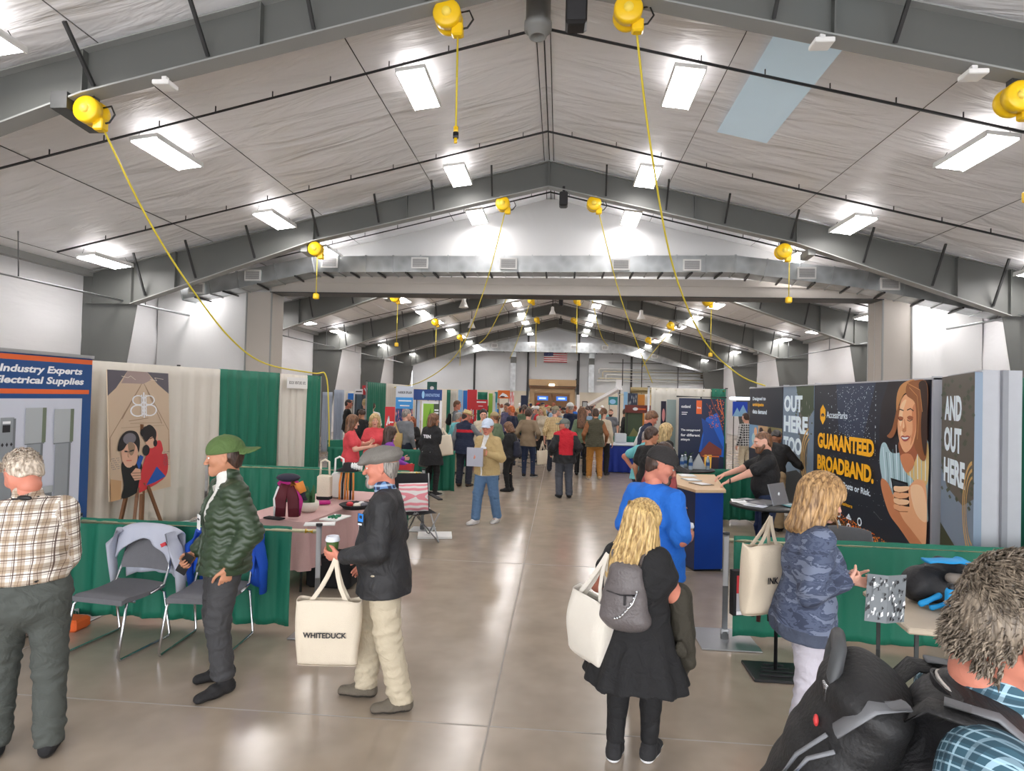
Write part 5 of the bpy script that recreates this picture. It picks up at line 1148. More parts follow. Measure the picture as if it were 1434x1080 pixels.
# right foreground table, pack, bottle, tablet
t = table(3.05, 4.22, 1.7, .76, .745, -.12, 'beige folding table at the lower right', M('table_beige', (190, 176, 156), .5))
m_cy = M('cyan_fabric', (24, 150, 214), .6); m_bkf = M('black_nylon', (28, 28, 31), .6, 0, .1, 10, .3, 60)
p = onZ(1290, 850, .75); 
RIGHTPACK = True
t = thing('drink_bottle', 'bright blue drink bottle standing in front of the open backpack', 'bottle', Vector((2.56, 4.19, .747)))
mb = MB(); mb.lathe([(0, .03), (.036, .03), (.036, .16), (.028, .18), (0, .18)], (0, 0, 0), 18); mb.build('body', m_cy, t); mb = MB(); mb.lathe([(0, 0), (.035, 0), (.037, .03), (0, .03)], (0, 0, 0), 18); mb.build('base', m_wht, t); mb = MB(); mb.lathe([(.02, .18), (.022, .21), (0, .212)], (0, 0, 0), 14); mb.build('cap', m_black, t)
t = thing('tablet_case', 'flat blue case with a small white mark on the beige table', 'case', Vector((2.66, 4.0, .747)), -.2); mb = MB(); mb.box((0, 0, .018), (.36, .17, .034), bev=.008); mb.build('shell', M('cobalt_shell', (22, 72, 160), .4), t); mb = MB(); mb.box((0, 0, .0365), (.025, .03, .002)); mb.box((.012, .012, .0365), (.02, .012, .0022)); mb.build('mark', m_wht, t)
# rack of dark red bags
t = thing('bag_stand', 'black floor stand hung with dark red and black bags', 'display stand', (1.72, 4.93, 0))
mb = MB(); mb.box((0, 0, .012), (.42, .34, .022), bev=.004)
for i in range(4): mb.box((0, -.09+i*.05, .03+.006*i), (.3-.05*i, .03, .012))
mb.build('base', m_black, t); mb = MB(); mb.cyl((0, 0, .02), (0, 0, 1.0), .014, 10); mb.build('pole', m_black, t)
m_dr = M('oxblood_leather', (58, 20, 22), .6); 
for i in range(12):
    a = -.17+.034*i; mb = MB(); L_ = .32+.05*math.sin(i*2.3); mb.tube([(a, -.06+.02*math.sin(i), .78), (a*1.15, -.08, .78-L_*.5), (a*1.2+.01*math.sin(i*3), -.08, .78-L_)], [.02, .024, .016], 6, sq=.6); mb.build('hanging_strip', m_dr if i % 3 else m_bk, t)
A = Art((-.36, -.12, .47), (1, .25, 0), (0, 0, 1), .24, .34, .06); A.R(.1, .1, .9, .5, flat('bag_print_pale', (180, 180, 186))); A.R(.1, .5, .9, .9, rd); A.E(.45, .5, .15, .18, m_yel); A.E(.75, .35, .12, .14, rd); A.R(.1, .02, .9, .1, m_wht); A.build('printed_bag', t, m_bk)
# grey chair by display wall
sled_chair((3.05, 6.6, 0), 2.6, 'grey chair partly hidden behind the blonde hair, near the display wall')
# green folding chairs in the far left booth
for i, (x, y) in enumerate(((-5.3, 14.4), (-4.6, 14.9))): 
    mb = MB(); t = thing('folding_chair', ('green folding chair at the far left beyond the drape wall', 'green folding chair behind the woman in coral with brown hair')[i], 'chair', (x, y, 0), .6)
    mb.box((0, 0, .46), (.44, .42, .03), bev=.01); mb.build('seat', m_green, t); mb = MB(); mb.box((0, .22, .8), (.44, .03, .28), bev=.01); mb.build('backrest', m_green, t)
    for sx in (-.2, .2):
        for sy in (-.18, .2): mb = MB(); mb.cyl((sx, sy, 0), (sx, sy*.9, .46 if sy < 0 else .9), .011, 6); mb.build('leg', m_chrome, t)
# ================================================================== BODY SURFACE TOOLS (smooth distance fields turned into one continuous mesh)
def v3(*a): return np.array(a if len(a) > 1 else a[0], float)
def unit(v):
    v = np.asarray(v, float); n = np.linalg.norm(v); return v/n if n > 1e-9 else v3(0, 0, 1)
class P_:
    __slots__ = ('a', 'b', 'ra', 'rb', 's', 'u', 'd', 'L', 'k', 'sub', 'tag', 'off')
    def __init__(q, a, b, ra, rb=None, side=None, k=.03, sub=False, tag=0, off=0.0):
        q.a = np.asarray(a, float); q.b = np.asarray(b, float); rb = ra if rb is None else rb
        q.ra = (ra, ra) if np.isscalar(ra) else tuple(ra); q.rb = (rb, rb) if np.isscalar(rb) else tuple(rb)
        d = q.b-q.a; q.L = max(np.linalg.norm(d), 1e-6); q.d = d/q.L if q.L > 1e-5 else v3(0, 0, 1)
        s = v3(1, 0, 0) if side is None else np.asarray(side, float); s = s-q.d*(s@q.d)
        if np.linalg.norm(s) < .1: s = v3(0, 1, 0)-q.d*q.d[1]
        q.s = unit(s); q.u = np.cross(q.d, q.s); q.k = k; q.sub = sub; q.tag = tag; q.off = off
    def ev(q, P):
        w = P-q.a; t = np.clip((w@q.d)/q.L, 0, 1); c = w-np.multiply.outer(t, q.d*q.L)
        rs = q.ra[0]+(q.rb[0]-q.ra[0])*t; ru = q.ra[1]+(q.rb[1]-q.ra[1])*t; rz = np.minimum(rs, ru)
        K = np.sqrt(((c@q.s)/rs)**2+((c@q.u)/ru)**2+((c@q.d)/rz)**2)
        return (K-1)*rz
    def box(q, m):
        r = max(q.ra+q.rb)+m; return np.minimum(q.a, q.b)-r, np.maximum(q.a, q.b)+r
def EL(c, r, rot=None, k=.02, sub=False, tag=0):   # ellipsoid: radii x,y,z
    c = np.asarray(c, float); e = P_(c, c+v3(0, 0, 1e-6), r[0], k=k, sub=sub, tag=tag)
    R = np.eye(3) if rot is None else np.array(rot)
    rr = np.asarray(r, float)
    class Q(P_):
        __slots__ = ()
        def ev(q, P):
            w = (P-c)@R; return (np.sqrt(((w/rr)**2).sum(-1))-1)*rr.min()
        def box(q, m): return c-rr.max()-m, c+rr.max()+m
    e.__class__ = Q; return e
def rotx(a): c, s = math.cos(a), math.sin(a); return np.array([[1, 0, 0], [0, c, -s], [0, s, c]])
def roty(a): c, s = math.cos(a), math.sin(a); return np.array([[c, 0, s], [0, 1, 0], [-s, 0, c]])
def rotz(a): c, s = math.cos(a), math.sin(a); return np.array([[c, -s, 0], [s, c, 0], [0, 0, 1]])
def solid(prims, h, post=None, infl=0.0, pad=.03):
    lo = np.min([p.box(infl)[0] for p in prims if not p.sub], 0)-pad; hi = np.max([p.box(infl)[1] for p in prims if not p.sub], 0)+pad
    n = np.ceil((hi-lo)/h).astype(int)+1
    F = np.full(tuple(n), 1.0, np.float64)
    ax = [lo[i]+h*np.arange(n[i]) for i in range(3)]
    for p in prims:
        m = infl+p.k+2*h+.02; l, u = p.box(m)
        i0 = np.maximum(0, np.floor((l-lo)/h).astype(int)); i1 = np.minimum(n, np.ceil((u-lo)/h).astype(int)+1)
        if (i1 <= i0).any(): continue
        sl = tuple(slice(i0[i], i1[i]) for i in range(3))
        G = np.stack(np.meshgrid(ax[0][sl[0]], ax[1][sl[1]], ax[2][sl[2]], indexing='ij'), -1)
        d = p.ev(G); f = F[sl]
        if p.sub:
            hh = np.clip(.5-.5*(f+d)/p.k, 0, 1); F[sl] = f*(1-hh)-d*hh+p.k*hh*(1-hh)
        else:
            hh = np.clip(.5+.5*(f-d)/p.k, 0, 1); F[sl] = f*(1-hh)+d*hh-p.k*hh*(1-hh)
    F -= infl
    if post is not None:
        G = np.stack(np.meshgrid(*ax, indexing='ij'), -1); F = post(F, G)
    F[0] = F[-1] = 1; F[:, 0] = F[:, -1] = 1; F[:, :, 0] = F[:, :, -1] = 1
    return nets(F, lo, h)
_CO = [(a, b, c) for a in (0, 1) for b in (0, 1) for c in (0, 1)]
_ED = [(i, j) for i in range(8) for j in range(i+1, 8) if sum(abs(_CO[i][q]-_CO[j][q]) for q in range(3)) == 1]
def nets(F, lo, h):
    S = F < 0; n = F.shape
    c = np.zeros(tuple(x-1 for x in n), np.int8)
    for a, b, d in _CO: c += S[a:n[0]-1+a, b:n[1]-1+b, d:n[2]-1+d]
    I = np.argwhere((c > 0) & (c < 8))
    if len(I) == 0: return np.zeros((0, 3)), np.zeros((0, 4), int)
    V = np.stack([F[I[:, 0]+a, I[:, 1]+b, I[:, 2]+d] for a, b, d in _CO], 1)
    pos = np.zeros((len(I), 3)); cnt = np.zeros(len(I)); C = np.array(_CO, float)
    for i, j in _ED:
        fa, fb = V[:, i], V[:, j]; m = (fa < 0) != (fb < 0); t = np.where(m, fa/np.where(m, fa-fb, 1), 0)
        pos += np.where(m[:, None], C[i]+(C[j]-C[i])*t[:, None], 0); cnt += m
    pos = (pos/cnt[:, None]+I)*h+lo
    ID = np.full(c.shape, -1, np.int64); ID[I[:, 0], I[:, 1], I[:, 2]] = np.arange(len(I))
    Q = []
    for ax in range(3):
        o = [q for q in range(3) if q != ax]
        A = [slice(None)]*3; B = [slice(None)]*3; A[ax] = slice(0, -1); B[ax] = slice(1, None)
        E = S[tuple(A)] != S[tuple(B)]; J = np.argwhere(E)
        ok = (J[:, o[0]] > 0) & (J[:, o[1]] > 0) & (J[:, o[0]] < n[o[0]]-1) & (J[:, o[1]] < n[o[1]]-1); J = J[ok]
        if not len(J): continue
        ins = S[J[:, 0], J[:, 1], J[:, 2]]
        def g(du, dv):
            K = J.copy(); K[:, o[0]] -= du; K[:, o[1]] -= dv; return ID[K[:, 0], K[:, 1], K[:, 2]]
        q = np.stack([g(1, 1), g(0, 1), g(0, 0), g(1, 0)], 1)
        fl = ins if ax != 1 else ~ins
        q[~fl] = q[~fl][:, ::-1]; Q.append(q)
    Q = np.concatenate(Q); Q = Q[(Q >= 0).all(1)]
    return pos, Q
def np_mesh(name, V, Q, mats, parent=None, mi=None, fab=None, smooth=True):
    me = bpy.data.meshes.new(name); nq = len(Q)
    me.vertices.add(len(V)); me.vertices.foreach_set('co', np.ascontiguousarray(V, np.float32).ravel())
    me.loops.add(nq*4); me.loops.foreach_set('vertex_index', Q.astype(np.int32).ravel())
    me.polygons.add(nq); me.polygons.foreach_set('loop_start', np.arange(0, nq*4, 4, dtype=np.int32)); me.polygons.foreach_set('loop_total', np.full(nq, 4, np.int32))
    for m in (mats if isinstance(mats, (list, tuple)) else [mats]): me.materials.append(m)
    if mi is not None: me.polygons.foreach_set('material_index', np.asarray(mi, np.int32))
    me.polygons.foreach_set('use_smooth', np.ones(nq, bool) if smooth else np.zeros(nq, bool))
    if fab is not None:
        a = me.attributes.new('fab', 'FLOAT_VECTOR', 'POINT'); a.data.foreach_set('vector', np.ascontiguousarray(fab, np.float32).ravel())
    me.update(calc_edges=True)
    return link(name, me, parent)
def fabcoord(V, prims):
    best = np.full(len(V), 9.0); out = np.zeros((len(V), 3))
    for p in prims:
        if p.sub: continue
        d = p.ev(V); m = d < best; best = np.where(m, d, best)
        if p.tag == 1:   # limb: across and along
            w = V-p.a; c = np.stack([w@p.u, p.off+w@p.d, np.zeros(len(V))], 1)
        else: c = np.stack([V[:, 0]+.35*np.abs(V[:, 1]), V[:, 2]+.1*V[:, 1], np.zeros(len(V))], 1)
        out[m] = c[m]
    return out
def wob(P, amp, ks, seed=0):
    r = np.random.RandomState(seed); o = 0
    for i, k in enumerate(ks):
        a = r.uniform(0, 6.28, 4); kx, ky, kz = k
        o = o+np.sin(kx*P[..., 0]+ky*P[..., 1]+kz*P[..., 2]+a[0]+1.3*np.sin(.45*kz*P[..., 0]+.5*kx*P[..., 2]+a[1])+.8*np.sin(11*P[..., 1]+a[2]))
    return amp*o/len(ks)
FOLD_LIMB = [(9, 14, 62), (-16, 10, 84), (22, -18, 38), (5, 30, 110)]
FOLD_TORSO = [(34, 12, 16), (-26, 18, 30), (14, -20, 46), (48, 0, -12)]
# ------------------------------------------------------------------ head (origin between the eyes, +y forward)
def head_prims(sex):
    m = sex == 'm'
    jw = .052 if m else .046
    A = [EL((0, -.012, .030), (.074, .094, .090)), EL((0, -.03, .0), (.070, .076, .075), k=.03),
         P_((0, .030, -.015), (0, .055, -.078), (.058, .05), (.036 if m else .030, .034), k=.03),
         P_((-jw, -.0, -.05), (-.022, .062, -.098), .022, .015, k=.03), P_((jw, -.0, -.05), (.022, .062, -.098), .022, .015, k=.03),
         EL((0, .076, -.100), (.020, .014, .014), k=.02),
         P_((-.030, .078, .020), (.030, .078, .020), .014 if m else .010, k=.02),
         P_((0, .086, .006), (0, .103, -.034), .0085, .0105, k=.012), EL((0, .106, -.036), (.0115, .010, .009), k=.008),
         EL((-.013, .096, -.038), (.0075, .009, .007), k=.006), EL((.013, .096, -.038), (.0075, .009, .007), k=.006),
         EL((-.042, .052, -.026), (.022, .024, .018), k=.025), EL((.042, .052, -.026), (.022, .024, .018), k=.025),
         EL((-.0315, .094, .0), (.018, .016, .0085), k=.010, sub=True), EL((.0315, .094, .0), (.018, .016, .0085), k=.010, sub=True),
         EL((-.0312, .0805, .0088), (.0165, .0088, .0052), k=.004), EL((.0312, .0805, .0088), (.0165, .0088, .0052), k=.004), EL((-.0312, .079, -.0095), (.015, .007, .0035), k=.004), EL((.0312, .079, -.0095), (.015, .007, .0035), k=.004),
         P_((-.018, .083, -.063), (.018, .083, -.063), .0075, k=.006), P_((-.015, .081, -.074), (.015, .081, -.074), .0085, k=.006),
         EL((0, .094, -.0685), (.024, .006, .0018), k=.003, sub=True)]
    for s in (-1, 1):
        R = rotz(s*.35)@rotx(-.15)
        A += [EL((s*.077, -.012, -.008), (.009, .019, .031), R, k=.006), EL((s*.084, -.008, -.003), (.006, .010, .018), R, k=.005, sub=True)]
    A += [P_((0, -.02, -.06), (0, -.028, -.105), (.052 if m else .044, .055 if m else .046), (.053 if m else .046, .054 if m else .047), k=.03)]
    return A
_HC = {}
def uvball(c, r, n=10):
    mb = MB(); mb.ball(c, r, n); return np.array(mb.v), [list(f)+[f[-1]]*(4-len(f)) for f in mb.f]
def head_mesh(sex, h):
    k = (sex, h)
    if k in _HC: return _HC[k]
    V, Q = solid(head_prims(sex), h)
    c = V[Q].mean(1)
    mi = np.zeros(len(Q), int)
    lip = (np.abs(c[:, 0]) < .021-.6*np.abs(c[:, 2]+.0685)) & (np.abs(c[:, 2]+.0685) < .0095) & (c[:, 1] > .076); mi[lip] = 1
    br = (np.abs(np.abs(c[:, 0])-.031) < .018) & (np.abs(c[:, 2]-.0225+.15*np.abs(np.abs(c[:, 0])-.031)) < .0034) & (c[:, 1] > .05); mi[br] = 2
    n = len(V); Vs = [V]; Qs = [Q]; M_ = [mi]
    for s in (-1, 1):
        for cc, rr, mat_ in (((s*.031, .0735, -.0005), .0135, 3), ((s*.031, .0800, -.001), .0078, 4)):
            bv, bq = uvball(cc, rr); bq = np.array(bq)+n; Vs.append(bv); Qs.append(bq); M_.append(np.full(len(bq), mat_)); n += len(bv)
    _HC[k] = (np.concatenate(Vs), np.concatenate(Qs), np.concatenate(M_)); return _HC[k]
# ------------------------------------------------------------------ hands (wrist at origin, fingers along +y, palm faces -z, thumb on +x = right hand seen from its back... mirrored for left)
def hand_prims(pose):
    curl = {'relax': (.35, .45, .35), 'grip': (.95, 1.15, .7), 'flat': (.08, .12, .08), 'cup': (.62, .75, .45), 'type': (.5, .3, .2)}[pose]
    A = [P_((0, -.035, 0), (0, .01, 0), (.027, .02), (.029, .02), k=.02),
         P_((-.004, .015, 0), (-.004, .072, -.002), (.033, .0155), (.040, .013), k=.012)]
    for i, (x, L) in enumerate(((.028, .070), (.0095, .078), (-.010, .073), (-.029, .058))):
        p = v3(x, .078 - .004*(i == 3)-.002*(i == 0), -.001); ang = 0; dx = x*.12*(1 if pose != 'grip' else .2)
        for j, (f, c) in enumerate(zip((.46, .30, .24), curl)):
            ang += c*(1+.08*i*(pose == 'relax')); d = unit(v3(dx, math.cos(ang), -math.sin(ang))); q = p+d*L*f
            A.append(P_(p, q, (.0088, .0085, .0078)[j], (.0085, .0078, .0068)[j], k=.004)); p = q
    t = {'relax': .25, 'grip': .9, 'flat': .05, 'cup': .75, 'type': .3}[pose]
    p = v3(.024, .018, -.006)
    for j, L in enumerate((.040, .030, .026)):
        a = .85-.35*j; z = -t*(.4+.4*j); d = unit(v3(math.sin(a)*(1-.5*t*(j > 0)), math.cos(a), z)); q = p+d*L
        A.append(P_(p, q, (.0135, .0105, .0095)[j], (.0105, .0095, .008)[j], k=.010 if j == 0 else .004)); p = q
    return A
_HD = {}
def hand_mesh(pose, h):
    k = (pose, h)
    if k not in _HD: _HD[k] = solid(hand_prims(pose), h, pad=.01)
    return _HD[k]
# ------------------------------------------------------------------ hair, hats, beards in head space
def shell(rx=.084, ry=.106, rz=.098, c=(0, -.014, .032)): return EL(c, (rx, ry, rz), k=.02)
def hair_mesh(style, h, seed=0, cut=None):
    if cut is not None:
        global solid
        s0 = solid
        def s2(pr, h, post=None, **k): return s0(pr, h, lambda F, G: np.maximum(post(F, G), G[..., 2]-cut-.1*G[..., 1]), **k)
        solid = s2
        try: return hair_mesh(style, h, seed)
        finally: solid = s0
    rs = np.random.RandomState(seed)
    def amp(a, ks): return lambda F, G: F+wob(G, a, ks, seed)
    strand = [(90, 20, 14), (-70, 60, 18), (40, 100, 10), (130, -30, 8)]
    tuft = [(60, 50, 60), (-50, 80, 40), (90, -40, 70)]
    ear = [EL((s*.090, .002, -.014), (.020, .018, .028), k=.008, sub=True) for s in (-1, 1)]
    if style in ('short', 'crop', 'fringe', 'thick', 'messy'):
        g = {'short': 0, 'crop': -.005, 'fringe': -.003, 'thick': .008, 'messy': .012}[style]
        pr = [shell(.081+g, .103+g, .094+g), EL((0, -.034, -.004), (.079+g*.6, .082+g*.6, .082), k=.02)]+[P_((0, -.06, -.02), (0, -.065, -.075), (.058, .03), (.05, .025), k=.03)]+ear
        def post(F, G):
            x, y, z = G[..., 0], G[..., 1], G[..., 2]
            F = np.maximum(F, (y*.72-z*.69)-.006); F = np.maximum(F, y*.95-.082-.1*(z > .08)*0); F = np.maximum(F, -(z+.085)-.25*(y+.06))
            if style == 'fringe': F = np.maximum(F, (z-.085)+.25*np.abs(y+.04))
            return F+wob(G, .005 if style in ('messy', 'thick', 'fringe') else .003, tuft if style != 'short' else strand, seed)
        return solid(pr, h, post)
    if style in ('bob', 'long', 'wavy', 'shoulder', 'updo', 'pony'):
        L_ = {'bob': .13, 'long': .30, 'wavy': .36, 'shoulder': .19, 'updo': .05, 'pony': .05}[style]
        g = .008 if style in ('long', 'bob', 'updo', 'pony') else .017
        pr = [shell(.082+g, .104+g, .096+g)]
        if style not in ('updo', 'pony'):
            for s in (-1, 1):
                pr += [P_((s*.062, .0, .03), (s*.082, .012, -.06), .036, .032, k=.03), P_((s*.082, .012, -.06), (s*.078, .0, -L_*.75), .032, .026, k=.03)]
                pr += [P_((s*.06, -.05, .02), (s*.075, -.06, -L_), .045, .035, k=.04)]
            pr += [P_((0, -.075, .02), (0, -.09, -L_*1.05), (.06, .045), (.075, .035), k=.04)]
        elif style == 'updo': pr += [EL((0, -.1, .07), (.04, .035, .035), k=.02)]+ear
        else: pr += [P_((0, -.11, .04), (0, -.15, -.05), .03, .03, k=.02), P_((0, -.15, -.05), (0, -.13, -.2), .03, .012, k=.02)]+ear
        def post(F, G):
            x, y, z = G[..., 0], G[..., 1], G[..., 2]
            face = np.sqrt((x/.068)**2+((y-.115)/.085)**2+((z+.035)/.105)**2)-1   # open face
            F = np.maximum(F, -face*.06); F = np.maximum(F, y*.85-z*.3-.068)
            inner = np.sqrt((x/.06)**2+((y+.0)/.085)**2)-1
            F = np.maximum(F, np.where(y > .0, .03-np.abs(x)-.3*np.maximum(0, z+.06), -1))
            th = np.arctan2(x, -y+.02)
            rg = .0035*np.sin(th*24+z*(9 if style == 'wavy' else 4)+1.2*np.sin(z*13+seed))+.002*np.sin(th*41+z*7)
            if style in ('wavy', 'shoulder'): F = F+.004*np.sin(z*27+th*2)*np.clip(-z*8, 0, 1)
            return F+rg
        return solid(pr, h, post)
    if style == 'cap':
        pr = [EL((0, -.012, .034), (.092, .114, .097), k=.01), EL((0, -.012, .13), (.008, .008, .006), k=.004)]
        def post(F, G):
            x, y, z = G[..., 0], G[..., 1], G[..., 2]; dome = np.maximum(F, -(z-.020-.05*y))
            r = np.sqrt((x/.082)**2+((y-.075)/.118)**2)-1; zz = z-(.040-.10*(y-.09))+.9*x*x*6
            brim = np.maximum(np.maximum(r*.08, np.abs(zz)-.0045), -(y-.07)); 
            return np.minimum(dome, brim)
        return solid(pr+[EL((0, .12, .04), (.09, .075, .03), k=.005)][:0]+[P_((0, 0, .04), (0, .16, .04), .06, .03, k=.001)][:0], h, post, pad=.11)
    if style == 'flatcap':
        R = rotx(-.14)
        pr = [EL((0, .0, .066), (.098, .128, .050), R, k=.03), EL((0, -.02, .062), (.092, .110, .062), k=.03), EL((0, .098, .036), (.066, .05, .014), rotx(-.25), k=.02)]
        def post(F, G):
            x, y, z = G[..., 0], G[..., 1], G[..., 2]
            return np.maximum(F, -(z-.024+.04*y))+.0018*np.sin(z*130+y*30)*(z > .06)+.002*np.sin(y*60+x*30)
        return solid(pr, h, post)
    if style == 'straw':
        def post(F, G):
            x, y, z = G[..., 0], G[..., 1], G[..., 2]; r = np.sqrt(x*x+(y+.01)**2)
            crown = np.maximum(np.maximum(r-.098+.15*(z-.04), -(z-.035)), z-.13+.3*np.maximum(0, .05-r)*(.0)); brim = np.maximum(r-.165, np.abs(z-.042-.25*np.abs(x)**1.5)-.004)
            return np.minimum(crown, brim)
        return solid([EL((0, 0, .06), (.15, .15, .08))], h, post, pad=.06)
    if style == 'visor':
        pr = [shell(.086, .108, .1)]
        def post(F, G):
            x, y, z = G[..., 0], G[..., 1], G[..., 2]; return np.maximum(F, np.abs(z-.055-.1*y)-.02)
        return solid(pr, h, post)
    if style in ('beard', 'goatee', 'greybeard'):
        pr = [P_((0, .030, -.03), (0, .056, -.088), (.0625, .056), (.040, .042), k=.03)]+[P_((s*.058, .0, -.04), (s*.026, .062, -.103), .0235, .023, k=.03) for s in (-1, 1)]+[EL((0, .074, -.108), (.03, .024, .022), k=.02), P_((-.022, .088, -.054), (.022, .088, -.054), .009, k=.01)]
        pr += [EL((0, .102, -.069), (.020, .022, .006), k=.004, sub=True)]
        def post(F, G):
            x, y, z = G[..., 0], G[..., 1], G[..., 2]
            F = np.maximum(F, z+.050-.62*np.maximum(0, np.abs(x)-.022))
            if style == 'goatee': F = np.maximum(F, np.abs(x)-.034); F = np.maximum(F, -(y-.045))
            F = np.maximum(F, -(y+.002)); return F+wob(G, .0025, tuft, 3)
        return solid(pr, h, post)
    if style == 'glasses':
        mb = MB()
        for s in (-1, 1):
            mb.tube([(s*.032+.021*math.cos(t), .101-.002*abs(math.cos(t)), .0+.016*math.sin(t)) for t in [i*PI/8 for i in range(16)]], .0016, 5, closed=True)
            mb.tube([(s*.053, .099, .004), (s*.078, .06, .006), (s*.082, -.0, .004), (s*.080, -.02, -.01)], .0018, 5)
        mb.tube([(-.011, .103, .004), (0, .106, .007), (.011, .103, .004)], .0016, 5)
        return mb
    raise ValueError(style)
_HR = {}
# ================================================================== PEOPLE
def ik(a, b, l1, l2, pole):
    a, b = np.asarray(a, float), np.asarray(b, float); d = b-a; L = np.linalg.norm(d); mx = (l1+l2)*.998
    if L > mx: b = a+d/L*mx; L = mx; d = b-a
    u = d/L; x = (l1*l1-l2*l2+L*L)/(2*L); h = math.sqrt(max(0, l1*l1-x*x)); p = np.asarray(pole, float); p = p-u*(p@u); p = unit(p)
    return a+u*x+p*h, b
def Mx(V, O, R, s=1.0): return (V*s)@np.array(R).T+O
m_lip = M('lip', (168, 92, 84), .5); m_eyew = M('eye_white', (232, 228, 224), .3); m_iris = M('iris', (46, 36, 30), .2)
def skin(c, nm): return M('skin_'+nm, c, .5, 0, .07, 14, .12, 90, spec=.4)
SK = {'fair': skin((226, 172, 150), 'fair'), 'ruddy': skin((208, 134, 112), 'ruddy'), 'tan': skin((190, 134, 104), 'tan'), 'brown': skin((132, 88, 64), 'brown')}
def hairm(nm, c, c2=None, st=(1, 1, 1), sc=26):
    k = 'hair_'+nm
    if k in MATS: return MATS[k]
    m, nt, b = node_mat(k); L = nt.links.new; tc = N(nt, 'ShaderNodeTexCoord'); mp = N(nt, 'ShaderNodeMapping'); mp.inputs['Scale'].default_value = (1, 1, .12); L(tc.outputs['Object'], mp.inputs[0])
    n = N(nt, 'ShaderNodeTexNoise', i_Scale=sc*3, i_Detail=4.0, i_Distortion=.4); L(mp.outputs[0], n.inputs['Vector']); r = N(nt, 'ShaderNodeValToRGB'); r.color_ramp.elements[0].position = .34; r.color_ramp.elements[1].position = .66
    c2 = c2 or tuple(min(255, x*1.45+8) for x in c); r.color_ramp.elements[0].color = lin(tuple(x*.72 for x in c)); r.color_ramp.elements[1].color = lin(c2); L(n.outputs[0], r.inputs[0]); L(r.outputs[0], b.inputs['Base Color'])
    bp = N(nt, 'ShaderNodeBump', i_Strength=.7, i_Distance=.006); L(n.outputs[0], bp.inputs['Height']); L(bp.outputs[0], b.inputs['Normal']); b.inputs['Roughness'].default_value = .42
    MATS[k] = m; return m
HM = dict(black=hairm('black', (26, 22, 22)), dark=hairm('dark', (52, 36, 28)), brown=hairm('brown', (92, 62, 42)), auburn=hairm('auburn', (128, 66, 40)), blonde=hairm('blonde', (188, 150, 92), (232, 204, 150)), dirty=hairm('dirty', (150, 108, 66), (204, 164, 112)), grey=hairm('grey', (120, 114, 108), (178, 170, 162)), white=hairm('white', (206, 184, 160), (236, 222, 204)), salt=hairm('salt', (112, 102, 92), (176, 166, 154)), honey=hairm('honey', (196, 150, 84), (236, 204, 140)), red=hairm('red', (170, 84, 40)))
def cloth_m(nm, c, rough=.8, bump=.12, bs=320, var=.08, sheen=0):
    new = 'cloth_'+nm not in MATS; m = M('cloth_'+nm, c, rough, 0, var, 5, bump, bs, sheen=sheen)
    if new:
        nt = m.node_tree; b = nt.nodes['Principled BSDF']; old = b.inputs['Normal'].links[0].from_socket
        tc = N(nt, 'ShaderNodeTexCoord'); n = N(nt, 'ShaderNodeTexNoise', i_Scale=7.0, i_Detail=3.0, i_Distortion=2.2); nt.links.new(tc.outputs['Object'], n.inputs['Vector'])
        bp = N(nt, 'ShaderNodeBump', i_Strength=.55, i_Distance=.035); nt.links.new(n.outputs[0], bp.inputs['Height']); nt.links.new(old, bp.inputs['Normal']); nt.links.new(bp.outputs[0], b.inputs['Normal'])
    return m
PEOPLE = 0
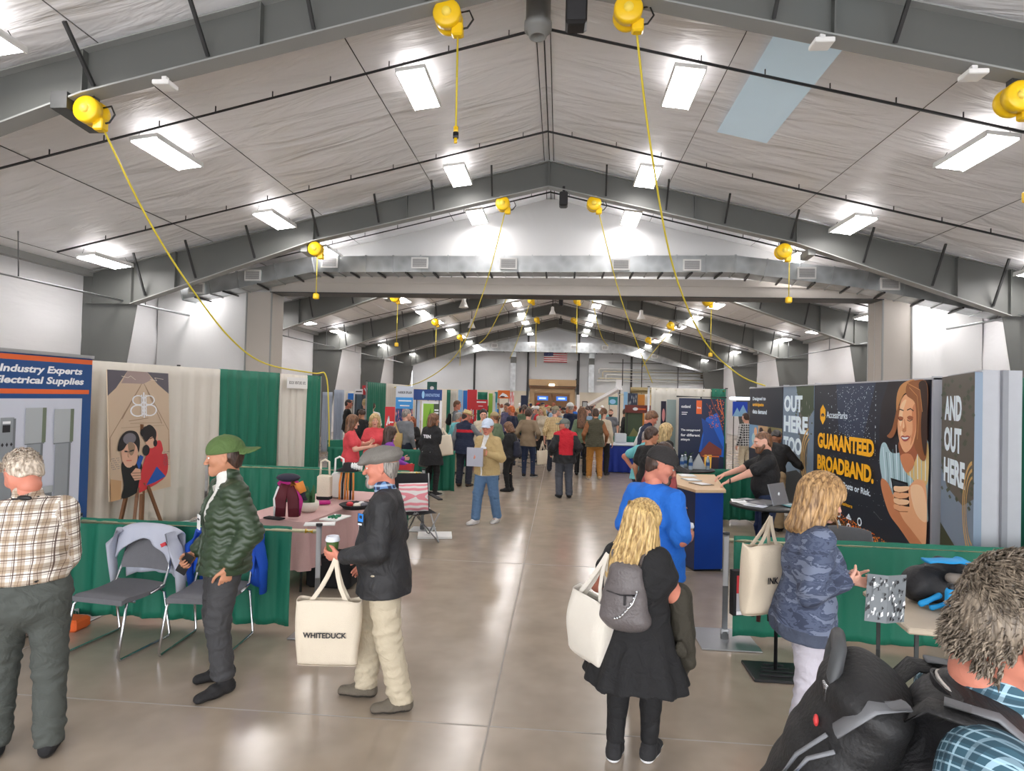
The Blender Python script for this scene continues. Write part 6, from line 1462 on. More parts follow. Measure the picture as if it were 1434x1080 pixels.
def person(label, loc, a, H=1.75, sex='m', w=1.0, lean=0, hy=0, hp=8, roll=0, lh=None, rh=None, lpose='relax', rpose='relax', lpn=None, rpn=None, lfd=None, rfd=None, stance=(.10, .10), step=0.0, toe=(8, 8), tw=0,
           top=None, inner=None, bottom=None, shoes='black', hair=('short', 'brown'), hat=None, beard=None, glasses=False, sk='fair', h=.02, hh=None, arms=True, group=None, belly=0, bust=None, elp=None, brow=None, extra=None, headsize=1.0, seed=None, hatrot=0):
    global PEOPLE; PEOPLE += 1; seed = PEOPLE if seed is None else seed
    s = H/1.75; root = thing('person', label, 'person', (loc[0], loc[1], 0), math.radians(a), group)
    hh = hh or max(.0055, h*.5)
    P = v3(0, 0, .925)*s; lr = math.radians(lean); rl = math.radians(roll)
    up = unit(v3(math.sin(rl), math.sin(lr), math.cos(lr)*math.cos(rl))); fw = unit(np.cross(v3(-1, 0, 0)*-1, up)*-1); fw = unit(v3(0, 1, 0)-up*up[1]); rt = np.cross(fw, up)
    P = P+v3(0, -.35*math.sin(lr), 0)*s*.5
    t_ = math.radians(tw); rtc = rt*math.cos(t_)+fw*math.sin(t_); fwc = fw*math.cos(t_)-rt*math.sin(t_)
    def T(x, y, z): 
        k = min(1, max(0, (z)/.35)); X = rt*(1-k)+rtc*k; Y = fw*(1-k)+fwc*k
        return P+(X*x+Y*y+up*z)*s
    W = w; fem = sex == 'f'; shw = (.163 if not fem else .144)*(.6+.4*W); bust = (.02 if fem else 0) if bust is None else bust
    def torso(o=0.0, hem=None, flare=0.0):
        A = [P_(T(0, -.01, -.06), T(0, 0, .06), ((.158+.008*fem)*W+o+flare, .112*W+o+flare), (.146*W+o, .106*W+o), k=.05, side=rt),
             P_(T(0, 0, .06), T(0, .005, .28), ((.142-.014*fem)*W+o, .104*W+o), (.152*W+o, .112*W+o), k=.05, side=rtc),
             P_(T(0, .005, .26), T(0, -.012, .40), (.156*W+o, .113*W+o), (.128*(.5+.5*W)+o, .082*W+o), k=.05, side=rtc),
             P_(T(-.01, -.02, .452), T(-shw+.02, -.015, .422), .050*(.4+.6*W)+o*.7, .050*(.4+.6*W)+o*.7, k=.04), P_(T(.01, -.02, .452), T(shw-.02, -.015, .422), .050*(.4+.6*W)+o*.7, .050*(.4+.6*W)+o*.7, k=.04), P_(T(0, -.02, .42), T(0, -.012, .52 if o == 0 else .450), .062+o*.5, .056+o*.4 if o == 0 else .064, k=.04)]
        if belly: A.append(EL(T(0, .05*W+.02*belly, .10), (.13*W+o, .09+.05*belly+o, .13+o), k=.06))
        if bust: A += [EL(T(sx*.062, .090*W+.008, .262), (.052+o, .038+bust+o, .052+o), k=.05) for sx in (-1, 1)]
        if hem is not None and hem < -.06: A.append(P_(T(0, -.005, -.02), T(0, -.0, hem-.04), (.172*W+.004+o+flare*.5, .126*W+.004+o+flare*.5), (.197*W+.006+o+flare, .150*W+.006+o+flare), k=.05, side=rt))
        return A
    # arms
    arm = {}
    for sd, tgt in ((-1, lh), (1, rh)):
        sh = T(sd*shw, -.015, .418)
        if tgt is None: tgt = (sd*(shw+.09+.05*(W-1)), .02, .83-.0)
        tg = v3(*tgt)*v3(s, s, s) if len(tgt) == 3 else T(*tgt[:3])
        pole = v3(sd*.45, -.9, -.35) if elp is None or sd not in elp else v3(*elp[sd])
        el, wr = ik(sh, tg, .285*s, .258*s, pole); arm[sd] = (sh, el, wr)
    def armp(sd, o=0.0, o2=None, end=1.0, k=.03, puff=0.0):
        sh, el, wr = arm[sd]; o2 = o if o2 is None else o2; b = .4+.6*W
        A = [P_(sh, el, .050*b+o, .041*b+o+puff, k=.05, tag=1, side=fw)]
        if end > .5:
            q = el+(wr-el)*((end-.5)*2); t = (end-.5)*2; A.append(P_(el, q, .041*b+o+puff, (.041*b)*(1-t)+.028*t+o2, k=k, tag=1, side=fw, off=.29*s))
        return A
    # legs
    hipw = .088*(.5+.5*W); leg = {}
    for sd in (-1, 1):
        hp_ = P+(rt*sd*hipw+up*-.03)*s; fx = sd*stance[0 if sd < 0 else 1]; fy = step*.5*(-sd)
        ta = math.radians(toe[0 if sd < 0 else 1])*sd; fd = v3(math.sin(ta), math.cos(ta), 0); an = v3(fx, fy-.02, .085)*s
        kn, an = ik(hp_, an, .414*s, .404*s, fd+v3(0, .2, 0)); leg[sd] = (hp_, kn, an, fd)
    def legp(sd, o=0.0, o2=None, k=.03, end=1.0):
        hp_, kn, an, fd = leg[sd]; o2 = o if o2 is None else o2; b = .35+.65*W
        A = [P_(hp_+v3(0, 0, .0), kn, (.084*b+o, .090*b+o), .056*b+o, k=.045, side=rt, tag=1)]
        A.append(P_(kn, kn+(an-kn)*end, .056*b+o, .038*b+o2, k=k, side=rt, tag=1, off=.43))
        if o < .012: A.append(EL(kn+(an-kn)*.3-fd*.012, (.05*b, .052*b, .1*s), k=.03))
        return A
    # ---- body
    body = torso()+armp(-1)+armp(1)
    if bottom and bottom.get('kind') in ('skirt', 'shorts', 'leggings') or True: body += legp(-1)+legp(1)
    for sd in (-1, 1):
        hp_, kn, an, fd = leg[sd]; body.append(P_(an-fd*.02-v3(0, 0, .02)*s, an+fd*.10*s-v3(0, 0, .05)*s, .032, .026, k=.02))
    # head
    yw = math.radians(hy); pt = math.radians(hp)
    nb = T(0, -.012, .50); ff = fw*math.cos(yw)-rt*math.sin(yw); f2 = ff*math.cos(pt)-up*math.sin(pt)*1.0; f2 = unit(f2); r2 = unit(np.cross(ff, up)); u2 = np.cross(r2, f2)
    hc = nb+(up*.100+u2*.062+ff*.030)*s*1.0
    R = np.stack([r2, f2, u2], 1); hs = s*headsize*(1.07 if not fem else 1.03)
    body.append(P_(T(0, -.018, .43), hc+R@v3(0, -.026, -.085)*hs, (.055 if not fem else .047)*s*(.5+.5*W), (.052 if not fem else .045)*s*headsize, k=.03))
    V, Q = solid(body, max(h*.9, .010)); Vs, Qs, Ms, n = [V], [Q], [np.zeros(len(Q), int)], len(V)
    hv, hq, hm = head_mesh(sex, max(.0045, min(.011, hh))); Vs.append(Mx(hv, hc, R, hs)); Qs.append(hq+n); Ms.append(np.where(hm > 0, hm, 0)); n += len(hv)
    # hands
    HF = {}
    for sd, ps, pn, fdv in ((-1, lpose, lpn, lfd), (1, rpose, rpn, rfd)):
        sh, el, wr = arm[sd]; f = unit(wr-el) if fdv is None else unit(fdv); pn_ = v3(-sd, 0, 0) if pn is None else v3(*pn)
        z = -pn_; z = unit(z-f*(z@f)); x = np.cross(f, z); HR = np.stack([x, f, z], 1)
        v, q = hand_mesh(ps, max(.0042, min(.008, hh))); v = v*v3(-1 if sd > 0 else 1, 1, 1); q = q[:, ::-1] if sd > 0 else q
        v = Mx(v, wr+f*.012, HR, s*(1.0 if not fem else .92)); Vs.append(v); Qs.append(q+n); Ms.append(np.zeros(len(q), int)); n += len(v); HF[sd] = (wr, f, -z, x)
    bm_ = brow or HM[hair[1]] if hair else HM['brown']
    np_mesh('body', np.concatenate(Vs), np.concatenate(Qs), [SK[sk], m_lip if fem else SK[sk] if sk == 'brown' else m_lip, bm_, m_eyew, m_iris], root, np.concatenate(Ms))
    # ---- bottoms
    if bottom:
        kd = bottom.get('kind', 'trousers'); bo = bottom.get('o', .019); cuff = bottom.get('cuff', .06)
        pr = [P_(T(0, -.015, -.075), T(0, -.0, .07), (.160*W+.012, .116*W+.012), (.146*W+.008, .104*W+.008), k=.05, side=rt)]
        if belly: pr.append(EL(T(0, .03, .02), (.14*W, .10+.02*belly, .08), k=.05))
        if kd == 'skirt':
            ln = bottom.get('len', .5); fl = bottom.get('flare', .09); c = P-v3(0, 0, ln)*s
            pr += [P_(P, c, (.165*W+.01, .125*W+.01), (.165*W+fl, .125*W+fl), k=.04, side=rt)]
            post = lambda F, G: np.maximum(F+.012*np.sin(np.arctan2(G[..., 0], G[..., 1])*13+3*G[..., 2])*np.clip((P[2]-G[..., 2])*2.2, 0, 1), c[2]-G[..., 2]+.012*np.sin(14*G[..., 0]))
        else:
            o2 = bottom.get('o2', bo+.012); en = {'shorts': .1}.get(kd, 1.0)
            for sd in (-1, 1): pr += legp(sd, bo, o2, end=en)
            amp = bottom.get('amp', .0055)
            def post(F, G):
                kz = G[..., 2]; m = .45+.9*np.exp(-((kz-.10)/.13)**2)+.8*np.exp(-((kz-.50*s)/.1)**2)+.5*np.exp(-((kz-.86*s)/.08)**2)
                F = F+wob(G, amp, FOLD_LIMB, seed)*m; F = np.maximum(F, cuff*s-kz); t = (G-P)@up; return np.maximum(F, t-.085*s)
        V, Q = solid(pr, max(h*.8, .009), post)
        bm = bottom['mat']; 
        o_ = np_mesh('skirt' if kd == 'skirt' else 'trousers' if kd == 'trousers' else kd, V, Q, bm, root, fab=fabcoord(V, pr))
        if bottom.get('belt'):
            b0 = torso(.02); V, Q = solid([b0[0], b0[1]]+([b0[5]] if belly else []), max(h*.6, .008), lambda F, G: np.maximum(F, np.abs((G-P)@up-.052*s)-.018)); np_mesh('belt', V, Q, bottom['belt'], root)
    # ---- shoes
    if shoes:
        smat = shoes if not isinstance(shoes, str) else {'black': m_black, 'white': m_white, 'brown': cloth_m('shoe_brown', (96, 78, 60))}[shoes]
        sole = m_black; boot = 0
        if isinstance(shoes, (tuple, list)): smat, sole = shoes[0], shoes[1]; boot = shoes[2] if len(shoes) > 2 else 0
        for sd in (-1, 1):
            hp_, kn, an, fd = leg[sd]; b_ = an.copy(); b_[2] = 0; lift = 0; sidev = v3(-fd[1], fd[0], 0)
            A = [P_(b_-fd*.045*s+v3(0, 0, .040)*s, b_+fd*.06*s+v3(0, 0, .042)*s, (.040, .043), (.043, .046), k=.03, side=sidev), P_(b_+fd*.05*s+v3(0, 0, .036)*s, b_+fd*.165*s+v3(0, 0, .028)*s, (.045, .040), (.042, .030), k=.03, side=sidev), P_(b_-fd*.02*s+v3(0, 0, .06)*s, an+v3(0, 0, .02+boot)*s, .044, .044+.01*(boot > 0), k=.03)]
            V, Q = solid(A, max(h*.6, .0065), lambda F, G: np.maximum(F, .002-G[..., 2])+.0012*np.sin(G[..., 2]*300)*(G[..., 2] > .04))
            c = V[Q].mean(1); so_ = np_mesh('shoe', V, Q, [smat, sole], root, (c[:, 2] < .024).astype(int))
            if h < .0125:
                mb = MB()
                for j in range(4):
                    q = b_+fd*(.055+.026*j)*s+v3(0, 0, .087-.011*j)*s; mb.tube([tuple(q-sidev*.028-v3(0, 0, .010)), tuple(q), tuple(q+sidev*.028-v3(0, 0, .010))], .0032, 5)
                mb.build('laces', m_black if smat in (m_white,) else M('lace_grey', (120, 116, 110), .8), so_)
    # ---- tops
    def garment(g, nm, lvl):
        o = g.get('o', .014+.012*lvl); hem = g.get('hem', -.10); fl = g.get('flare', .0); sl = g.get('sleeve', 1.0)
        pr = torso(o, hem, fl)
        ln = {'long': .97, 'short': .30, 'half': .55, 'none': 0, 'elbow': .5}.get(sl, sl); so = g.get('so', o*.85)
        aprims = []
        if ln:
            for sd in (-1, 1):
                sh, el, wr = arm[sd]
                if ln >= .5: aa_ = armp(sd, so, g.get('cuff', so*.7), ln); pr += aa_; aprims += aa_
                else: 
                    q = sh+(el-sh)*ln*2; pr.append(P_(sh, q, (.048*(.4+.6*W)+so), (.046*(.4+.6*W)+so+.006), k=.04, tag=1, side=fw))
        amp = g.get('amp', .005); quilt = g.get('quilt'); col = g.get('collar', 0)
        if col: pr.append(P_(T(0, -.018, .47), T(0, .0, .515+col), .072+o*.3, .064+o*.4, k=.015)); pr.append(P_(T(0, -.01, .50), T(0, .02, .60+col), .050, .048, k=.006, sub=True))
        armax = [(arm[sd][1], arm[sd][2]) for sd in (-1, 1)]
        def post(F, G):
            w_ = G-P; t = w_@up; x = w_@rtc; y = w_@fwc
            m = .55+.7*np.exp(-((t-(hem+.06)*s)/.08)**2)
            isarm = (np.abs(w_@rtc) > shw*s+.01)
            m = np.where(isarm, .9, m)
            for e_, w2 in armax: m = m+.9*np.exp(-(((G-e_)**2).sum(-1))/.008)
            F = F+wob(G, amp, FOLD_TORSO, seed+5)*m*1.35
            if quilt: F = F-quilt*np.abs(np.sin(PI*(G[..., 2]+.010*np.sin(G[..., 0]*46+G[..., 1]*40))/.052))**.55
            hemw = t-hem*s+.006*np.sin(12*x+seed)
            if ln < .5: F = np.maximum(F, -hemw)
            else:
                cl = hemw < .02; Fc = np.maximum(F, -hemw)
                if cl.any():
                    Gs = G[cl]; ad = np.full(len(Gs), 9.0)
                    for q_ in aprims: ad = np.minimum(ad, q_.ev(Gs))
                    Fc[cl] = np.where(ad < .006, np.minimum(Fc[cl], np.maximum(ad, F[cl])), Fc[cl])
                F = Fc
            if ln >= .5:
                pass
            if g.get('open'):
                a0, a1, s0 = g['open']; wd = a0+a1*(t/s-s0); F = np.maximum(F, -np.maximum(np.abs(x)-wd*s, -(y-.02)))
            if g.get('vneck'): F = np.maximum(F, -np.maximum(np.abs(x)-.5*(t/s-g['vneck'])*s, -(y-.0)))
            if g.get('cropfn') is not None: F = g['cropfn'](F, G, t, x, y)
            return F
        V, Q = solid(pr, max(h*.85, g.get('h', .009)), post)
        mats = g['mat']; mi = None
        if isinstance(mats, (list, tuple)):
            c = V[Q].mean(1); w_ = c-P; mi = g['mi'](c, (w_@rtc)/s, (w_@fwc)/s, (w_@up)/s).astype(int)
        np_mesh(g.get('name', nm), V, Q, mats, root, mi, fabcoord(V, pr))
    if inner: garment(inner, 'shirt', 0)
    if top: garment(top, 'shirt', 1 if inner else 0)
    # ---- hair etc
    hR = max(.0045, min(.011, hh))
    def hp_mesh(style, mat, nm, rot=0.0, par=root):
        cut = (.034 if hat and hat[0] != 'visor' and nm == 'hair' else None); k = (style, hR, cut)
        if k not in _HR: _HR[k] = hair_mesh(style, hR, 0, cut)
        g = _HR[k]
        if isinstance(g, MB):
            o = MB(); o.v = [tuple(Mx(np.array(v)[None], hc, R, hs)[0]) for v in g.v]; o.f, o.m, o.s = g.f, g.m, g.s; return o.build(nm, mat, par)
        v, q = g; v = v@rotz(rot).T+(v3(0, -.026, 0) if abs(rot) > 2 else 0) if rot else v
        return np_mesh(nm, Mx(v, hc, R, hs), q, mat, par)
    if hair: hp_mesh(hair[0], HM[hair[1]], 'hair')
    if hat: hp_mesh(hat[0], hat[1], {'cap': 'cap', 'flatcap': 'flat_cap', 'straw': 'straw_hat', 'visor': 'visor'}[hat[0]], math.radians(hatrot))
    if beard: hp_mesh(beard[0], HM[beard[1]], 'beard')
    if glasses: hp_mesh('glasses', m_black, 'glasses')
    ca, sa = math.cos(math.radians(a)), math.sin(math.radians(a))
    def Wd(p): p = np.asarray(p, float); return Vector((loc[0]+ca*p[0]-sa*p[1], loc[1]+sa*p[0]+ca*p[1], p[2]))
    def Wv(d): return Vector((ca*d[0]-sa*d[1], sa*d[0]+ca*d[1], d[2]))
    return dict(legp=legp, hs=hs, root=root, P=P, T=T, up=up, fw=fwc, rt=rtc, hc=hc, hR=R, hand=HF, arm=arm, leg=leg, W=Wd, V=Wv, s=s, torso=torso, w=W, seed=seed, h=h)
def cupth(pos, lab, body, lid, r=.04, hgt=.11, tilt=None):
    t = thing('coffee_cup', lab, 'cup', pos)
    mb = MB(); mb.lathe([(0, 0), (r*.74, 0), (r, hgt), (0, hgt)], (0, 0, 0), 20, 0, tilt); mb.build('cup', body, t)
    mb = MB(); mb.lathe([(r*1.08, hgt-.012), (r*1.1, hgt), (r*1.02, hgt+.006), (r*.95, hgt+.02), (r*.75, hgt+.02), (r*.7, hgt+.012), (0, hgt+.012)], (0, 0, 0), 20, 0, tilt); mb.build('lid', lid, t)
    return t
m_canvas = M('natural_canvas', (222, 210, 190), .85, 0, .05, 6, .35, 260)
def tote(loc, rz, w, hgt, lab, mat=m_canvas, text=None, hand=None, hl=.28, dep=.09, band=None, tilt=0.0, swing=0.0, tw=.62):
    """loc = top centre of bag mouth; handles rise to hand (local offset)"""
    t = thing('tote_bag', lab, 'tote bag', loc, rz); t.rotation_euler = (swing, tilt, rz)
    mb = MB()
    def f(u, v):
        a = 2*PI*u; c, s_ = math.cos(a), math.sin(a); sq = .35
        x = math.copysign(abs(c)**sq, c)*w/2*(1-.05*v+.03*math.sin(v*5)); y = math.copysign(abs(s_)**.7, s_)*dep/2*(.55+.9*math.sin(PI*min(1, .15+v*.75)))
        z = -hgt*v + .008*math.sin(a*3)*(1-v) - .015*abs(x/(w/2))**3*0
        y += .006*math.sin(x*30+v*6); 
        if v > .97: y *= .6
        return Vector((x, y, z))
    mb.grid(f, 40, 20, 0, True, True); mb.add([f(i/40, 1.0) for i in range(40)], [tuple(range(40))], 0)
    o = mb.build('bag', [mat], t); sm = o.modifiers.new('s', 'SOLIDIFY'); sm.thickness = .003
    hx, hy, hz = hand if hand is not None else (0, 0, hl)
    for s_ in (-1, 1):
        mb = MB(); pts = []
        for i in range(13):
            k = i/12; x = (-.3+.6*k)*w; arch = math.sin(PI*k); x = x*(1-arch**.6*.9)+hx*arch**.8 if arch > 0 else x
            pts.append((x, s_*dep*.3*(1-arch)+hy*arch, -.03+(hz+.03)*arch**.75))
        for p, q in zip(pts, pts[1:]): 
            p, q = Vector(p), Vector(q); mb.beam(p, q+(q-p)*.08, .026, .004, up=(0, 1, 0))
        mb.build('handle', mat, t)
    if text:
        y0 = -dep/2*1.0; M4 = plane_m((0, -dep*.5*1.36-.0, -hgt*.52), (1, 0, 0), (0, 0, 1)); mb = MB(); mb.text(text, 0, M4, width=w*tw, bold=.035, align='CENTER')
        mb.v = [(v[0], -(.55+.9*math.sin(PI*min(1, .15+(-v[2]/hgt)*.75)))*dep/2*(max(0.0, 1-(abs(v[0])/(w/2))**3))**.25-.016, v[2]) for v in mb.v]; mb.build('printed_text', m_ink, t)
    if band:
        mb = MB(); mb.box((0, -dep*.66, -hgt*.8), (w*.96, .006, hgt*.12)); mb.build('printed_band', band, t)
    return t

def collar_ring(p, mat, nm='collar', r=.078, zb=.45, hb=.055, hf=.02, gap=.18, tilt=.035, flare=.006):
    """a folded collar standing around the neck: high at the back, open at the front"""
    T = p['T']; k = .6+.4*p['w']; mb = MB()
    def f(off):
        def g(u, v):
            a = -PI/2 - PI*(1-gap) + 2*PI*(1-gap)*u      # starts front one side, passes the back
            x = math.cos(a)*(r*k+off+flare*v)*1.08; y = math.sin(a)*(r*k+off+flare*v)*.92-.012+tilt*(.5+.5*math.sin(a))
            back = .5-.5*math.sin(a); z = zb-.03*(1-back)+ (hf+(hb-hf)*back)*v + .0*u
            return tuple(T(x, y, z))
        return g
    n = 36
    mb.grid(f(0), n, 3); mb.grid(f(.006), n, 3)
    mb.add([f(o)(i/n, 1) for i in range(n+1) for o in (0, .006)], [(2*i, 2*i+1, 2*i+3, 2*i+2) for i in range(n)], 0, True)
    return mb.build(nm, mat, p['root'])
# ================================================================== PATTERNED CLOTH
def plaid_mat(nm, base, stripes, rough=.8):
    m, nt, b = node_mat('plaid_'+nm); L = nt.links.new
    at_ = N(nt, 'ShaderNodeAttribute', attribute_name='fab'); sp = N(nt, 'ShaderNodeSeparateXYZ'); L(at_.outputs['Vector'], sp.inputs[0])
    cur = None
    rgb = N(nt, 'ShaderNodeRGB'); rgb.outputs[0].default_value = lin(base); cur = rgb.outputs[0]
    for ax, per, wd, off, col, k in stripes:
        d = N(nt, 'ShaderNodeMath', operation='MULTIPLY_ADD'); d.inputs[1].default_value = 1/per; d.inputs[2].default_value = off+50; L(sp.outputs[ax], d.inputs[0])
        f = N(nt, 'ShaderNodeMath', operation='FRACT'); L(d.outputs[0], f.inputs[0]); c = N(nt, 'ShaderNodeMath', operation='LESS_THAN'); c.inputs[1].default_value = wd; L(f.outputs[0], c.inputs[0])
        s_ = N(nt, 'ShaderNodeMath', operation='MULTIPLY'); s_.inputs[1].default_value = k; L(c.outputs[0], s_.inputs[0])
        mx = N(nt, 'ShaderNodeMix', data_type='RGBA'); L(s_.outputs[0], mx.inputs[0]); L(cur, mx.inputs[6]); mx.inputs[7].default_value = lin(col); cur = mx.outputs[2]
    L(cur, b.inputs['Base Color']); b.inputs['Roughness'].default_value = rough
    return m
def camo_mat(nm, cols, sc=6, st=(1, 1, 2.6)):
    m, nt, b = node_mat('camo_'+nm); L = nt.links.new; tc = N(nt, 'ShaderNodeTexCoord'); mp = N(nt, 'ShaderNodeMapping'); mp.inputs['Scale'].default_value = st; L(tc.outputs['Object'], mp.inputs[0])
    n = N(nt, 'ShaderNodeTexNoise', i_Scale=sc, i_Detail=4.0, i_Roughness=.6, i_Distortion=.8); L(mp.outputs[0], n.inputs['Vector']); r = N(nt, 'ShaderNodeValToRGB'); r.color_ramp.interpolation = 'CONSTANT'
    e = r.color_ramp.elements; e[0].color = lin(cols[0]); e[1].position = .44; e[1].color = lin(cols[1])
    for p, c in zip((.51, .57), cols[2:]): q = e.new(p); q.color = lin(c)
    L(n.outputs[0], r.inputs[0]); L(r.outputs[0], b.inputs['Base Color']); b.inputs['Roughness'].default_value = .85; return m
pl_brown = plaid_mat('brown_white', (238, 232, 222), [(0, .082, .42, .0, (176, 156, 136), .75), (1, .082, .42, .2, (150, 124, 92), .6), (0, .082, .07, .21, (78, 54, 46), .9), (1, .082, .07, .41, (78, 54, 46), .9), (0, .041, .07, .6, (96, 72, 60), .8), (1, .041, .06, .1, (96, 72, 60), .8)])
pl_teal = plaid_mat('teal_white', (52, 88, 104), [(0, .017, .22, 0, (170, 204, 220), .75), (1, .019, .20, .3, (170, 204, 220), .75), (0, .034, .3, .5, (28, 52, 66), .5), (1, .038, .3, .1, (28, 52, 66), .5)])
pl_tan = plaid_mat('tan_check', (222, 196, 140), [(0, .045, .3, 0, (140, 92, 52), .6), (1, .045, .3, 0, (140, 92, 52), .6), (0, .045, .12, .5, (250, 240, 210), .7), (1, .045, .12, .5, (250, 240, 210), .7)])
pl_blue = plaid_mat('blue_check', (34, 44, 76), [(0, .036, .4, 0, (110, 150, 200), .7), (1, .036, .4, 0, (190, 208, 226), .6)])
pl_bw = plaid_mat('black_white', (30, 30, 34), [(0, .07, .4, 0, (220, 220, 220), .6), (1, .07, .4, 0, (220, 220, 220), .6)])
cm_slate = camo_mat('slate', [(58, 66, 88), (84, 94, 118), (70, 80, 104), (116, 126, 148)])
C = cloth_m
def PP(label, foot, head, a, lhp=None, rhp=None, loc=None, dH=0.0, **kw):
    L_ = Vector(loc) if loc is not None else onZ(*foot)
    Hh = onY(head[0], head[1], L_.y).z/.99-.0+dH if 'H' not in kw else kw.pop('H')
    if Hh < 1.35 or Hh > 2.02: print('H?', label, round(Hh, 2)); Hh = min(1.98, max(1.4, Hh))
    s = Hh/1.75; ca, sa = math.cos(math.radians(a)), math.sin(math.radians(a))
    for nm, t in (('lh', lhp), ('rh', rhp)):
        if t is not None:
            w_ = onY(t[0], t[1], L_.y+t[2]); dx, dy = w_.x-L_.x, w_.y-L_.y
            kw[nm] = ((ca*dx+sa*dy)/s, (-sa*dx+ca*dy)/s, w_.z/s)
    return person(label, (L_.x, L_.y), a, Hh, **kw)
def wpt(p, l): return p['W'](l)
def handpos(p, sd, fwd=.08, off=.0):
    wr, f, pn, x = p['hand'][sd]; return p['W'](wr+f*fwd*p['s']+pn*off)
def along(p, x, y, z): return p['W'](p['T'](x, y, z))
# ------------------------------------------------------------------ foreground
khaki = C('stone_khaki', (196, 184, 160)); darkgrey = C('charcoal_grey', (66, 66, 68)); slateg = C('grey_green', (76, 80, 76)); black = C('black', (26, 26, 28)); black2 = C('soft_black', (36, 37, 40))
HM['saltf'] = hairm('salt_fine', (96, 82, 68), (160, 146, 128), sc=40)
# F1 old man
f1 = PP('person with white hair in a brown and white plaid shirt at the left edge', (55, 1022), (28, 622), 38, loc=(-3.01, 3.30, 0), dH=.0, w=1.04, lean=9, roll=-3, hp=34, hy=28, stance=(.13, .12), step=.12, belly=.6, h=.0085, hh=.006, sk='ruddy', hair=('fringe', 'white'), lh=(-.24, .30, 1.02), rh=(.16, .30, 1.05), elp={1: (.1, -.4, -1), -1: (-.3, -.4, -1)},
        top=dict(mat=pl_brown, hem=.035, o=.026, amp=.007, collar=.012, sleeve=.95), bottom=dict(mat=slateg, belt=black, amp=.009, o=.026), shoes=(black, m_black))
mb = MB(); p = f1; pts = [along(p, x, y, z) for x, y, z in ((.05, .07, .40), (.078, .0, .485), (.05, -.072, .505), (-.01, -.088, .50), (-.06, -.068, .505), (-.082, .0, .485), (-.06, .07, .40))]
t = thing('lanyard', 'black lanyard around the neck of the white-haired person at the left edge', 'lanyard', pts[3]); mb.tube([q-pts[3] for q in pts], .009, 6, sq=.5); mb.build('strap', m_black, t)
mb = MB(); mb.ball(pts[3]-pts[3]+Vector((.02, -.02, .01)), (.045, .012, .016)); mb.build('clip', m_black, t)
# F2 green puffer
puf = M('cloth_green_puffer', (50, 66, 46), .38, 0, .08, 5, .1, 200, spec=.5); capg = C('olive_cap', (84, 108, 58))
f2 = PP('person in a dark green quilted jacket and backwards olive cap beside the blue jacket chair', (308, 962), (315, 609), 134, w=.93, hy=-22, hp=6, stance=(.12, .12), step=.06, toe=(14, 6), h=.0075, hh=.0055, sk='tan', headsize=1.05, hair=('crop', 'dark'), hat=('cap', capg), hatrot=180,
        rhp=(272, 775, .02), rpose='grip', lh=(-.20, .03, .87), lpose='relax', lfd=(.12, .12, -1), beard=None, inner=dict(mat=C('white_shirt', (226, 224, 218)), hem=-.02, o=.014, collar=.015, sleeve=.5), top=dict(name='quilted_jacket', mat=puf, hem=-.12, o=.034, quilt=.011, collar=.008, open=(.035, .10, .0), amp=.003, sleeve=.92, cuff=.02), bottom=dict(mat=C('faded_black_jeans', (62, 62, 64)), o=.027, o2=.036, cuff=.11, amp=.010), shoes=(C('black_suede', (34, 33, 34)), m_black, .06))
ph = handpos(f2, 1, .09, .02); mb = MB(); mb.box((0, 0, 0), (.075, .010, .15), bev=.003, rot=Matrix.Rotation(.5, 3, 'Y')); o = mb.build('phone', m_black); o.location = ph; prop(o, 'black phone held by the person in the green quilted jacket', 'phone')
mb = MB(); q = along(f2, .02, .165, .22); mb.box((0, 0, 0), (.075, .004, .1), rz=math.radians(134)); mb.box((0, 0, .02), (.055, .006, .012), 1, rz=math.radians(134)); o = mb.build('name_badge', [m_paper, m_ink]); o.location = q; prop(o, 'white name badge on the chest of the person in the green quilted jacket', 'badge')
# F3 black softshell
fc = M('grey_tweed_cap', (122, 118, 112), .85, 0, .25, 160, .3, 300); jk = C('black_softshell', (42, 42, 44), .65, .08)
f3 = PP('person in a black jacket and grey flat cap holding a cup and a canvas tote', (500, 984), (515, 622), 99, loc=(-1.17, 4.1, 0), w=1.0, hp=4, lean=2, stance=(.11, .10), step=-.26, toe=(6, 10), h=.0075, hh=.0055, sk='ruddy', hair=('crop', 'grey'), hat=('flatcap', fc), beard=('goatee', 'grey'), lhp=(478, 780, -.17), lpose='cup', rh=(.2, .12, .9), belly=.3, lpn=(.9, -.1, .5), lfd=(.2, 1, .02),
        inner=dict(mat=pl_blue, hem=.1, o=.018, collar=.02, sleeve=.5), top=dict(name='jacket', mat=jk, hem=-.17, o=.036, amp=.009, collar=.0, open=(.004, .22, .26), sleeve=.95, so=.03), bottom=dict(mat=khaki, o=.030, o2=.04, amp=.011, cuff=.07), shoes=(C('hiker_taupe', (104, 96, 84)), C('hiker_sole', (56, 50, 44))))
m_cupg = M('green_cup', (70, 96, 44), .5)
cupth(handpos(f3, -1, .075, .035)+Vector((0, 0, -.032)), 'green paper cup with a white lid held by the person in the flat cap', m_cupg, M('cup_lid_white', (226, 230, 238), .35), .043, .12)
hp3 = handpos(f3, -1, .03, .0)
tote((hp3.x-.03, hp3.y-.03, hp3.z-.27), .10, .42, .42, 'natural canvas tote printed WHITEDUCK hanging from the hand of the person in the flat cap', text='WHITEDUCK', hand=(.03, .02, .27), dep=.11, tw=.66)
m_lb = M('logo_azure', (40, 130, 220), .5); lg = along(f3, -.152, .132, .30)
A = Art(lg-f3['V'](v3(-.64, -.77, 0))*.03, f3['V'](v3(-.64, -.77, 0)), (0, 0, 1), .06, .075, .004)
mb = MB(); 
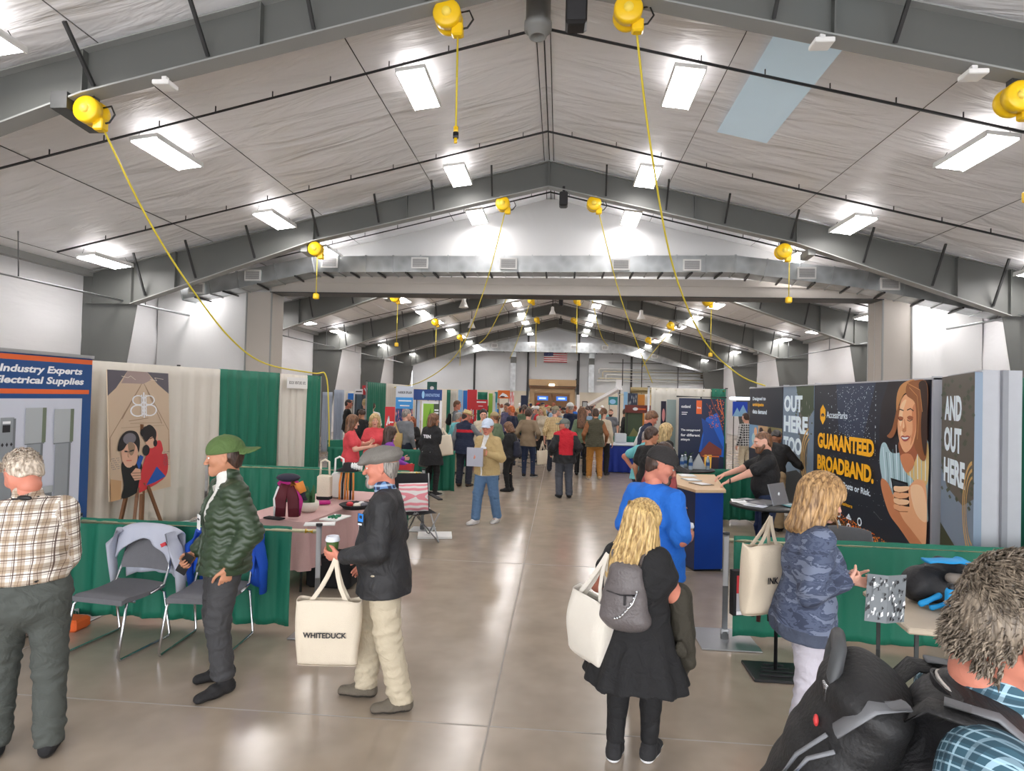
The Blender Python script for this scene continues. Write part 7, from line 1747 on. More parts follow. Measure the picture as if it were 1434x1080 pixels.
A.R(.1, .3, .9, 1, m_lb).R(.3, .55, .7, .85, jk).R(.3, .45, .5, .6, m_lb).R(.1, 0, .7, .15, m_wht); lo_ = A.build('chest_logo', f3['root'], jk); lo_.matrix_parent_inverse = f3['root'].matrix_basis.inverted()
# F5 blue shirt (behind blonde)
bl = C('bright_blue_tee', (32, 112, 214))
f5 = PP('person in a bright blue shirt and dark cap, queuing near the counter', (905, 985), (912, 622), -44, loc=(.74, 4.72, 0), w=1.16, hp=22, hy=-52, stance=(.14, .14), h=.0085, hh=.006, sk='ruddy', belly=.6, hair=('crop', 'dark'), hat=('cap', C('charcoal_cap', (42, 40, 40))), beard=('goatee', 'dark'), rhp=(966, 752, -.02), rpose='cup', lh=(-.3, .1, .85), rpn=(-1, 0, .1),
        inner=dict(mat=C('white_tee', (230, 230, 232)), hem=.2, o=.008, collar=.0, sleeve='short'), top=dict(mat=bl, hem=-.16, o=.030, sleeve=.44, amp=.008), bottom=dict(mat=C('dark_trouser', (48, 46, 48)), o=.03), shoes=(black2, m_black))
m_kr = M('kraft_sleeve', (176, 136, 100), .8)
cupth(handpos(f5, 1, .07, .035)+Vector((0, 0, -.05)), 'white lidded paper cup with a kraft sleeve held by the person in the blue shirt', m_kr, M('cup_lid_white', (226, 230, 238), .35), .045, .12)
# F4 blonde
f4 = PP('person with long wavy blonde hair in a black dress with a grey backpack', (893, 1066), (897, 700), -22, loc=(.48, 3.68, 0), sex='f', w=1.12, hp=22, hy=-34, stance=(.11, .10), step=-.10, toe=(8, 4), h=.0075, hh=.005, sk='ruddy', hair=('wavy', 'honey'), bust=.03, rhp=(934, 800, .20), rpose='cup', rpn=(-1, 0, .1), lh=(-.16, .26, 1.02), headsize=1.05, elp={1: (.55, -.25, -1), -1: (-.8, -.6, -.3)},
        top=dict(mat=black, hem=-.06, o=.020, sleeve=.2, amp=.006, name='dress_top'), bottom=dict(kind='skirt', mat=black, len=.40, flare=.13), shoes=(C('black_mesh_shoe', (40, 40, 42)), m_wht))
# leggings for blonde
def leggings(p, mat):
    pr = p['legp'](-1, .008)+p['legp'](1, .008)
    V, Q = solid(pr, .009, lambda F, G: np.maximum(F+wob(G, .002, FOLD_LIMB, 3), np.maximum(.10-G[..., 2], G[..., 2]-p['P'][2]))); np_mesh('leggings', V, Q, mat, p['root'])
leggings(f4, black)
# extra long hair locks
def locks(p, mat, n=60, L0=.30, spread=.085, seed=2, hr=.0085):
    R_ = random.Random(seed); mb = MB(); hc, R = p['hc'], p['hR']
    for i in range(n):
        th = -PI*.92+2*PI*.92*i/(n-1); st = v3(.082*math.sin(th), -.03-.092*math.cos(th)*.9, .055+.03*math.cos(th*1.0))
        if st[1] > .045: continue
        ln = L0*(.8+.35*R_.random()); pts = []; rr = []; ph = R_.random()*6; k = 7
        for j in range(k+1):
            f = j/k; q = st+v3(math.sin(th)*.022*math.sin(f*PI*.5), -.018*math.cos(th)*f-.012*f, 0); w_ = (R@q)*1.06+hc
            w_ = w_+v3(0, 0, -1)*ln*f+v3(.011*math.sin(f*9+ph), .010*math.cos(f*8+ph), 0)*f
            pts.append(tuple(w_)); rr.append(hr*(.5+1.1*math.sin(PI*min(1, .15+f*.8)))*(1-.55*f**3))
        mb.tube(pts, rr, 6, sq=.55)
    return mb.build('hair_locks', mat, p['root'])
locks(f4, HM['honey'], 64, .34, seed=4, hr=.011)
# backpack built as one smooth surface
def softpack(nm, lab, cat, p, prims, h, mat, post=None, at=None, parts=()):
    """prims in person-local metres"""
    O = at; root = thing(nm, lab, cat, p['W'](O), math.radians(p['rz']))
    V, Q = solid(prims, h, post); np_mesh('body', V-O, Q, mat, root); return root
for q_, a_ in ((f1, 38), (f2, 134), (f3, 99), (f5, -44), (f4, -22)): q_['rz'] = a_
m_glea = M('grey_leather', (104, 98, 98), .38, 0, .15, 8, .5, 60); T4 = f4['T']; s4_ = f4['s']
c4_ = T4(-.03, -.20, .25)
r4 = softpack('backpack', 'grey leather backpack with studded chain on the back of the blonde person', 'backpack', f4, [P_(T4(-.03, -.185, .08), T4(-.03, -.175, .36), (.145, .085), (.10, .055), k=.04, side=v3(1, 0, 0)), P_(T4(-.03, -.235, .08), T4(-.03, -.225, .20), (.115, .05), (.105, .045), k=.03, side=v3(1, 0, 0)), EL(T4(-.03, -.18, .05), (.145, .08, .06), k=.03)], .008, m_glea, lambda F, G: F+wob(G, .004, FOLD_TORSO, 3), at=c4_)
def rel(p, O, x, y, z): return tuple(p['T'](x, y, z)-O)
mb = MB(); mb.tube([rel(f4, c4_, *q) for q in ((-.16, -.21, .10), (-.11, -.27, .07), (-.02, -.295, .10), (.05, -.285, .19), (.075, -.265, .27))], .005, 6)
for i in range(9): f = i/8; mb.ball(rel(f4, c4_, -.06+.13*f, -.300+.028*f*f*1.2, .085+.16*f*f+.02*f), .009, 6)
mb.build('studded_chain', m_chrome, r4)
mb = MB(); mb.tube([rel(f4, c4_, *q) for q in ((-.13, -.255, .24), (-.03, -.285, .235), (.07, -.255, .24))], .004, 6); mb.box(rel(f4, c4_, .0, -.29, .205), (.012, .01, .05)); mb.build('zip', M('dark_zip', (50, 48, 50), .4, .5), r4)
for sx in (-1, 1):
    mb = MB(); mb.tube([rel(f4, c4_, -.03+sx*x, y, z) for x, y, z in ((.075, -.15, .36), (.095, -.13, .455), (.105, -.04, .492), (.115, .05, .455))], .017, 8, sq=.35); mb.build('shoulder_strap', m_glea, r4)
    mb = MB(); mb.tube([rel(f4, c4_, -.03+sx*x, y, z) for x, y, z in ((.12, -.16, .12), (.19, -.10, .20), (.20, -.02, .30))], .011, 6, sq=.4); mb.build('side_strap', m_glea, r4)
mb = MB(); mb.tube([rel(f4, c4_, -.03+x, y, z) for x, y, z in ((-.03, -.16, .385), (-.02, -.17, .43), (.02, -.17, .43), (.03, -.16, .385))], .008, 6); mb.build('grab_loop', m_glea, r4)
q = f4['W'](T4(-.24, -.10, .30)); tote((q.x-.03, q.y-.02, q.z-.13), math.radians(-50), .32, .38, 'white canvas tote hanging from the left shoulder of the blonde person', M('white_canvas', (232, 226, 214), .85, bump=.3, bscale=250), hand=(.05, .03, .27), dep=.10, tilt=.12)
# coat over forearm
m_olv = C('dark_olive_coat', (58, 54, 44))
O4 = T4(.27, .05, .10); rc = thing('coat', 'dark olive coat draped over the right arm of the blonde person', 'coat', f4['W'](O4), math.radians(-22))
V, Q = solid([P_(T4(.20, .22, .16), T4(.27, .13, .16), .055, .05, k=.04), P_(T4(.27, .14, .16), T4(.31, .10, -.16), (.045, .08), (.05, .11), k=.05, side=v3(1, 0, 0)), P_(T4(.24, .20, .14), T4(.27, .17, -.34), (.045, .08), (.05, .09), k=.05, side=v3(1, 0, 0)), P_(T4(.29, .12, .08), T4(.33, .12, -.26), (.03, .06), (.04, .06), k=.03, side=v3(1, 0, 0))], .0095, lambda F, G: F+.009*np.sin(G[..., 1]*62+1.5*np.sin(G[..., 2]*9))+wob(G, .004, FOLD_TORSO, 9)); np_mesh('body', V-O4, Q, m_olv, rc)
cupth(handpos(f4, 1, .06, .035)+Vector((0, 0, -.05)), 'white lidded paper cup held close by the blonde person', M('cup_white', (232, 232, 230), .5), M('cup_lid_white', (226, 230, 238), .35), .045, .12)
# F6 camo woman
f6 = PP('person in a slate blue camouflage top and pale grey jeans reading a magazine', (1122, 1066), (1150, 662), -92, loc=(1.50, 3.78, 0), sex='f', w=1.03, hp=14, lean=5, stance=(.08, .10), step=.16, toe=(4, 6), h=.0075, hh=.005, sk='fair', hair=('shoulder', 'dirty'), bust=.015, rhp=(1185, 815, -.12), lhp=(1192, 812, .12), rpose='grip', lpose='grip', rpn=(-.8, 0, .6), lpn=(.8, 0, .6), headsize=1.08,
        top=dict(name='camouflage_top', mat=[cm_slate, C('slate_rib', (70, 78, 96))], mi=lambda c, x, y, z: (z < -.10).astype(int), hem=-.17, o=.028, amp=.010, so=.03, sleeve=.95, collar=.0), bottom=dict(mat=C('pale_grey_jeans', (196, 192, 202)), o=.014, o2=.030, amp=.008, cuff=.045), shoes=(black, C('tan_sole', (150, 120, 90)))); f6['rz'] = -92
locks(f6, HM['dirty'], 50, .18, seed=7, hr=.011)
hm = (handpos(f6, 1, .08)+handpos(f6, -1, .08))/2
t = thing('magazine', 'open black and white magazine held by the person in the camouflage top', 'magazine', hm+Vector((.10, -.03, -.02)), 0)
R3 = random.Random(5)
for nm, o_, xd, w_ in (('pages', (-.10, -.01, -.20), (1, -.3, 0), .11), ('cover', (.005, -.042, -.20), (1, .35, 0), .13)):
    A = Art(o_, xd, (.18, .25, 1), w_, .27, .006)
    for i in range(46): x, y = R3.random()*.85, R3.random()*.88; A.P([(x, y), (x+.12*R3.random()+.03, y+.03), (x+.1, y+.10*R3.random()+.03), (x, y+.08)], (m_ink, m_cab3, m_cab2, m_wht, m_ink)[i % 5])
    A.build(nm, t, m_cab2)
q = f6['W'](f6['T'](-.10, -.20, .34)); tote((q.x-.04, q.y+.03, q.z-.03), math.radians(30), .30, .42, 'beige canvas tote on the shoulder of the person in the camouflage top', M('beige_canvas', (214, 200, 178), .85, bump=.3, bscale=250), text='INK', hand=(.07, .02, .17), dep=.10, tilt=.06, tw=.3)
# F7 grey haired man, bottom right
f7 = PP('person with grey hair, black vest and teal checked shirt at the lower right', (0, 0), (1392, 772), -112, loc=(.85, 1.42, 0), H=1.84, w=1.06, hp=8, lean=15, hy=0, h=.0065, hh=.0045, sk='ruddy', hair=('short', 'saltf'), glasses=True, rh=(.24, .22, 1.05), lh=(-.2, .3, 1.0), headsize=1.10,
        inner=dict(mat=pl_teal, hem=-.08, o=.022, collar=.03, sleeve=.95, so=.026, amp=.006), top=dict(name='vest', mat=C('black_vest', (34, 34, 36), .55), hem=-.14, o=.040, sleeve='none', amp=.006, collar=.0, open=(.02, .10, .15)), bottom=dict(mat=C('navy_trouser', (44, 48, 60))), shoes=(black, m_black)); f7['rz'] = -112
T7_ = f7['T']; T7 = lambda x, y, z: T7_(x, -.15+(y+.15)*.55 if y < -.15 else y, z); f7['T'] = T7; O7 = T7(0, -.30, .20)
m_nyl = M('black_ballistic_nylon', (30, 30, 31), .62, 0, .15, 12, .35, 90); m_gry = M('grey_strap', (120, 122, 126), .7); m_gry2 = M('dark_grey_panel', (64, 64, 64), .7)
r7 = thing('backpack', 'large black backpack with a grey strap worn by the grey haired person', 'backpack', f7['W'](O7), math.radians(-112))
X1 = v3(1, 0, 0)
V, Q = solid([P_(T7(.0, -.27, -.02), T7(.0, -.25, .38), (.165, .13), (.15, .10), k=.06, side=X1), P_(T7(0, -.38, -.02), T7(0, -.35, .26), (.14, .085), (.12, .06), k=.05, side=X1), P_(T7(0, -.20, .40), T7(0, -.30, .43), (.14, .05), (.12, .045), k=.05, side=X1), P_(T7(.165, -.30, -.02), T7(.165, -.29, .13), (.055, .075), (.05, .07), k=.03, side=X1)], .0075, lambda F, G: F+wob(G, .004, FOLD_TORSO, 3)+.0025*np.sin(G[..., 2]*70+G[..., 1]*20)); np_mesh('main_body', V-O7, Q, m_nyl, r7)
R7 = lambda x, y, z: rel(f7, O7, x, y, z)
for sx in (-1, 1):
    mb = MB(); mb.tube([R7(sx*x, y, z) for x, y, z in ((.085, -.17, .40), (.105, -.12, .475), (.125, -.02, .492), (.135, .08, .45), (.15, .135, .34), (.165, .135, .22), (.185, .06, .10), (.19, -.06, .03), (.16, -.16, .0))], [.032, .036, .037, .036, .034, .032, .026, .02, .02], 10, sq=.32); mb.build('shoulder_strap', m_nyl, r7)
    mb = MB(); mb.tube([R7(sx*x, y, z) for x, y, z in ((.11, -.10, .496), (.125, -.02, .513), (.137, .085, .468), (.155, .152, .35), (.17, .152, .25))], [.019]*5, 8, sq=.35); mb.build('strap_webbing', m_gry, r7)
mb = MB(); mb.tube([R7(.157, .158, .33), R7(.164, .160, .27)], .016, 8, sq=.4); mb.build('strap_patch', m_black, r7)
mb = MB(); mb.ball(R7(.164, .168, .30), (.012, .008, .012), 10); mb.build('red_badge', M('badge_red', (200, 60, 60), .5), r7)
mb = MB(); mb.tube([R7(.0+x, y, z) for x, y, z in ((.07, -.37, .36), (.075, -.385, .44), (.05, -.39, .49), (-.05, -.39, .49), (-.075, -.385, .44), (-.07, -.37, .36))], .016, 10); mb.build('top_handle', M('charcoal_rubber', (72, 74, 76), .6), r7)
mb = MB(); mb.tube([R7(.07, -.372, .34), R7(.073, -.385, .42)], .018, 10); mb.build('handle_sleeve', m_chrome, r7)
mb = MB(); mb.tube([R7(x, y, z) for x, y, z in ((.12, -.16, .46), (.15, -.26, .44), (.14, -.34, .36))], .022, 8, sq=.4); mb.build('compression_strap', m_gry, r7)
mb = MB(); mb.tube([R7(x, y, z) for x, y, z in ((.165, -.205, .24), (.185, -.20, .10), (.19, -.20, -.05))], .03, 8, sq=.5); mb.build('side_panel', m_gry2, r7)
mb = MB(); mb.tube([R7(x, y, z) for x, y, z in ((.135, -.43, .22), (.16, -.40, .29), (.165, -.33, .33))], .005, 6); mb.tube([R7(x, y, z) for x, y, z in ((.10, -.46, .18), (.125, -.43, .27), (.13, -.36, .34))], .005, 6); mb.build('zip_line', m_gry, r7)
mb = MB(); mb.ball(R7(.10, -.40, .345), (.01, .006, .014), 8); mb.build('red_tag', M('badge_red', (200, 60, 60), .5), r7)
mb = MB(); mb.tube([R7(.20, -.235, .06), R7(.205, -.24, .03), R7(.205, -.245, -.0)], [.006, .009, .007], 8); mb.build('zip_pull', M('brass', (176, 140, 80), .35, .8), r7)
bq = f7['W'](T7(.170, -.31, .03)); t = thing('water_flask', 'blue lidded water bottle in the side pocket of the large black backpack', 'bottle', bq, .3)
mb = MB(); mb.lathe([(0, 0), (.036, 0), (.036, .15), (.03, .165), (0, .165)], (0, 0, 0), 20); mb.build('bottle', m_black, t)
mb = MB(); mb.lathe([(.033, .155), (.036, .16), (.036, .20), (.03, .215), (0, .215)], (0, 0, 0), 20); mb.tube([(-.02, 0, .20), (-.055, 0, .205), (-.07, 0, .18), (-.05, 0, .155), (-.025, 0, .16)], .011, 8); mb.build('lid', M('cobalt_lid', (36, 92, 190), .35), t)
mb = MB(); mb.tube([tuple(f7['T'](x, y, z)-f7['P']*0) for x, y, z in ((.06, .19, -.02), (.05, .185, .06), (.045, .18, .12))], .004, 6); mb.build('yellow_zip', m_yellow, f7['root'])

def tufts(p, mat, n=1200, ln=.03, r0=.0028, seed=5, low=-.07, front=.09, swirl=(0, -.6, -.25), lift=.5, base=(.081, .103, .094)):
    R_ = random.Random(seed); mb = MB(); hc, R = p['hc'], p['hR']; sc = 1.07*p['s']*1.0
    hs = p['hs']
    for i in range(n):
        th = R_.uniform(0, 2*PI); cz = R_.uniform(-.85, 1); sr = math.sqrt(1-cz*cz)
        q = v3(base[0]*sr*math.cos(th), -.014+base[1]*sr*math.sin(th), .032+base[2]*cz); nn = unit(v3(sr*math.cos(th)/base[0], sr*math.sin(th)/base[1], cz/base[2]))
        if q[1]*.72-q[2]*.69 > -.004 or q[1] > front or q[2] < low: continue
        if abs(q[0]) > .055 and q[2] < .012 and q[1] > -.012: continue
        fl = unit(v3(*swirl)+v3(R_.gauss(0, .35), R_.gauss(0, .3), R_.gauss(0, .25))); fl = unit(fl-nn*(fl@nn)); L_ = ln*R_.uniform(.6, 1.2)
        pts = [q-nn*.004, q+nn*.35*lift*L_+fl*L_*.45, q+nn*.42*lift*L_+fl*L_]
        mb.tube([tuple((R@a)*hs+hc) for a in pts], [r0*hs, r0*.9*hs, r0*.15*hs], 4, cap=False)
    return mb.build('hair_tufts', mat, p['root'])
tufts(f7, hairm('salt_fine', (96, 82, 68), (160, 146, 128), sc=40), 4600, .030, .0026, low=-.10, lift=.35, swirl=(.3, .55, -.2))
def low_tufts(p, mat, n=1100, ln=.016, r0=.0024, seed=8):
    R_ = random.Random(seed); mb = MB(); hc, R, hs = p['hc'], p['hR'], p['hs']
    for i in range(n):
        th = R_.uniform(-PI*1.02, .02*PI); z = R_.uniform(-.088, .01); rr = 1.0-.18*max(0, -.03-z)/.06
        q = v3(.0775*rr*math.cos(th), -.034+.080*rr*math.sin(th), z); nn = unit(v3(math.cos(th), math.sin(th), 0)); fl = unit(v3(R_.gauss(0, .3), R_.gauss(0, .3), -1)); L_ = ln*R_.uniform(.6, 1.2)
        pts = [q-nn*.003, q+nn*.004+fl*L_*.5, q+nn*.005+fl*L_]; mb.tube([tuple((R@a)*hs+hc) for a in pts], [r0*hs, r0*.9*hs, r0*.15*hs], 4, cap=False)
    mb.build('nape_tufts', mat, p['root'])
low_tufts(f7, MATS['hair_salt_fine'])
tufts(f1, HM['white'], 900, .026, .0035, low=-.08, lift=1.0, base=(.080, .102, .088))
tufts(f3, HM['grey'], 500, .02, .002, low=-.08, lift=.3) if 0 else None

collar_ring(f1, pl_brown, r=.080, hb=.05, hf=.015, tilt=.02)
collar_ring(f2, MATS['cloth_white_shirt'], 'shirt_collar', .070, .445, .055, .035, .14, .03); collar_ring(f2, puf, 'jacket_collar', .082, .44, .045, .03, .24, .03)
collar_ring(f3, pl_blue, 'shirt_collar', .072, .445, .055, .035, .13, .03); collar_ring(f3, jk, 'jacket_collar', .086, .44, .050, .035, .2, .03, .010)
collar_ring(f5, MATS['cloth_white_tee'], 'tee_collar', .070, .448, .03, .012, .02, .03)
collar_ring(f7, pl_teal, 'shirt_collar', .070, .44, .060, .035, .13, .05); collar_ring(f7, MATS['cloth_white_shirt'], 'vest_lining', .076, .435, .072, .05, .2, .05, .012); collar_ring(f7, MATS['cloth_black_vest'], 'vest_collar', .083, .43, .074, .05, .2, .05, .014)
# open pack on the right table
def rawsolid(nm, prims, h, mat, root, post=None, O=v3(0, 0, 0)):
    V, Q = solid(prims, h, post); return np_mesh(nm, V-O, Q, mat, root)
t = thing('tool_backpack', 'open black backpack with bright blue lining lying on the beige table', 'backpack', Vector((2.74, 4.46, .747)), -.1)
rawsolid('body', [P_((-.2, 0, .12), (.22, .03, .11), (.13, .12), (.12, .11), k=.05), P_((-.24, -.02, .12), (-.05, .08, .26), .09, .05, k=.05), P_((.0, .05, .22), (.26, .05, .2), .07, .05, k=.04), EL((.3, -.05, .08), (.1, .09, .08), k=.04)], .011, m_bkf, t, lambda F, G: np.maximum(F+wob(G, .008, FOLD_TORSO, 2), .001-G[..., 2]))
rawsolid('blue_lining', [P_((-.2, -.05, .30), (.02, -.06, .315), (.07, .012), (.06, .012), side=v3(0, 1, 0), k=.03), P_((.02, -.06, .315), (.30, -.05, .23), (.06, .012), (.03, .010), side=v3(0, 1, 0), k=.03), P_((-.27, -.15, .03), (-.17, -.17, .10), .018, k=.02), P_((-.22, -.19, .02), (-.11, -.19, .06), .016, k=.02)], .008, m_cy, t, lambda F, G: F+wob(G, .004, FOLD_TORSO, 2))
rawsolid('mesh_pocket', [P_((-.08, -.13, .21), (.14, -.12, .20), .035, k=.02)], .009, M('taupe_mesh', (120, 112, 104), .8), t)
rawsolid('strap', [P_((.10, -.14, .18), (.22, -.19, .1), .03, k=.03), P_((.22, -.19, .10), (.34, -.2, .03), .03, k=.03)], .009, m_bkf, t)
# ------------------------------------------------------------------ mid ground people
KW = dict(h=.013, hh=.008)
coral = C('coral_tee', (222, 76, 84)); denim = C('mid_denim', (92, 124, 160)); dkden = C('dark_denim', (34, 48, 78)); navyc = C('navy', (30, 40, 66)); ltan = C('tan_shirt', (188, 164, 116)); ochre = C('ochre_canvas', (178, 124, 56)); olive = C('olive_quilt', (78, 76, 60)); tweed = M('cloth_tweed', (136, 118, 96), .85, 0, .22, 220, .3, 300); teal = C('aqua_shirt', (112, 190, 196)); white = C('white_cloth', (226, 226, 224)); greyc = C('heather_grey', (120, 124, 130)); redc = C('bright_red', (196, 28, 46)); purple = C('violet', (128, 60, 160)); cream = C('cream_cloth', (214, 202, 180)); brownc = C('dusty_red', (160, 74, 74)); sage = C('sage_green', (104, 122, 96)); lb_ = C('light_blue', (150, 180, 210)); plumc = C('slate_purple', (98, 96, 130))
def tr(mat=dkden, **k): return dict(mat=mat, **k)
m1 = PP('person in a tan jacket, jeans and a pale cap walking towards the viewer', (680, 733), (683, 585), 152, rhp=(664, 640, -.28), lhp=(684, 636, -.30), lpose='grip', rpose='grip', hy=14, hp=10, step=-.34, w=1.04, belly=.3, sk='ruddy', hair=('short', 'grey'), hat=('cap', C('pale_cap', (206, 218, 236))), glasses=True, inner=dict(mat=white, hem=-.13, o=.012, collar=.01, sleeve=.5), top=dict(name='jacket', mat=ltan, hem=-.12, o=.032, open=(.03, .05, .1), collar=.015), bottom=tr(denim, o=.026, o2=.036, cuff=.07), shoes=(C('pale_shoe', (214, 210, 206)), m_wht), **KW)
mb = MB(); q = handpos(m1, 1, .08, .0); mb.box((0, 0, 0), (.27, .02, .30), bev=.004, rz=-.15); o = mb.build('folder', M('grey_card', (176, 178, 190), .5)); o.location = q+Vector((.03, -.02, 0)); prop(o, 'pale grey folder held by the person in the tan jacket', 'folder')
cupth(handpos(m1, -1, .07, .03)+Vector((-.0, -.02, -.05)), 'white and brown paper cup held by the person in the tan jacket', m_kr, M('cup_lid_white', (226, 230, 238), .35), .042, .13)
redblk = lambda c, x, y, z: ((y < .03) & (np.abs(x) < .19-.12*np.clip(z-.3, 0, 1)) & (z > .0+.0) & (np.abs(x) < .13+.3*(.4-z)*(z > .1))).astype(int)
m2 = PP('person in a red and black hooded jacket and grey cap with back to the viewer', (789, 697), (802, 586), 12, hy=58, hp=4, w=1.08, roll=1, stance=(.10, .12), sk='ruddy', hair=('crop', 'grey'), hat=('cap', C('grey_green_cap', (110, 118, 112))), top=dict(name='hooded_jacket', mat=[black2, redc], mi=lambda c, x, y, z: (((y < .05) & (np.abs(x) < .155) & (z > .02)) | (z > .44)).astype(int), hem=-.16, o=.045, amp=.009, collar=.03), lh=(-.28, .12, .95), rh=(.28, .1, .95), bottom=tr(C('slate_trouser', (78, 82, 92)), o=.024), shoes=(black, m_black), **KW)
rawsolid('hood', [P_(m2['T'](-.08, -.07, .47), m2['T'](.08, -.07, .47), .055, k=.03), P_(m2['T'](-.09, -.03, .50), m2['T'](.09, -.03, .50), (.05), k=.03)], .012, redc, m2['root'], lambda F, G: F+wob(G, .005, FOLD_TORSO, 2))
m3 = PP('person in an olive quilted vest and ochre trousers with back to the viewer', (832, 671), (834, 571), 3, w=1.1, hy=0, hp=10, stance=(.13, .13), sk='tan', hair=('crop', 'dark'), inner=dict(mat=C('rust_brown_shirt', (150, 98, 62)), hem=0, o=.016, sleeve=.95), top=dict(name='vest', mat=olive, hem=-.14, o=.036, sleeve='none', collar=.02, quilt=.006), bottom=tr(ochre, o=.026, o2=.03), shoes=(C('tan_boot', (190, 160, 120)), m_wht), lh=(-.26, .15, .93), rh=(.28, .12, .9), **KW)
m4 = PP('person in a cream and brown checked shirt with back to the viewer', (775, 661), (773, 568), -5, w=1.05, hy=-40, stance=(.11, .11), rh=(.2, .22, 1.05), sk='fair', hair=('crop', 'grey'), hat=('cap', C('khaki_cap', (150, 142, 116))), top=dict(mat=pl_tan, hem=-.08, o=.03, sleeve=.7), bottom=tr(C('ink_navy', (38, 42, 58))), shoes=(black, m_wht), **KW)
m5 = PP('person in a brown tweed blazer and jeans with back to the viewer', (738, 668), (736, 571), -6, w=.98, hy=-10, sk='fair', rh=(.24, .1, .98), lh=(-.24, .1, .98), hair=('thick', 'dark'), top=dict(name='blazer', mat=tweed, hem=-.15, o=.032, collar=.0), bottom=tr(dkden, o=.017, o2=.02), shoes=(black, m_wht), stance=(.08, .14), toe=(4, 30), **KW)
t5 = onZ(760, 640, .62); tote((-.42, 16.0, .72), .9, .36, .36, 'cream tote bag hanging beside the person in the tweed blazer', m_canvas, hl=.25)
m6 = PP('person in black with a navy backpack turned towards the tan jacket', (712, 688), (713, 590), 72, sex='f', w=1.0, hp=28, hy=5, hair=('bob', 'brown'), top=dict(mat=black, hem=-.1, o=.03), lh=(-.1, .3, 1.05), rh=(.1, .3, 1.05), bottom=dict(mat=black, o=.006, o2=.008, cuff=.06), shoes=(black, m_black), **KW)
def simplepack(p, lab, mat, sc=1.0, dz=.22):
    O = p['T'](0, -.2, dz); root = thing('backpack', lab, 'backpack', p['W'](O), p['root'].rotation_euler[2])
    rawsolid('body', [P_(p['T'](0, -.20, dz-.12*sc), p['T'](0, -.19, dz+.14*sc), (.14*sc, .085*sc), (.12*sc, .065*sc), k=.04, side=v3(1, 0, 0)), P_(p['T'](0, -.26, dz-.1*sc), p['T'](0, -.25, dz), (.11*sc, .05), (.1*sc, .04), k=.03, side=v3(1, 0, 0))], .013, mat, root, None, O)
    for sx in (-1, 1): mb = MB(); mb.tube([tuple(p['T'](sx*x, y, z)-O) for x, y, z in ((.07, -.13, dz+.18*sc), (.10, -.06, .485), (.11, .06, .45), (.12, .13, .3), (.17, .0, .12))], .018, 6, sq=.4); mb.build('shoulder_strap', mat, root)
    return root
simplepack(m6, 'navy backpack worn by the person in black', C('navy_pack', (34, 38, 56)), 1.0, .12)
tote((m6['W'](v3(-.1, .32, .74)).x+.2, m6['W'](v3(0, .3, 0)).y-.05, .74), .3, .3, .34, 'white tote hanging in front of the person in black with the navy backpack', m_canvas)
m7 = PP('person in a navy vest with a red chest stripe and a straw hat', (649, 681), (657, 574), -14, w=1.12, hy=-45, hp=15, stance=(.11, .12), sk='ruddy', hair=('crop', 'dark'), hat=('straw', C('straw', (212, 190, 138), bump=.6)), inner=dict(mat=greyc, hem=0, o=.018, sleeve=.95), top=dict(name='vest', mat=[navyc, redc], mi=lambda c, x, y, z: ((z > .30) & (z < .36)).astype(int), hem=-.18, o=.036, sleeve='none', collar=.02, quilt=.004), rh=(.24, .38, 1.18), bottom=tr(C('ink_trouser', (40, 44, 58)), o=.024), shoes=(C('brown_boot', (66, 50, 44)), m_black), **KW)
m8 = PP('person in a black jacket with white back print and a pale cap', (603, 694), (608, 578), -28, sex='f', w=1.03, hy=-50, hp=8, stance=(.09, .13), sk='tan', hair=('bob', 'brown'), hat=('visor', C('pale_olive_cap', (186, 188, 160))), top=dict(name='jacket', mat=black2, hem=-.28, o=.04, flare=.03, collar=.02), rh=(.1, .3, 1.12), bottom=dict(mat=black, o=.008, o2=.012, cuff=.11), shoes=(black, m_wht), **KW)
bp_ = m8['T'](0, -.168, .28); M4 = plane_m((bp_[0], bp_[1], bp_[2]), (1, 0, 0), (0, 0, 1)); mb = MB(); mb.text('TEN', 0, M4, width=.20, height=.07, bold=.05, align='CENTER'); mb.text('recreatives', 0, plane_m((bp_[0], bp_[1]-.012, bp_[2]-.30), (1, 0, 0), (0, 0, 1)), width=.22, bold=.04, align='CENTER'); mb.build('back_print', m_wht, m8['root'])
mb = MB(); q = along(m8, -.18, -.02, -.22); mb.box((0, 0, 0), (.26, .1, .26), bev=.03); o = mb.build('shoulder_bag', C('grey_nylon_bag', (92, 90, 90))); o.location = q; o.rotation_euler = (0, .1, -.4); prop(o, 'grey bag hanging at the hip of the person with the white back print', 'bag')
q = along(m8, .22, .10, .34); tote((q.x+.02, q.y-.05, q.z-.0), -.2, .3, .42, 'cream tote on the right shoulder of the person with the white back print', m_canvas, hl=.16, tilt=-.2)
m9 = PP('person with long auburn hair in black wearing a white badge', (581, 657), (578, 583), 178, loc=(-3.78, 15.5, 0), sex='f', w=.95, hair=('long', 'auburn'), top=dict(mat=black, hem=-.1, o=.02, sleeve=.9), bottom=tr(C('teal_denim', (50, 84, 92)), o=.012), shoes=(C('brown_boot', (66, 50, 44)), m_black), lh=(-.16, .25, 1.05), **KW)
mb = MB(); mb.box((0, 0, 0), (.11, .01, .13)); o = mb.build('name_badge', m_paper); o.location = along(m9, .04, .16, .2); prop(o, 'white badge worn by the person with long auburn hair', 'badge')
m10 = PP('grey-haired person in a grey sweater with back turned, carrying a yellow-banded tote', (569, 668), (571, 572), -24, loc=(-3.72, 14.6, 0), w=1.0, hy=-25, hair=('short', 'grey'), top=dict(mat=greyc, hem=-.06, o=.026), bottom=tr(C('ink_jean', (34, 44, 62))), shoes=(black, m_black), **KW)
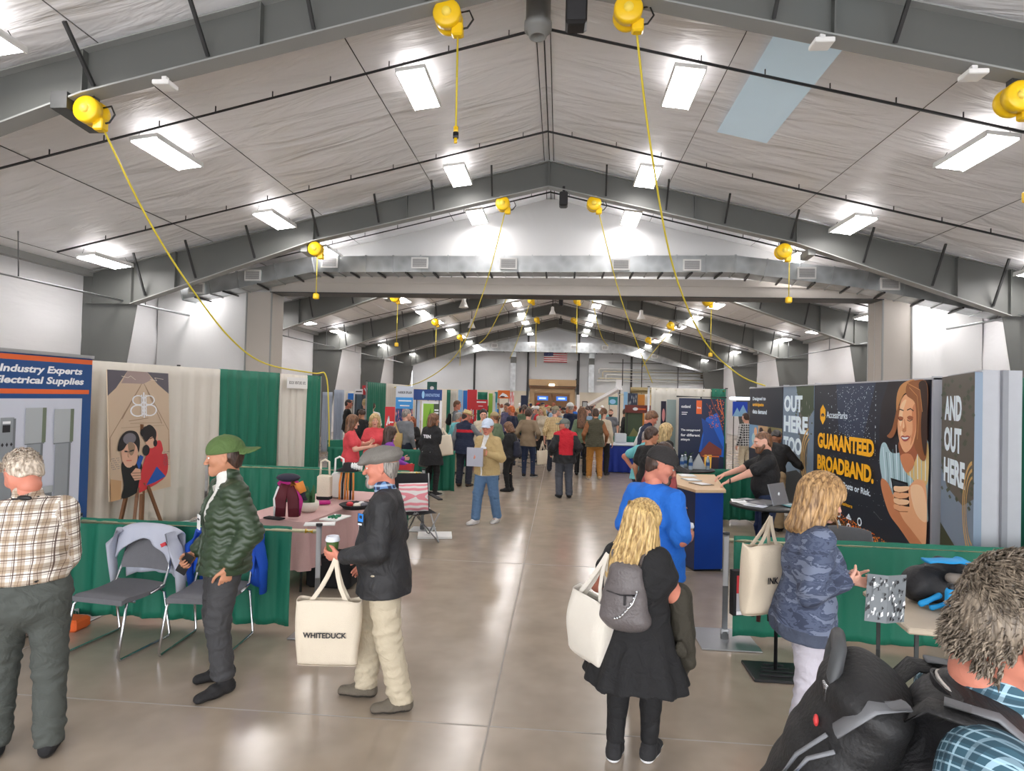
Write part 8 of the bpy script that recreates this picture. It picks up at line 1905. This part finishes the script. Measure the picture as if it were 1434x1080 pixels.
q = along(m10, -.16, -.18, .22); tote((q.x, q.y-.04, q.z), -.1, .38, .40, 'tan tote with a dark lettered band carried by the grey-haired person', C('jute', (204, 172, 116)), band=M('mustard_band', (206, 166, 60), .7), hl=.26)
# women in coral
m11 = PP('person with straight brown hair in a coral t-shirt, side on behind the low drape', (0, 0), (484, 580), -72, loc=(-3.85, 11.1, 0), sex='f', w=1.05, hair=('shoulder', 'brown'), top=dict(mat=coral, hem=-.08, o=.024, sleeve='short'), rh=(.12, .32, 1.12), lh=(-.06, .34, 1.2), bottom=tr(navyc), **KW)
m12 = PP('smiling person with blonde hair in a coral t-shirt facing the viewer', (0, 0), (503, 578), 200, loc=(-3.75, 12.2, 0), sex='f', w=1.02, hair=('shoulder', 'blonde'), top=dict(mat=coral, hem=-.08, o=.024, sleeve='short'), lh=(.05, .3, 1.05), rh=(.14, .3, 1.1), bottom=tr(navyc), **KW)
mb = MB(); q = m12['T'](0, .168, .27); mb.text('Virtuous', 0, plane_m(tuple(q), (-1, 0, 0), (0, 0, 1)), width=.15, bold=.02, align='CENTER'); mb.build('chest_print', m_wht, m12['root'])
m13 = PP('person with dark brown hair in a purple scarf and top, just beyond the flat cap', (0, 0), (525, 596), -60, loc=(-2.85, 10.1, 0), sex='f', w=1.0, hair=('shoulder', 'dark'), top=dict(mat=purple, hem=-.1, o=.026, collar=.03), lh=(-.1, .3, 1.1), rh=(.16, .32, 1.0), bottom=tr(navyc), **KW)
mb = MB(); mb.add([(-.13, -.08, 0), (.13, -.08, 0), (.13, .08, 0), (-.13, .08, 0), (-.16, -.1, .34), (.16, -.1, .34), (.16, .1, .34), (-.16, .1, .34)], [(0, 1, 2, 3), (0, 1, 5, 4), (1, 2, 6, 5), (2, 3, 7, 6), (3, 0, 4, 7)]); o = mb.build('shopping_bag', rd); o.location = (-2.55, 9.95, 0.60); o.data.materials[0] = rd; prop(o, 'bright red shopping bag held behind the flat cap', 'bag')
# right cluster
m18 = PP('person in a navy vest with white sleeves leaning towards the queue', (0, 0), (903, 573), -75, loc=(1.75, 12.6, 0), w=1.05, hy=-5, hp=22, lean=10, sk='ruddy', hair=('thick', 'brown'), inner=dict(mat=white, hem=0, o=.022, sleeve=.95, collar=.02), top=dict(name='vest', mat=navyc, hem=-.14, o=.036, sleeve='none', collar=.02), rh=(.1, .38, 1.22), bottom=tr(navyc), **KW)
m19 = PP('balding person in an aqua shirt with a hand on hip', (0, 0), (898, 600), -55, loc=(1.42, 10.3, 0), w=1.1, hy=-30, hp=14, lean=6, sk='ruddy', hair=('crop', 'grey'), top=dict(mat=teal, hem=-.1, o=.028, sleeve='short', collar=.015), lh=(-.24, -.05, 1.0), elp={-1: (-1, -.5, .1)}, bottom=tr(navyc), **KW)
m20 = PP('person with short dark hair in a black shirt right of the aqua shirt', (0, 0), (918, 597), -50, loc=(1.40, 9.55, 0), w=1.0, hy=-20, hp=12, sk='tan', hair=('thick', 'dark'), top=dict(mat=black, hem=-.1, o=.026, sleeve='short'), bottom=tr(navyc), **KW)
m21 = PP('person with pale blonde hair in black at the far side of the queue', (0, 0), (928, 592), -65, loc=(1.88, 11.0, 0), sex='f', w=1.0, hair=('shoulder', 'blonde'), top=dict(mat=black, hem=-.1, o=.024), bottom=tr(black), **KW)
m22 = PP('person in a dusty red polo beside the counter, beyond the dark cap', (0, 0), (921, 618), -60, loc=(1.22, 7.35, 0), w=1.08, hy=-20, hp=18, sk='tan', hair=('thick', 'dark'), top=dict(mat=brownc, hem=-.1, o=.026, sleeve='short'), rh=(.24, .12, .92), bottom=tr(navyc), **KW)
m23 = PP('bearded person in a black polo shirt standing behind the blue counter', (0, 0), (1022, 601), 84, loc=(2.68, 8.1, 0), w=1.14, hy=6, hp=8, lean=4, belly=.4, sk='fair', hair=('crop', 'brown'), beard=('beard', 'brown'), h=.010, hh=.0065, stance=(.13, .13), lhp=(1000, 684, -.12), rhp=(985, 676, .15), lpose='type', rpose='type', lpn=(0, 0, -1), rpn=(0, 0, -1), top=dict(name='polo_shirt', mat=black, hem=-.05, o=.026, sleeve=.36, collar=.015), bottom=tr(dkden), shoes=(black, m_black))
mb = MB(); mb.tube([tuple(m23['T'](x, y, z)) for x, y, z in ((-.05, -.06, .49), (-.075, .02, .46), (-.05, .13, .34), (-.01, .165, .2), (.03, .14, .34), (.07, .03, .46), (.05, -.06, .49))], .006, 5, sq=.5); mb.build('lanyard', M('lanyard_pale', (206, 210, 216), .6), m23['root'])
mb = MB(); mb.tube([tuple(m23['arm'][-1][2]+v3(0, 0, 0)+.032*(math.cos(a)*v3(0, 0, 1)+math.sin(a)*v3(1, 0, 0))) for a in [i*PI/6 for i in range(12)]], .009, 6, closed=True); mb.build('wrist_watch', m_black, m23['root'])
m24 = PP('person in a black shirt and khaki trousers bending over at the display wall', (0, 0), (1098, 600), -28, loc=(3.55, 10.45, 0), w=1.12, hy=-10, hp=35, lean=24, H=1.78, sk='brown', hair=('crop', 'black'), h=.010, hh=.007, top=dict(mat=black, hem=-.02, o=.03, sleeve=.95), lh=(-.05, .45, 1.05), rhp=(1122, 655, .15), bottom=tr(C('khaki_chino', (172, 150, 116)), o=.03, belt=black), shoes=(black, m_black))
# behind left, beyond the drape wall
for lab, hd, loc, a, sx, hr, mt, kw in (
    ('person in black with reddish dark hair behind the coral shirts', (469, 572), (-5.4, 16.4), 60, 'f', ('updo', 'dark'), black, {}),
    ('person in black with short fair hair far back at the left', (484, 557), (-6.3, 19.4), 20, 'm', ('short', 'blonde'), black, {}),
    ('person in a white shirt and black trousers with back turned at the far left', (492, 561), (-5.75, 18.4), 10, 'm', ('crop', 'dark'), white, dict(sleeve='elbow')),
    ('person in black seen side on against the pale drapes', (466, 558), (-6.8, 19.2), -70, 'm', ('crop', 'black'), black, {}),
    ('person in a grey shirt with a black backpack by the distant banners', (633, 560), (-3.3, 19.4), -80, 'm', ('short', 'brown'), greyc, dict(sleeve='short')),
    ('person in a light aqua shirt stooping behind the straw hat', (640, 577), (-2.7, 16.2), -40, 'm', ('short', 'grey'), teal, {}),
    ('person with a black fringe and pale top facing the viewer', (665, 572), (-1.95, 15.6), 190, 'm', ('thick', 'black'), cream, {}),
    ('person with a tan cap behind the pale cap', (687, 576), (-1.6, 15.2), 60, 'm', ('crop', 'brown'), sage, dict(hat=('cap', C('tan_cap', (168, 150, 112))))),
    ('red-haired person with glasses in a dark jacket near the tan jacket', (701, 567), (-1.45, 18.6), 60, 'm', ('short', 'red'), navyc, {}),
    ('person in a dark blue shirt beside the red-haired person', (695, 563), (-1.75, 20.5), 150, 'm', ('short', 'dark'), plumc, {}),
    ('person in a moss green top with brown hair tied back', (716, 566), (-1.2, 20.8), -10, 'f', ('pony', 'dark'), sage, {}),
    ('person with long blonde hair and a cream top beside the checked shirt', (757, 568), (-.55, 19.8), 150, 'f', ('long', 'blonde'), cream, {}),
    ('person in a navy jacket and white cap beyond the checked shirt', (790, 563), (.35, 19.5), 30, 'm', ('crop', 'grey'), navyc, dict(hat=('cap', white))),
    ('person with wavy brown hair in a sage top beyond the red hood', (806, 570), (.62, 16.9), -8, 'f', ('wavy', 'brown'), sage, {}),
    ('person in a cream top right of the olive vest', (845, 571), (1.22, 17.1), -20, 'f', ('pony', 'brown'), cream, {}),
    ('person in a light blue shirt left of the olive vest', (822, 570), (.95, 21.6), 170, 'm', ('short', 'dark'), lb_, {}),
    ('bald bearded person in a grey shirt behind the blue table', (850, 572), (1.9, 22.8), 165, 'm', ('crop', 'brown'), greyc, dict(beard=('beard', 'dark'), sleeve='short')),
    ('person in black standing behind the purple-grey shirt', (864, 571), (2.3, 21.6), -90, 'm', ('crop', 'dark'), black, {}),
    ('person in a purple-grey shirt behind the blue table', (870, 572), (2.4, 20.8), 80, 'm', ('short', 'brown'), plumc, {}),
    ('person in a black and white checked shirt near the cobalt backdrop', (1030, 577), (5.35, 18.0), 20, 'm', ('crop', 'dark'), pl_bw, {}),
    ('person in dark clothes at the edge of the cobalt backdrop', (1042, 576), (5.8, 18.4), 60, 'm', ('short', 'dark'), black, {}),
):
    tp = dict(mat=mt, hem=-.1, o=.026, sleeve=kw.get('sleeve', .95)); k2 = {k: v for k, v in kw.items() if k != 'sleeve'}
    f_ = PP(lab, (0, 0), hd, a, loc=(loc[0], loc[1], 0), sex=sx, hair=hr, top=tp, bottom=tr((dkden, black, khaki, navyc)[len(lab) % 4]), hp=10, sk=('fair', 'ruddy', 'tan')[len(lab) % 3], h=.018, hh=.011, w=1.0+.08*math.sin(len(lab)), **k2)
    if 'black backpack' in lab: simplepack(f_, 'black backpack on the person in the grey shirt by the distant banners', black, .9, .25)
# ------------------------------------------------------------------ distant crowd: every head an individual
R9 = random.Random(42)
tops = [('navy', navyc), ('black', black), ('white', white), ('grey', greyc), ('red', redc), ('sage green', sage), ('tan', ltan), ('light blue', lb_), ('aqua', teal), ('cream', cream), ('dusty red', brownc), ('purple-grey', plumc), ('olive', olive), ('brown tweed', tweed), ('bright blue', bl), ('charcoal', darkgrey)]
hairs = [('dark', 'dark'), ('brown', 'brown'), ('grey', 'grey'), ('blonde', 'blonde'), ('black', 'black'), ('auburn', 'auburn'), ('white', 'white')]
caps = [('white cap', white), ('red cap', redc), ('navy cap', navyc), ('khaki cap', ltan), ('black cap', black)]
spots = []; used = set()
for px_ in [690, 697, 704, 710, 716, 722, 728, 733, 738, 744, 749, 754, 759, 764, 769, 775, 780, 785, 790, 796, 801, 806, 812, 818, 824, 830, 836, 842, 848, 686, 680, 693, 707, 719, 731, 742, 752, 762, 772, 783, 793, 803, 815, 827, 839, 674, 660]:
    for tr_ in range(30):
        Y = R9.uniform(22, 43); p = onY(px_+R9.uniform(-2, 2), 575, Y)
        if -4.6 < p.x < 3.6 and all((p.x-a)**2+(p.y-b)**2 > .42 for a, b in spots) and not (p.x < -2.6 and 20 < p.y < 28): break
    else: continue
    spots.append((p.x, p.y))
for i, (x, y) in enumerate(spots):
    for _ in range(200):
        tn, tm = R9.choice(tops); hn, hm_ = R9.choice(hairs); cp = R9.choice(caps) if R9.random() < .3 else None; dr = R9.choice([('facing the viewer', 180), ('with back turned', 0), ('facing left', 90), ('facing right', -90)])
        key = (tn, cp[0] if cp else hn, dr[0])
        if key not in used: break
    used.add(key); sx = 'f' if (R9.random() < .4 and not cp) else 'm'
    lab = '%s, %s top, %s, in the distant crowd' % ('person in a %s' % cp[0] if cp else 'person with %s hair' % hn, tn, dr[0])
    person(lab, (x, y), dr[1]+R9.uniform(-20, 20), (1.76 if sx == 'm' else 1.65)+R9.uniform(-.06, .08), sx, R9.uniform(.95, 1.12), top=dict(mat=tm, hem=-.1, o=.03, amp=.004, sleeve=R9.choice([.95, .95, 'short'])), bottom=dict(mat=R9.choice([dkden, black, navyc, khaki, denim])),
           hair=((R9.choice(['short', 'crop', 'thick']) if sx == 'm' else R9.choice(['long', 'bob', 'shoulder', 'pony'])), hm_), hat=('cap', cp[1]) if cp else None, hp=R9.uniform(-5, 25), sk=R9.choice(['fair', 'ruddy', 'tan', 'fair', 'brown']), h=.026, hh=.011, lh=R9.choice([None, (-.12, .3, 1.1)]), rh=R9.choice([None, (.12, .3, 1.1)]), group='people in the distant crowd')

collar_ring(m1, white, 'shirt_collar', .070, .445, .05, .03, .16, .03); collar_ring(m3, olive, 'vest_collar', .078, .44, .045, .03, .1, .03); collar_ring(m23, black, 'polo_collar', .074, .44, .04, .02, .1, .03); collar_ring(m18, white, 'shirt_collar', .072, .44, .05, .03, .14, .03); collar_ring(m5, tweed, 'blazer_collar', .076, .44, .04, .02, .2, .03)
